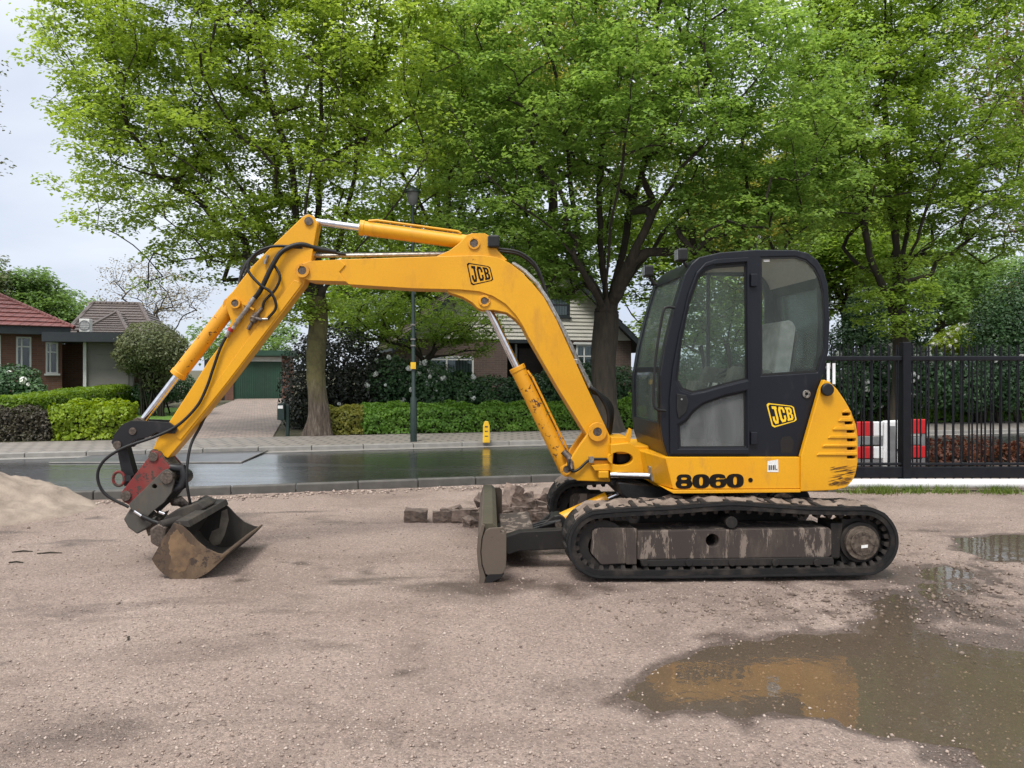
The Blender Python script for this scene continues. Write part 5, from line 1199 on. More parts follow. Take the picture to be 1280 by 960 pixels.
# pipes along the boom
MB().tube([upw(345, 316, .02), upw(400, 320, .02), upw(436, 319.5, .02), upw(560, 317.5, .02)], .018, 8).build('pipe', 'fitting', boom, 60)
MB().tube([upw(345, 313, .06), upw(400, 318, .06), upw(436, 318, .06), upw(560, 316.5, .06)], .016, 8).build('pipe', 'rubber_clean', boom, 60)
for dv, dp in ((-.06, 0), (0, 2)):
    MB().tube([upw(640 + dp, 329, dv), upw(655 + dp, 339, dv), upw(670 + dp, 354, dv), upw(684 + dp, 376, dv), upw(700 + dp, 406, dv), upw(720 + dp, 449, dv), upw(738 + dp, 486, dv)], .015, 8).build('pipe', 'fitting', boom, 60)
u, z = up(716, 452, -.10); MB().box(u - .045, u + .045, -.11, .05, z - .022, z + .022, UP).build('pipe_clip', 'fitting', boom, 0, .006)
for k, (a, b_) in enumerate((((623, 311), (683, 358)), ((624, 314), (686, 366)))):
    hose('hose', [(a[0], a[1], -.02 + k * .05), (648, 315 + k * 3, -.02 + k * .05), (667, 328 + k * 4, 0 + k * .05), (676, 344 + k * 5, 0 + k * .05), (b_[0] - 1, b_[1] + 6, 0 + k * .05)], .012, boom)
for k in range(4):
    hose('hose', [(737 + k, 484 + 2 * k, -.08 + .05 * k), (751 + 3 * k - 4, 491 + 2 * k, -.08 + .05 * k), (764 + 2 * k - 5, 511, -.06 + .05 * k), (765 + k - 4, 530, -.05 + .05 * k), (756 + 2 * k, 546, -.04 + .05 * k)], .017, boom, 'rubber_clean')
# ---- boom decal: framed lettering
def quad_map(c):            # c: tl, tr, br, bl in pixels -> unit square
    def f(x, y):
        t = (c[3][0] * (1 - x) + c[2][0] * x, c[3][1] * (1 - x) + c[2][1] * x); q = (c[0][0] * (1 - x) + c[1][0] * x, c[0][1] * (1 - x) + c[1][1] * x)
        return (t[0] * (1 - y) + q[0] * y, t[1] * (1 - y) + q[1] * y)
    return f
GJ = ([(.28, 1), (1, 1), (1, .84), (.90, .84), (.90, .24), (.74, 0), (.24, 0), (.03, .20), (.03, .42), (.36, .42), (.36, .22), (.44, .16), (.52, .16), (.57, .24), (.57, .84), (.28, .84)], [])
GC = ([(1, .60), (.68, .60), (.68, .76), (.60, .84), (.44, .84), (.37, .76), (.37, .24), (.44, .16), (.60, .16), (.68, .24), (.68, .42), (1, .42), (1, .20), (.80, 0), (.22, 0), (.03, .20), (.03, .80), (.22, 1), (.80, 1), (1, .80)], [])
GB = ([(0, 1), (.76, 1), (.96, .86), (.96, .62), (.83, .52), (1, .40), (1, .15), (.80, 0), (0, 0), (0, .15), (.10, .15), (.10, .85), (0, .85)], [[(.42, .84), (.60, .84), (.65, .79), (.65, .65), (.60, .60), (.42, .60)], [(.42, .44), (.60, .44), (.67, .39), (.67, .21), (.60, .16), (.42, .16)]])
def logo(parent, c, v, mat, name='emblem'):
    f = quad_map(c); t = .05
    def P(L): return [up(*f(*p), v) for p in L]
    rc = [(.08, 0), (.92, 0), (1, .08), (1, .92), (.92, 1), (.08, 1), (0, .92), (0, .08)]
    fr_in = [(t + .07, t), (1 - t - .07, t), (1 - t, t + .08), (1 - t, 1 - t - .08), (1 - t - .07, 1 - t), (t + .07, 1 - t), (t, 1 - t - .08), (t, t + .08)]
    mb = MB(); mb.plate(P(rc), v - .0015, v - .0003, UP, [P(fr_in)])
    for k, (o, hs) in enumerate((GJ, GC, GB)):
        x0, wd = .10 + k * .277, .243; s = lambda L: [(x0 + q[0] * wd, .12 + q[1] * .76) for q in L]
        mb.plate(P(s(o)), v - .0015, v - .0003, UP, [P(s(hh_)) for hh_ in hs])
    return mb.build(name, mat, parent)
logo(boom, [(583, 328), (612.5, 333), (617, 350.5), (589, 357)], bv, 'decal_black')

# ---- rams
def ram(name, parent, a, b_, v, rb, rr, split, mat='yellow', eye=True, pipe=False):
    """barrel from a to the split, chrome rod on to b; a, b in pixels on plane v"""
    A, B = Vector(upw(*a, v)), Vector(upw(*b_, v)); d = (B - A); D = d.normalized(); S_ = A + d * split
    cy = MB().tube([A, S_ - D * .02, S_ - D * .019, S_ + D * .02], [rb, rb, rb * 1.08, rb * 1.08], 20).build(name, mat, parent, 40, .004)
    MB().tube([S_ + D * .0205, B], rr, 16).build('rod', 'chrome', cy, 60)
    nrm = Vector((-UP.s, UP.c, 0))
    MB().tube([A - nrm * rb * .9, A + nrm * rb * .9], rb * .95, 18).build('end_eye', mat, cy, 40, .004)
    MB().tube([B - nrm * rr * 1.9, B + nrm * rr * 1.9], rr * 1.7, 18).build('rod_eye', 'pin_steel', cy, 40, .003)
    if pipe:
        w = D.cross(nrm).normalized(); w = w if w.z > 0 else -w
        o = w * rb * pipe - nrm * rb * .45
        MB().tube([A + D * .12 + o, A + D * .15 + o * 1.22, A.lerp(S_, .5) + o * 1.22, S_ - D * .12 + o * 1.22, S_ - D * .05 + o * 1.0], .011, 8).build('oil_pipe', mat, cy, 60)
    return cy
ram('dipper_ram', EX, (592.5, 304), (386, 276), 0, .062, .029, (592.5 - 452) / (592.5 - 386), 'yellow', pipe=1.0)
ram('lift_ram', EX, (708, 586), (605.5, 376), 0, .066, .033, .597, 'yellow_rusty', pipe=1.0)
# ---- dipper arm
ARM = [(378.5, 270.5), (385, 267.5), (392, 270), (397, 279), (392, 307), (389, 326), (384, 346), (380, 356), (330, 421), (285, 480), (262, 509), (227, 553), (209.5, 573), (191, 562), (196, 550), (211, 528), (243, 479), (262, 449), (272, 436), (283, 417), (289, 402), (285, 391), (282, 381), (284, 371), (291, 364), (315, 333), (341, 306.5)]
av = -.085
arm = MB().plate(ups(ARM, av), av, .085, UP).build('dipper_arm', 'yellow', EX, 0, .007)
ARMI = [(379, 353), (330, 418), (285, 477), (262, 506), (226, 550), (220, 546), (258, 494), (290, 451), (330, 397), (368, 350)]
MB().plate(ups(ARMI, av), av - .010, av - .0005, UP).build('edge_strip', 'yellow', arm, 0, .004)
pin(arm, 385.5, 276, -.11, -.086, 5.4); pin(arm, 293.5, 379, -.125, -.086, 4.4, collar=6.4); pin(arm, 192, 567, -.12, -.086, 5.4)
pin(arm, 216, 537, -.12, -.105, 5)
ram('bucket_ram', EX, (290, 381), (176, 529), 0, .063, .030, .585, 'yellow_chipped')
# ---- hoses and couplings on the arm
hose('hose', [(420, 315, -.03), (398, 311, -.06), (375, 305.5, -.10), (353, 314, -.13), (340, 333, -.14), (326, 362, -.13), (318, 373, -.11)], .020, arm)
hose('hose', [(432, 318, 0), (396, 313, -.05), (360, 308, -.10), (336, 309, -.13), (317, 319, -.14), (310, 337, -.15), (324, 355, -.16), (339, 366, -.15), (345, 384, -.13), (334, 399, -.11)], .012, arm)
hose('hose', [(428, 318, .05), (390, 311, .08), (345, 310, .09), (315, 322, .08), (302, 343, .06), (299, 356, .03), (304, 350, -.02), (312, 331, -.05)], .014, arm)
hose('hose', [(342, 330, -.12), (350, 346, -.13), (344, 362, -.12), (331, 376, -.11), (328, 386, -.10)], .012, arm)
hose('hose', [(308, 352, .06), (301, 341, .1), (312, 324, .1), (338, 310, .08)], .011, arm)
MB().tube([upw(335, 319, -.11), upw(331, 330, -.11)], .014, 8).build('coupling', 'fitting', arm, 50)
MB().tube([upw(318, 372, -.115), upw(306, 390, -.115), upw(305, 391, -.115), upw(297, 402, -.115), upw(296.5, 403, -.115), upw(291, 411, -.115)], [.021, .021, .017, .024, .017, .02], 12).build('coupling', 'fitting', arm, 50)
MB().tube([upw(289.5, 410, -.115), upw(287, 414, -.115)], .023, 12).build('coupling_band', 'red_band', arm, 50)
MB().tube([upw(287, 414, -.115), upw(283, 421, -.115)], .019, 12).build('coupling', 'fitting', arm, 50)
vb = MB().tube([upw(328, 385, -.105), upw(322, 392, -.105), upw(321, 393, -.105), upw(316, 402, -.105), upw(315, 403, -.105), upw(310, 412, -.105)], [.017, .017, .030, .030, .015, .015], 10).build('valve', 'pin_steel', arm, 50)
MB().tube([upw(314, 396, -.12), upw(327, 400, -.12)], .016, 8).build('valve_arm', 'pin_steel', vb, 50)
MB().tube([upw(326, 399, -.115), upw(335, 399, -.115)], .012, 8).build('coupling', 'fitting', arm, 50)
u, z = up(311, 383, -.10); MB().plate([(u - .05, z + .02), (u + .045, z - .035), (u + .05, z - .02), (u - .045, z + .035)], -.125, -.086, UP).build('clamp', 'yellow', arm)
hose('hose', [(283, 420, -.115), (275, 436, -.115), (266, 462, -.115), (258, 485, -.115), (246, 508, -.12), (223, 531, -.125), (196, 545, -.15), (154, 560, -.19), (129, 577, -.20), (122, 597, -.20), (132, 618, -.19), (161, 634, -.17)], .0125, arm)
hose('hose', [(262, 508, .05), (251, 532, .02), (239, 555, -.05), (234, 582, -.10), (233.5, 603, -.12), (237, 625, -.10), (240, 640, -.06)], .0125, arm, 'rubber_clean')
# rocker and links
ROCK = [(139, 553), (143, 543), (152, 531), (163, 526), (186, 526.5), (211, 528), (221, 535), (218, 542), (205, 542), (195, 540.5), (184, 547), (170, 549), (160, 556), (153, 562), (144, 562)]
rk = None
for v0, v1 in ((-.12, -.095), (.095, .12)):
    q = MB().plate(ups(ROCK, -.12), v0, v1, UP).build('rocker_plate', 'link_black', EX, 0, .004)
    rk = rk or q
pin(rk, 147, 556, -.14, .14, 5.0, vref=-.12); pin(rk, 166, 539, -.135, .135, 4.5, vref=-.12)
lk = MB().plate(ups([(146, 562), (158, 558), (169, 599), (165, 607), (155, 608)], -.05), -.05, .05, UP).build('link_bar', 'link_black', EX, 0, .008)
u, z = up(148.5, 598.5, -.10)
MB().tube(spline([UP.w(u + .045 * math.cos(t), -.10, z + .058 * math.sin(t)) for t in np.linspace(0, 2 * math.pi, 17)], 2), .012, 8).build('lifting_ring', 'coupler_red', lk, 60)
MB().box(u + .035, u + .10, -.11, -.051, z - .02, z + .025, UP).build('ring_lug', 'link_black', lk)
# ---- quick coupler
RED = [(186, 571), (190, 563), (199, 565), (205, 575), (213, 584), (208, 592), (163, 632), (153, 626), (151, 616)]
qc = None
for v0, v1 in ((-.135, -.115), (.115, .135)):
    q = MB().plate(ups(RED, -.135), v0, v1, UP).build('coupler_cheek', 'coupler_red', EX, 0, .004); qc = qc or q
MB().plate(ups(RED, -.135)[1:], -.10, .10, UP).build('coupler_core', 'pin_steel', qc, 0, .01)
pin(qc, 192, 571, -.155, .155, 5.8, vref=-.135); pin(qc, 158, 619.5, -.16, .16, 6.2, vref=-.135)
GREY = [(203, 589), (209, 586), (215, 591), (217.5, 602), (214, 616), (205, 628), (190, 640), (180, 650), (163, 636), (161, 630)]
gq = None
for v0, v1 in ((-.165, -.137), (.137, .165)):
    q = MB().plate(ups(GREY, -.165), v0, v1, UP, [circ(up(193, 608, -.165), .02, 12)]).build('hitch_plate', 'coupler_grey', EX, 0, .004); gq = gq or q
pin(gq, 209, 597, -.19, .19, 7.6, vref=-.165)
MB().plate(ups([(163, 635), (181, 651), (196, 645), (189, 657), (171, 668), (160, 660), (154, 649)], -.15), -.15, .15, UP).build('hitch_foot', 'coupler_grey', gq, 0, .012)
MB().tube([upw(213, 584, -.10), upw(228, 585, -.10), upw(231, 595, -.10), upw(228, 607, -.10), upw(218, 612, -.10)], .035, 10).build('latch_ram', 'link_black', gq, 50)
u, z = up(226, 597, -.05); MB().plate(circ((u, z), .06, 18), -.08, .08, UP, [circ((u, z), .03, 14)]).build('latch_eye', 'link_black', gq, 30, .004)
for p0, p1 in (((168, 639), (177, 645)), ((199, 640), (206, 642.5))): MB().tube([upw(*p0, -.20), upw(*p1, -.20)], .013, 10).build('coupling', 'chrome', gq, 60)
MB().tube([upw(177, 645, -.20), upw(190, 651, -.20), upw(201, 655, -.20), upw(205, 651, -.2)], .018, 8).build('coupling_hose', 'rubber_clean', gq, 60)
# ---- tilting ditch bucket
b0v, b1v = -.61, .45
SIDE = [(217.5, 654), (206, 670), (199, 682), (189.5, 699), (196, 709), (205, 718), (217, 724.5), (231, 725.5), (244, 723.5), (258, 717), (270, 707), (283, 694), (272, 692), (258, 686), (247, 677), (237, 666), (228, 658)]
SP = ups(SIDE, b0v); SPF = SP[:3] + spline2(SP[3:12], 4) + SP[12:]
pn, pf = MB().plate(SPF, b0v, b0v + .018, UP), MB().plate(SPF, b1v - .018, b1v, UP)
bucket = pn.build('bucket_side', 'rust_steel', EX, 0, .004)
bucket2 = pf.build('bucket_side', 'rust_inside', EX, 0, .004)
back = spline2(SP[:4], 3) + spline2(SP[4:12], 4)
def inset(L, t):
    out = []
    for i, p in enumerate(L):
        a, b_ = L[max(i - 1, 0)], L[min(i + 1, len(L) - 1)]; dx, dz = b_[0] - a[0], b_[1] - a[1]; n_ = math.hypot(dx, dz) or 1
        out.append((p[0] - dz / n_ * t, p[1] + dx / n_ * t))
    return out
ins_ = inset(back, .016)
shell = MB().plate(back + ins_[::-1], b0v + .0185, b1v - .0185, UP).build('bucket_shell', 'rust_inside', EX, 35)
lipP = SP[11]; MB().plate([(lipP[0] - .10, lipP[1] - .062), (lipP[0] + .012, lipP[1] + .012), (lipP[0] + .004, lipP[1] + .026), (lipP[0] - .10, lipP[1] - .040)], b0v - .004, b1v + .004, UP).build('cutting_edge', 'rust_steel', shell, 0, .003)
MB().plate(ups([(211, 660), (217.5, 652), (233, 652), (236, 660), (228, 659), (219, 656)], b0v), b0v + .03, b1v - .03, UP).build('top_rail', 'rust_inside', shell, 0, .005)
# worn patches on the sides
blob = spline2(ups([(214, 665), (222, 661), (231, 668), (236, 678), (249, 684), (252, 692), (240, 699), (233, 712), (220, 715), (211, 709), (212, 692), (209, 678), (214, 665)], b0v), 4)
rq = random.Random(3); cb = np.mean(blob, 0); blob = [(cb[0] + (p[0] - cb[0]) * k_, cb[1] + (p[1] - cb[1]) * k_) for p, k_ in ((p, rq.uniform(.82, 1.06)) for p in blob)]
MB().plate(blob[:-1], b0v - .0016, b0v - .0004, UP).build('bare_patch', 'rust_patch', bucket)
blob = [up(*p, b1v - .02) for p in [(277, 639), (284, 636), (286, 650), (281, 668), (275, 680), (266, 683), (261, 674), (265, 664), (274, 660)]]
MB().plate(blob, b1v - .0205, b1v - .0190, UP).build('clay_smear', 'clay_patch', bucket2)
# bucket hanger with tilt ram
hg = MB().plate(ups([(198, 657), (208, 645), (222, 636), (250, 627), (258, 634), (240, 648), (226, 658), (205, 668)], -.10), -.13, .18, UP).build('tilt_hanger', 'rust_inside', EX, 0, .012)
MB().plate(ups([(188, 661), (199, 654), (209, 659), (207, 676), (199, 684), (189, 678)], -.28), -.30, -.15, UP).build('tilt_eye', 'pin_steel', hg, 0, .015)
MB().tube([upw(200, 657, -.28), upw(236, 647, -.05), upw(262, 634, .28)], [.038, .038, .034], 14).build('tilt_ram', 'rust_inside', hg, 50)
MB().tube([upw(215, 628, -.05), upw(224, 626, 0), upw(233, 632, .02)], [.03, .045, .03], 10).build('tilt_valve', 'pin_steel', hg, 50)
MB().plate(ups([(240, 632), (250, 622), (266, 629), (262, 640), (248, 644)], .2), .2, .36, UP).build('tilt_bracket', 'rust_inside', hg, 0, .01)
MB().plate(ups([(186, 655), (196, 640), (206, 646), (203, 660), (190, 668)], 0), -.09, .09, UP).build('hanger_neck', 'pin_steel', hg, 0, .01)

# ---- king post and swing bracket
KP = [(733, 545), (725, 556), (715, 571), (709, 579), (705, 587), (709, 594), (722, 601), (763, 602.5), (763, 546), (755, 533), (741, 532)]
kp = MB().plate(ups(KP, -.16), -.16, -.105, UP).build('king_post', 'yellow', EX, 0, .006)
MB().plate(ups(KP, -.16), .105, .16, UP).build('king_post', 'yellow', EX, 0, .006)
MB().plate(ups([(740, 560), (727, 566), (712, 581), (712, 594), (724, 600), (763, 601), (763, 560)], -.16), -.104, .104, UP).build('post_core', 'yellow', kp, 0, .006)
pin(kp, 708.5, 587, -.185, -.161, 4.6, collar=6.6)
MB().plate(ups([(738, 581), (763, 579), (764, 583), (764, 587), (742, 587)], -.16), -.22, -.161, UP).build('rib', 'yellow', kp, 0, .004)
u, z = up(753, 593, -.22); MB().box(u - .035, u + .05, -.25, -.161, z - .03, z + .03, UP).build('ram_eye', 'yellow', kp, 0, .008)
hose('hose', [(712, 574, -.19), (711, 582, -.20), (716, 589, -.20), (724, 586, -.19), (735, 576, -.185), (742, 574, -.18), (762, 574, -.17)], .012, kp)
MB().tube([upw(704, 564, -.10), upw(712, 572, -.12), upw(714, 588, -.19)], .03, 8).build('hose_elbow', 'pin_steel', kp, 50)
u, z = up(739, 574.5, -.19); MB().box(u - .02, u + .02, -.205, -.161, z - .025, z + .025, UP).build('hose_clip', 'fitting', kp)
# upper arm of the bracket that ends in an upright tab
MB().plate(ups([(763, 546), (785, 546), (786, 553), (763, 556)], -.16), -.20, .16, UP).build('bracket_arm', 'yellow', kp, 0, .006)
MB().plate(ups([(782, 548), (787, 535), (790, 537), (788, 552), (784, 556)], -.205), -.205, -.16, UP).build('bracket_tab', 'yellow', kp, 0, .004)
BR = [(764, 556), (786, 553.5), (793, 557), (800, 563), (812, 568.5), (831, 572), (842, 616.5), (820, 608), (805, 598), (790, 594.5), (764, 595)]
oval = [(764 + 13 + 15.5 * math.cos(t) - 1, 573.5 + 8.6 * math.sin(t)) for t in np.linspace(0, 2 * math.pi, 21)[:-1]]
br = MB().plate(ups(BR, -.26), -.26, -.17, UP, [ups(oval, -.26)]).build('swing_bracket', 'yellow', EX, 0, .014)
MB().plate(ups(BR, -.26), .17, .26, UP).build('swing_bracket', 'yellow', EX, 0, .014)
for py in (560, 590): 
    u0, z = up(766, py, 0); MB().box(u0, u0 + .5, -.169, .169, z - .035, z + .035, UP).build('bracket_shelf', 'yellow', br, 0, .01)
u, z = up(776, 566, 0); MB().tube([UP.w(u, 0, z - .28), UP.w(u, 0, z + .06)], .075, 20).build('swing_pin', 'rubber_clean', br, 40)
MB().box(u - .06, u + .10, -.10, .168, z - .10, z + .02, UP).build('hose_bundle', 'rubber_clean', br, 0, .03)
A_, B_2 = upw(764, 593.5, -.24), upw(813, 595, -.40); MB().tube([A_, B_2], .0265, 16).build('swing_rod', 'chrome', br, 60)
MB().plate(ups([(812, 583), (820, 583), (826, 604), (815, 602)], -.46), -.46, -.30, UP).build('ram_cover', 'fitting', br, 0, .006)
MB().plate(ups([(764, 600), (790, 598), (818, 607), (800, 612), (764, 606)], -.2), -.2, .2, UP).build('underside', 'frame_black', br, 0, .01)

MB().plate(ups([(772, 603), (820, 608), (848, 617), (848, 634), (795, 636), (776, 618)], -.32), -.32, .30, UP).build('dark_block', 'rubber_clean', br, 0, .02)
# ---- main frame skirt, counterweight, hood
sv = -.80
SK = [(813, 586), (814, 574), (831, 571), (1001, 571), (1001, 610), (840, 612), (826, 604)]
MB().plate(ups([(831, 571.5), (1001, 571.5), (1001, 611), (841, 611.5)], sv), sv, .80, UP).build('skirt', 'yellow_skirt', EX, 0, .012)
skirt = EX.children[-1]
# the slanting nose of the frame in front of the cab
n0 = ups([(831, 572), (841, 611.5)], sv); n1 = ups([(800, 563), (806, 600)], -.262)
V = [UP.w(n0[0][0], sv + .002, n0[0][1]), UP.w(n0[1][0], sv + .002, n0[1][1]), UP.w(n1[1][0], -.262, n1[1][1]), UP.w(n1[0][0], -.262, n1[0][1])]
V += [UP.w(n0[0][0] + .02, .8, n0[0][1]), UP.w(n0[1][0] + .02, .8, n0[1][1]), UP.w(n1[1][0], .30, n1[1][1]), UP.w(n1[0][0], .30, n1[0][1])]
MB().add(V, [(0, 1, 2, 3), (3, 2, 6, 7), (7, 6, 5, 4), (0, 3, 7, 4), (1, 5, 6, 2), (0, 4, 5, 1)]).build('frame_nose', 'yellow_skirt', skirt, 0, .01)
MB().plate(ups([(834, 612.5), (1001, 611.8), (1001, 615.5), (842, 617)], sv - .012), sv - .012, .80, UP).build('skirt_lip', 'yellow_skirt', skirt, 0, .003)
CW = [(1001.5, 570), (1008, 547), (1017, 515), (1025, 487), (1030, 474.5), (1037, 477), (1047, 487), (1056, 500), (1064, 514), (1070, 530), (1072.5, 546), (1072.5, 578), (1070, 592), (1066, 601), (1058, 609), (1040, 613), (1001.5, 614.5)]
cwv = -.82
slots = []
for k in range(6):
    yy = 518 + k * 10.7; xr = [1063, 1066, 1068.5, 1069, 1069, 1069][k]
    slots.append(ups([(xr - 10, yy - 1.6), (xr, yy - 1.9), (xr, yy + 1.6), (xr - 9.5, yy + 1.9)], cwv))
cw = MB().plate(ups(CW, cwv), cwv, cwv + .05, UP, slots).build('counterweight', 'yellow', EX, 0, .007)
CWin = ups([(1003, 571), (1026, 487), (1031, 478), (1037, 480), (1046, 490), (1054, 502), (1062, 516), (1068, 531), (1070.5, 546), (1070.5, 578), (1068, 591), (1064, 599.5), (1057, 607), (1003, 612)], cwv)
MB().plate(CWin, cwv + .051, .82, UP).build('engine_bay', 'rubber_clean', cw)
r1 = ups(CW[5:16], cwv); rear = [UP.w(p[0], v, p[1]) for v in (cwv + .051, .82) for p in r1]; m_n = len(r1)
MB().add(rear, [(i, i + 1, m_n + i + 1, m_n + i) for i in range(m_n - 1)]).build('rear_skin', 'yellow', cw, 40)
for k in range(6):         # raised ribs between the louvre slots
    yy = 513.5 + k * 10.7; x0_ = [1040, 1035, 1028, 1022, 1015, 1008][k] + 12; x1_ = [1060, 1064, 1067, 1069.5, 1070.5, 1071][k]
    MB().plate(ups([(x0_ + 3, yy - 1.2), (x1_, yy - 1.8), (x1_ + .5, yy + 2.2), (x0_, yy + 2.0)], cwv), cwv - .012, cwv - .0003, UP).build('louvre_rib', 'yellow', cw, 0, .005)
u, z = up(1034, 487, cwv - .03); MB().tube([UP.w(u, cwv - .012, z), UP.w(u, cwv - .05, z)], .05, 16).build('tail_lamp', 'rubber_clean', cw, 30, .008)
# scrape marks on the lower corner
rs = random.Random(4); mb = MB()
for k in range(55):
    y0_ = 582 + 26 * rs.random() ** .8; x0_ = rs.uniform(1036, 1058) - max(0, y0_ - 600) * .8; L_ = rs.uniform(4, 22); x1_ = min(x0_ + L_, 1070 - max(0, y0_ - 594) * .75); sl = -rs.uniform(.14, .24)
    if x1_ - x0_ < 3: continue
    t_ = rs.uniform(.12, .5) * (2.2 if rs.random() < .12 else 1); xm = (x0_ + x1_) / 2; d_ = sl * (x1_ - x0_); w_ = rs.uniform(-.25, .25)
    mb.plate(ups([(x0_, y0_), (xm, y0_ + d_ * .5 + w_ - t_), (x1_, y0_ + d_), (xm + 1, y0_ + d_ * .5 + w_ + t_)], cwv), cwv - .0012 - .00002 * k, cwv - .0004, UP)
mb.build('scrapes', 'scrape', cw)
MB().box(*up(905, 520, .6)[:1], *up(1040, 520, .6)[:1], .30, .80, .86, 1.28, UP).build('hood', 'yellow', cw, 0, .05)
# digits on the skirt: fat rounded numerals
def sup(cx, cy, rx, ry, n=26, e=2.6):
    out = []
    for i in range(n):
        t = 2 * math.pi * i / n; c, s_ = math.cos(t), math.sin(t)
        out.append((cx + rx * math.copysign(abs(c) ** (2 / e), c), cy + ry * math.copysign(abs(s_) ** (2 / e), s_)))
    return out
def digit(ch, x0, x1, y0, y1):
    w, h_ = x1 - x0, y1 - y0; cx, cy = (x0 + x1) / 2, (y0 + y1) / 2
    if ch == '0': return [(sup(cx, cy, w / 2, h_ / 2), [sup(cx, cy, w * .11, h_ * .30)])]
    if ch == '8':
        o = []
        for t in np.linspace(0, 2 * math.pi, 45)[:-1]:
            yy = math.sin(t); rx = w * (.5 - (.05 if yy < 0 else 0)) ; wa = 1 - .16 * math.exp(-((yy + .08) / .16) ** 2)
            c = math.cos(t); o.append((cx + rx * wa * math.copysign(abs(c) ** .55, c), cy + h_ / 2 * math.copysign(abs(yy) ** .8, yy)))
        return [(o, [sup(cx, cy - h_ * .20, w * .17, h_ * .085), sup(cx, cy + h_ * .22, w * .17, h_ * .085)])]
    if ch == '6':        # y runs down: a bowl below, a heavy hook above, and a slit between them open to the right
        o = []
        for t in np.linspace(math.radians(-18), math.radians(318), 44):
            c, q = math.cos(t), math.sin(t); o.append((cx + w / 2 * math.copysign(abs(c) ** .77, c), cy + h_ / 2 * math.copysign(abs(q) ** .77, q)))
        o += [(cx + w * .44, cy - h_ * .20), (cx + w * .12, cy - h_ * .20), (cx + w * .02, cy - h_ * .26), (cx - w * .10, cy - h_ * .22), (cx - w * .13, cy - h_ * .08), (cx + w * .10, cy - h_ * .12), (cx + w * .36, cy - h_ * .13)]
        return [(o, [sup(cx + w * .01, cy + h_ * .18, w * .14, h_ * .15)])]
f8 = quad_map([(844, 593), (929, 592), (929, 609.5), (844, 611)])
mb = MB()
for k, ch in enumerate('8060'):
    for o, hs in digit(ch, k * .25 + .002, k * .25 + .256, 0, 1):
        conv = lambda L: [up(*f8(p[0], 1 - p[1]), sv) for p in L]
        mb.plate(conv(o), sv - .0025 - .0004 * k, sv - .0004, UP, [conv(q) for q in hs])
mb.build('model_number', 'decal_black', skirt)
u, z = up(938, 600, sv); MB().plate(circ((u, z), .018, 14), sv - .004, sv - .0005, UP).build('plug', 'decal_black', skirt)
st = MB().plate(ups([(959.5, 576.5), (972.5, 574.5), (973, 590), (959, 590)], sv), sv - .0022, sv - .0004, UP).build('sticker', 'decal_white', skirt)
mb = MB()
for k, (x0_, w_) in enumerate(((960.6, 1.6), (963, 1.8), (965.8, 1.8), (968.2, 1.2))): mb.plate(ups([(x0_, 581.5), (x0_ + w_, 581.2), (x0_ + w_, 587.4), (x0_, 587.6)], sv), sv - .0032, sv - .0023, UP)
mb.plate(ups([(970, 586), (971.5, 586), (971.5, 587.6), (970, 587.6)], sv), sv - .0032, sv - .0023, UP); mb.build('sticker_print', 'pin_steel', st)

# ---- cab
cv, cf = -.76, .24
CAB = [(835, 571), (829, 552), (826, 530), (826, 470), (832, 432), (842, 390), (856, 343), (864, 330), (874, 321.5), (900, 315.5), (945, 312), (995, 312.5), (1011, 316.5), (1022, 325), (1030, 338), (1035.5, 357), (1037.5, 402), (1036, 440), (1030, 462), (1024.5, 487), (1001, 569), (1000, 571)]
DWIN = [(882, 337), (893, 332.5), (932.5, 329.5), (934, 474), (905, 481), (880, 488.5), (865, 491), (853, 487), (846.5, 476), (852, 425), (862, 378), (873, 347)]
DLOW = [(932, 490), (932.5, 559), (850, 559.5), (849, 533), (858, 527), (866, 516), (880, 505), (905, 496)]
RWIN = [(951, 321.5), (994, 320.5), (1008, 325), (1018, 334), (1025, 347), (1029.5, 366), (1031.5, 402), (1031, 436), (1022, 465.5), (990, 467.5), (951.5, 470)]
cab = MB().plate(ups(CAB, cv), cv, cv + .045, UP, [ups(DWIN, cv), ups(DLOW, cv), ups(RWIN, cv)]).build('cab', 'cab_black', EX, 0, .008)
rawC = ups(CAB, cv)
def off(L, dx): return [(p[0] + dx, p[1]) for p in L]
# far side wall: the same outline with its own openings
FW = [(p[0], p[1]) for p in rawC]
F1 = [(808, 470), (822, 372), (832, 352), (846, 346), (884, 344), (884, 488), (805, 488)]; F2 = [(888, 344), (945, 346), (953, 354), (957, 372), (957, 460), (952, 488), (888, 488)]
MB().plate(FW, cf - .045, cf, UP, [ups(F1, cf - .045), ups(F2, cf - .045)]).build('far_side', 'cab_black', cab, 0, .008)
for nm, L in (('far_glass', F1), ('far_glass', F2)): MB().plate(ups(L, cf - .045), cf - .026, cf - .020, UP).build(nm, 'cab_glass', cab)
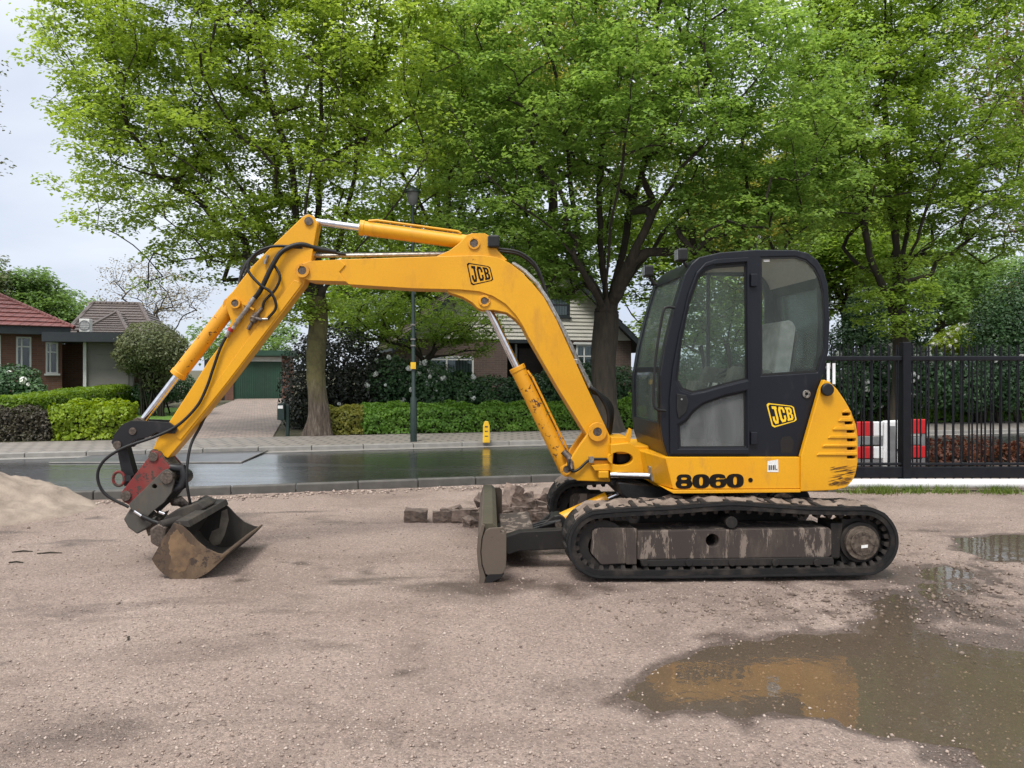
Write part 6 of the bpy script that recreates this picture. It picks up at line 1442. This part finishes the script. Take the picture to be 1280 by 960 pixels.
# roof, back and front skin between the two sides, following the outline
def strip(L, t, v0, v1, name, mat, parent, sm=35, bv_=0.0):
    q = inset(L, t); return MB().plate(L + q[::-1], v0, v1, UP).build(name, mat, parent, sm, bv_)
roofL = spline2(rawC[6:16], 3)
strip(roofL, -.045, cv + .0455, cf - .0455, 'roof', 'cab_black', cab)
strip(inset(roofL[5:-2], -.047), -.012, cv + .05, cf - .05, 'headliner', 'headliner', cab)
rearL = rawC[18:22]; strip(rearL, -.04, cv + .0455, cf - .0455, 'rear_panel', 'cab_black', cab, 0)
for v0, v1 in ((cv + .0456, cv + .12), (cf - .12, cf - .0456)): strip(rawC[15:19], -.04, v0, v1, 'rear_pillar', 'cab_black', cab)
strip(off(rawC[15:19], -.012), -.006, cv + .121, cf - .121, 'rear_glass', 'cab_glass', cab)
frontL = rawC[2:7]
for v0, v1, nm in ((cv + .0456, cv + .10, 'front_pillar'), (cf - .10, cf - .0456, 'front_pillar')): strip(frontL, -.05, v0, v1, nm, 'cab_black', cab)
strip(rawC[0:3], -.04, cv + .0456, cf - .0456, 'front_apron', 'cab_black', cab, 0)
strip(off(frontL, .012), -.006, cv + .101, cf - .101, 'windscreen', 'cab_glass', cab)
u1_, z1_ = up(828, 462, cv); MB().box(u1_ + .0, u1_ + .04, cv + .101, cf - .101, z1_ - .02, z1_ + .02, UP).build('screen_bar', 'cab_black', cab)
# floor and panes
fz = up(835, 571, cv)[1]; MB().box(rawC[0][0] + .03, rawC[21][0] - .03, cv + .046, cf - .046, fz + .002, fz + .05, UP).build('floor', 'cab_mat', cab)
for nm, L, mt in (('door_window', DWIN, 'cab_glass'), ('lower_window', DLOW, 'cab_glass_grey'), ('rear_side_window', RWIN, 'cab_glass')):
    MB().plate(ups(L, cv), cv + .018, cv + .024, UP).build(nm, mt, cab)
    P = ups(L, cv); q = [(p[0] + (sum(a[0] for a in P) / len(P) - p[0]) * .035, p[1] + (sum(a[1] for a in P) / len(P) - p[1]) * .035) for p in P]
    MB().plate(P, cv + .006, cv + .017, UP, [q]).build('window_seal', 'rubber_clean', cab)
# door leaf frame standing proud, with its hinges, lock and grab rail
DOUT = [(838, 568), (837, 500), (841, 462), (849, 418), (861, 366), (871, 340), (882, 328), (894, 324), (936, 321.5), (937, 568)]
dr = MB().plate(ups(DOUT, cv - .022), cv - .022, cv - .0005, UP, [ups([(880.5, 334.5), (893, 330), (934, 327), (935, 475.5), (905, 483), (880, 490), (864, 493), (851, 488.5), (844.5, 476), (850, 424), (860.5, 377), (871.5, 345)], cv - .022), ups([(934, 488), (934.5, 561), (848, 561.5), (847, 531), (857, 525), (865, 514), (880, 503), (905, 494)], cv - .022)]).build('door', 'cab_black', cab, 0, .007)
u, z = up(852, 503, cv - .03); lkb = MB().plate(ups([(846, 492), (858, 494), (861, 503), (858, 515), (848, 523), (846, 512)], cv - .034), cv - .034, cv - .0225, UP).build('door_lock', 'rubber_clean', dr, 0, .005)
MB().plate(circ(up(852, 499, cv - .036), .008, 12), cv - .039, cv - .0345, UP).build('key_hole', 'chrome', lkb)
for py in (350, 548):
    u, z = up(943, py, cv - .03); hb = MB().box(u - .025, u + .025, cv - .03, cv - .0005, z - .05, z + .05, UP).build('hinge', 'cab_black', dr, 0, .006)
MB().tube(spline([upw(843, 384.5, cv - .02), upw(834, 384, cv - .04), upw(829, 390, cv - .045), upw(822, 430, cv - .045), upw(818, 465, cv - .045), upw(817, 500, cv - .045), upw(820, 511, cv - .045), upw(832, 513.5, cv - .02)], 5), .0105, 8).build('grab_rail', 'rubber_clean', cab, 60)
logo(cab, [(957.5, 503.5), (992, 507.5), (996, 526), (965.5, 535)], cv, 'decal_yellow')
MB().plate(ups([(954.5, 324.2), (962, 324), (962, 327), (954.5, 327.2)], cv + .017), cv + .0165, cv + .0172, UP).build('glass_label', 'decal_white', cab)
u, z = up(1007.5, 492.5, cv); fc = MB().plate(circ((u, z), .032, 18), cv - .014, cv - .0005, UP, [circ((u, z), .014, 12)]).build('fuel_cap', 'fitting', cab, 0, .004)
for k in range(3): MB().plate(circ((u + .022 * math.cos(k * 2.1), z + .022 * math.sin(k * 2.1)), .006, 8), cv - .017, cv - .0143, UP).build('bolt', 'pin_steel', fc)
MB().plate(ups([(975, 552), (978, 546), (988, 545), (992, 552), (990, 566), (976, 566)], cv), cv - .0016, cv - .0004, UP).build('faded_patch', 'frame_black', cab)
# roof lamps
for (px, py), v in (((853.5, 319), cv + .1), ((811.5, 339), cf - .1)):
    u, z = up(px, py, v); L1 = MB().box(u - .05, u + .03, v - .055, v + .055, z - .05, z + .05, UP).build('roof_lamp', 'rubber_clean', cab, 0, .015)
    MB().box(u - .057, u - .0505, v - .045, v + .045, z - .04, z + .04, UP).build('lens', 'lens', L1)
    MB().tube([UP.w(u, v, z - .045), UP.w(u + .05, v, z - .11), UP.w(u + .09, v, z - .13)], .014, 8).build('bracket', 'rubber_clean', L1)
u, z = up(945, 311, cv + .5); MB().tube([UP.w(u, cv + .5, z - .02), UP.w(u, cv + .5, z + .06)], .004, 6).build('aerial', 'rubber_clean', cab)
# seat with a grey cover
sx, sv2 = up(957, 470, -.35)[0], -.28
def blk(name, L, v0, v1, mat, parent, bv_=.03): return MB().plate(L, v0, v1, UP).build(name, mat, parent, 0, bv_, )
zf_ = fz + .05
seat = blk('seat', [(sx - .42, zf_ + .40), (sx + .02, zf_ + .36), (sx + .05, zf_ + .46), (sx - .40, zf_ + .52)], sv2 - .25, sv2 + .25, 'seat_cover', cab)
bk = blk('seat_back', [(sx - .02, zf_ + .44), (sx + .12, zf_ + .44), (sx + .20, zf_ + .98), (sx + .16, zf_ + 1.04), (sx + .06, zf_ + 1.02)], sv2 - .24, sv2 + .24, 'seat_cover', seat, .04)
blk('seat_base', [(sx - .30, zf_), (sx + .05, zf_), (sx + .02, zf_ + .36), (sx - .30, zf_ + .39)], sv2 - .17, sv2 + .17, 'seat_dark', seat, .01)
blk('seat_back_shell', [(sx + .125, zf_ + .40), (sx + .16, zf_ + .40), (sx + .225, zf_ + .95), (sx + .205, zf_ + .95)], sv2 - .21, sv2 + .21, 'seat_dark', seat, .01)
for s_ in (-1, 1):
    v_ = sv2 + s_ * .33
    co_ = blk('armrest_console', [(sx - .45, zf_ + .50), (sx - .10, zf_ + .46), (sx - .06, zf_ + .62), (sx - .40, zf_ + .66)], v_ - .06, v_ + .06, 'console', cab, .02)
    blk('console_leg', [(sx - .30, zf_), (sx - .16, zf_), (sx - .14, zf_ + .49), (sx - .28, zf_ + .49)], v_ - .05, v_ + .05, 'console', co_, .01)
    MB().tube([UP.w(sx - .40, v_, zf_ + .64), UP.w(sx - .41, v_, zf_ + .76), UP.w(sx - .43, v_, zf_ + .84)], [.012, .018, .024], 10).build('joystick', 'rubber_clean', co_, 50)
fl = up(862, 560, -.3)[0]
for s_ in (-.40, -.20):
    MB().tube([UP.w(fl + .18, s_, zf_), UP.w(fl + .16, s_, zf_ + .35), UP.w(fl + .22, s_, zf_ + .52)], .012, 8).build('travel_lever', 'rubber_clean', cab, 50)
blk('dash', [(fl + .02, zf_ + .15), (fl + .16, zf_ + .15), (fl + .20, zf_ + .50), (fl + .10, zf_ + .54)], -.18, .10, 'console', cab, .02)
MB().tube(spline([UP.w(fl + .28 + .10 * math.cos(t), -.48 + .13 * math.sin(t), zf_ + .62 + .05 * math.cos(t)) for t in np.linspace(0, 2 * math.pi, 15)], 2), .014, 8).build('hand_rail', 'rubber_clean', cab, 60)
blk('side_console', [(fl + .3, zf_), (sx + .3, zf_), (sx + .3, zf_ + .42), (fl + .36, zf_ + .38)], .10, .19, 'console', cab, .02)

# ---- undercarriage
class TurnFrame(Frame):
    """plan coordinates turned about a point: u, v stay close to x, y"""
    def __init__(s, cx, cy, deg): Frame.__init__(s, cx, cy, deg); s.cx, s.cy = cx, cy
    def pix(s, px, py, v): u, z = Frame.pix(s, px, py, v - s.cy); return (u + s.cx, z)
    def w(s, u, v, z): return Frame.w(s, u - s.cx, v - s.cy, z)
LF = TurnFrame(1.66, 6.82, 1.7)                  # the undercarriage stands slightly turned
def px0(px, py, y): return LF.pix(px, py, y)
TN0, TN1, TF0, TF1 = 5.82, 6.22, 7.42, 7.82
def track_path():
    y = TN0; P = []
    def pp(a, b_): P.append(px0(a, b_, y))
    n = 11
    for i in range(n + 1):                      # left arc, bottom to top
        t = R(268 - 170 * i / n); pp(752 + 43 * math.cos(t), 684.5 - 43 * math.sin(t))
    for q in ((790, 638.5), (835, 636.5), (880, 633), (918, 631), (960, 633.5), (1010, 636.5), (1050, 637.5)): pp(*q)
    for i in range(n + 1):
        t = R(86 - 170 * i / n); pp(1080.5 + 43 * math.cos(t), 680.5 - 43 * math.sin(t))
    for q in ((1040, 724), (980, 725), (900, 726.5), (830, 727.5)): pp(*q)
    return P
TP0 = track_path()
TP = spline2(TP0 + [TP0[0]], 3)[:-1]
zmin = min(p[1] for p in TP); TP = [(p[0], p[1] - zmin + .022) for p in TP]
def closed_inset(L, t):
    out = []; n = len(L)
    for i, p in enumerate(L):
        a, b_ = L[i - 1], L[(i + 1) % n]; dx, dz = b_[0] - a[0], b_[1] - a[1]; q = math.hypot(dx, dz) or 1
        out.append((p[0] + dz / q * t, p[1] - dx / q * t))
    return out
lugm = None; toothm = None
def track(y0, y1):
    global lugm, toothm
    inn = closed_inset(TP, .062)
    tr = MB().plate(TP, y0, y1, LF, [inn]).build('track', 'rubber', EX, 30)
    # side wall bead
    for yy in ((y0 - .006, y0 + .004), (y1 - .004, y1 + .006)):
        MB().plate(closed_inset(TP, .008), yy[0], yy[1], LF, [closed_inset(TP, .024)]).build('side_bead', 'rubber_clean', tr, 30)
    per = [0]
    for i in range(len(TP)): per.append(per[-1] + math.hypot(TP[(i + 1) % len(TP)][0] - TP[i][0], TP[(i + 1) % len(TP)][1] - TP[i][1]))
    n = 64; ctr = TP + [TP[0]]; ox, oy, oz = root_of(EX)
    if lugm is None:
        o = MB().add([(-.028, -.19, -.006), (.028, -.19, -.006), (.028, .05, -.006), (-.028, .05, -.006), (-.020, -.18, .007), (.020, -.18, .007), (.020, .04, .017), (-.020, .04, .017)], [(0, 3, 2, 1), (4, 5, 6, 7), (0, 1, 5, 4), (1, 2, 6, 5), (2, 3, 7, 6), (3, 0, 4, 7)]).build('lug', 'rubber'); lugm = o.data; bpy.data.objects.remove(o)
        o = MB().add([(-.022, -.05, -.005), (.022, -.05, -.005), (.022, .05, -.005), (-.022, .05, -.005), (-.012, -.04, .030), (.012, -.04, .030), (.012, .04, .030), (-.012, .04, .030)], [(0, 3, 2, 1), (4, 5, 6, 7), (0, 1, 5, 4), (1, 2, 6, 5), (2, 3, 7, 6), (3, 0, 4, 7)]).build('tooth', 'rubber'); toothm = o.data; bpy.data.objects.remove(o)
    for k in range(n):
        s_ = per[-1] * k / n; i = max(0, np.searchsorted(per, s_, 'right') - 1); i = min(i, len(TP) - 1); t = (s_ - per[i]) / (per[i + 1] - per[i] + 1e-9)
        p = (ctr[i][0] * (1 - t) + ctr[i + 1][0] * t, ctr[i][1] * (1 - t) + ctr[i + 1][1] * t); dx, dz = ctr[i + 1][0] - ctr[i][0], ctr[i + 1][1] - ctr[i][1]
        # the outline runs clockwise: outward normal is (-dz, dx)
        ang = math.atan2(dz, dx)
        for m_, nm, sgn, dy in ((lugm, 'lug', 1, 0), (toothm, 'tooth', -1, .02)):
            if nm == 'tooth' and (k % 1): continue
            o = bpy.data.objects.new(nm, m_); link(o, tr)
            nx_, nz_ = -dz / math.hypot(dx, dz), dx / math.hypot(dx, dz)
            inn_ = 0 if sgn > 0 else .062
            o.location = Vector(LF.w(p[0] - nx_ * inn_, (y0 + y1) / 2 + (.07 if k % 2 else 0) if sgn > 0 else y0 + .075, p[1] - nz_ * inn_)) - Vector((ox, oy, oz))
            o.rotation_euler = (0, -ang + (math.pi if sgn < 0 else 0), LF.ang)
    return tr
tn = track(TN0, TN1); tf = track(TF0, TF1)
def ucar(y0, y1, near, parent):
    yf = y0 if near else y1
    def q(L): return [(lambda p: (p[0], p[1]))(px0(a, b_, TN0 + .03)) for a, b_ in L]
    fa, fb = y0 + .035, y1 - .06
    fr_ = MB().plate(q([(797, 664), (1037, 660), (1040, 664), (1040, 694), (1036, 697), (797, 700)]), fa, fb, LF, [circ(px0(891, 676, TN0 + .03), .05, 18)] if near else []).build('track_frame', 'track_frame', parent, 0, .008)
    MB().plate(q([(741, 664), (748, 660), (795, 661), (795, 705), (752, 707), (739, 692)]), fa + .012, fb, LF).build('tension_housing', 'track_frame', fr_, 0, .008)
    MB().plate(q([(783, 661), (796, 661), (796, 706), (783, 706)]), fa + .004, fa + .0115, LF).build('housing_plate', 'track_frame', fr_, 0, .003)
    MB().plate(q([(800, 700), (1040, 696.5), (1042, 700), (1042, 706), (802, 708)]), fa - .012, fb, LF).build('lower_flange', 'frame_black', fr_, 0, .004)
    for a in (806, 861, 915, 969, 1021):
        c = px0(a, 703, TN0 + .02); MB().plate(circ(c, .028, 12), fa - .028, fa - .0125, LF).build('roller_nut', 'frame_black', fr_, 0, .004)
    for a in (770, 835, 890, 945, 1000):
        c = px0(a, 707, TN0 + .1); MB().plate(circ(c, .065, 20), fa + .03, fb - .02, LF).build('roller', 'frame_black', fr_, 30)
    c = px0(913, 652, TN0 + .06); MB().plate(circ(c, .045, 18), fa - .01, fb, LF).build('carrier_roller', 'frame_black', fr_, 30, .004)
    c = px0(752, 684, TN0 + .05); MB().plate(circ(c, .205, 36), fa + .03, fb - .02, LF, [circ(c, .10, 24)]).build('idler', 'frame_black', fr_, 30, .006)
    c = px0(1080, 680, TN0); n = 13
    ol = [(c[0] + (.215 if k % 2 else .18) * math.cos(2 * math.pi * k / (2 * n)), c[1] + (.215 if k % 2 else .18) * math.sin(2 * math.pi * k / (2 * n))) for k in range(2 * n)]
    sp = MB().plate(ol, fa + .06, fa + .11, LF).build('sprocket', 'frame_black', fr_, 0, .006)
    MB().plate(circ(c, .155, 32), fa + .02, fb, LF).build('hub_drum', 'frame_black', sp, 30, .008)
    MB().plate(circ(c, .128, 32), fa - .010, fa + .0195, LF).build('hub_ring', 'hub_steel', sp, 30, .01)
    MB().plate(circ(c, .092, 28), fa - .022, fa - .0105, LF).build('hub_cover', 'hub_steel', sp, 30, .006)
    for k in range(8): MB().plate(circ((c[0] + .076 * math.cos(k * .785), c[1] + .076 * math.sin(k * .785)), .009, 8), fa - .029, fa - .0225, LF).build('bolt', 'pin_steel', sp)
    MB().plate([(c[0] - .015, c[1] - .035), (c[0] + .035, c[1] - .03), (c[0] + .035, c[1] - .008), (c[0] - .015, c[1] - .013)], fa - .0245, fa - .0225, LF).build('hub_plate', 'decal_white', sp)
    MB().plate(q([(1041, 655), (1056, 655), (1052, 700), (1041, 700)]), fa + .03, fb - .03, LF).build('motor_mount', 'frame_black', fr_, 0, .01)
    return fr_
ucar(TN0, TN1, True, EX); ucar(TF0, TF1, False, EX)
# mud caked on top of the tracks
def mudtop(y0, y1, seed):
    rs = random.Random(seed); V = []; fs = []; nx_, ny_ = 120, 18
    top = sorted([p for p in TP if p[1] > .40], key=lambda p: p[0]); X0, X1 = top[0][0] + .03, top[-1][0] - .03
    tx = [p[0] for p in top]; tz = [p[1] for p in top]
    for j in range(ny_):
        for i in range(nx_):
            x = X0 + (X1 - X0) * i / (nx_ - 1); y = y0 + .02 + (y1 - y0 - .04) * j / (ny_ - 1); z = float(np.interp(x, tx, tz))
            hgt = .016 + .030 * fnoise(x, y, 7, seed) + .022 * fnoise(x, y, 18, seed + 3)
            e_ = min(j, ny_ - 1 - j) / 3; V.append(LF.w(x, y, z + (hgt if e_ >= 1 else hgt * e_ - .01 * (1 - e_)) - .004))
    for j in range(ny_ - 1):
        for i in range(nx_ - 1): fs.append((j * nx_ + i, j * nx_ + i + 1, (j + 1) * nx_ + i + 1, (j + 1) * nx_ + i))
    return MB().add(V, fs)
mudtop(TN0, TN1, 5).build('caked_mud', 'caked_mud', tn, 80); mudtop(TF0, TF1, 9).build('caked_mud', 'caked_mud', tf, 80)
# centre frame and slew ring
xc = MB().plate([(.95, .20), (2.4, .20), (2.3, .44), (1.9, .53), (1.3, .53), (1.02, .44)], TN1 + .03, TF0 - .03, LF).build('centre_frame', 'frame_black', EX, 0, .02)
MB().tube([(1.72, 6.82, .52), (1.72, 6.82, .665)], .44, 40).build('slew_ring', 'frame_black', xc, 40)
MB().tube([(1.72, 6.82, .55), (1.72, 6.82, .60)], .48, 40).build('slew_flange', 'frame_black', xc, 40)
u, z = up(1001, 616, -.5); MB().plate([(u - .12, z + .02), (u + .02, z + .02), (u + .10, z - .09), (u + .06, z - .10)], -.55, -.5, UP).build('belly_guard', 'frame_black', xc)
# ---- dozer blade
yb0, yb1 = 5.84, 7.84
def bp(px, py): return px0(px, py, yb0)
FACE = [bp(x, y) for x, y in ((602, 655), (597, 672), (596, 690), (597.5, 708), (600, 722), (598.5, 730.5), (605, 730), (607, 722), (602, 706), (600.5, 690), (602, 673), (606, 657))]
blade = MB().plate(FACE, yb0, yb1, LF).build('dozer_blade', 'blade_steel', EX, 30, .003)
END = [bp(x, y) for x, y in ((603.5, 672), (607, 663), (612, 660.5), (629, 659.5), (633, 664), (633, 700), (632, 711), (629, 717), (612, 720), (607, 718), (603, 706), (601.5, 690))]
MB().plate(END, yb0 + .004, yb0 + .028, LF, [circ(bp(628, 664.5), .014, 12)]).build('end_plate', 'blade_steel', blade, 0, .005)
MB().plate(END, yb1 - .028, yb1 - .004, LF).build('end_plate', 'blade_steel', blade, 0, .005)
MB().plate([bp(600, 731.2), bp(611, 718), bp(630, 717.5), bp(626, 723), bp(604, 732)], yb0 + .001, yb1 - .001, LF).build('cutting_edge', 'frame_black', blade, 0, .002)
za, zb = bp(0, 659)[1], bp(0, 675)[1]; x_ = bp(611, 0)[0]
MB().plate([bp(603, 662), bp(603, 655), bp(616, 655), bp(622, 660), bp(616, 664)], yb0 + .03, yb1 - .03, LF).build('top_flange', 'flange_olive', blade, 0, .004)
def bf(px, py): return px0(px, py, yb1)
MB().plate([bf(x, y) for x, y in ((600, 625), (602, 617.5), (605, 615.5), (617, 615.5), (620, 619), (620, 650), (603, 650))], yb1 + .001, yb1 + .03, LF, [circ(bf(615.5, 620), .018, 12)]).build('wing_plate', 'frame_black', blade, 0, .006)
for ya, yb_ in ((6.22, 6.34), (7.30, 7.42)):
    A = [px0(x, y, ya) for x, y in ((628, 672), (650, 665), (760, 660), (760, 684), (650, 689), (634, 694))]
    MB().plate(A, ya, yb_, LF).build('push_arm', 'frame_black', blade, 0, .008)
A = [px0(x, y, 6.8) for x, y in ((625, 655), (664, 652), (668, 662), (664, 669), (626, 670))]; MB().plate(A, 6.345, 7.295, LF).build('cross_box', 'track_frame', blade, 0, .01)
bA, bB = Vector(LF.pw(697, 652, 6.72)), Vector(LF.pw(782, 613, 6.72)); D_ = (bB - bA).normalized(); Sx = bA + (bB - bA) * .74
rm = MB().tube([bA, Sx], .062, 20).build('blade_ram', 'yellow_skirt', EX, 40, .006)
MB().tube([Sx, bB], .026, 14).build('rod', 'chrome', rm, 60)
MB().tube([bA + Vector((0, -.10, 0)), bA + Vector((0, .10, 0))], .075, 20).build('ram_eye', 'rubber_clean', rm, 40, .008)
MB().tube([bA + Vector((0, -.13, 0)), bA + Vector((0, .13, 0))], .03, 14).build('pin', 'pin_steel', rm, 40)
for k in range(3):
    MB().tube(spline([bA + Vector((.02, -.11, .03)), bA + Vector((-.12, -.12 + k * .03, -.01 + .012 * k)), bA + Vector((-.30, -.08 + k * .05, -.07)), bA + Vector((-.38, 0, -.14))], 5), .011, 6).build('hose', 'rubber_clean', rm, 60)
A = [px0(x, y, 6.8) for x, y in ((655, 668), (690, 640), (705, 646), (702, 668))]; MB().plate(A, 6.62, 6.66, LF).build('ram_bracket', 'frame_black', blade, 0, .006)
MB().plate(A, 6.80, 6.84, LF).build('ram_bracket', 'frame_black', blade, 0, .006)
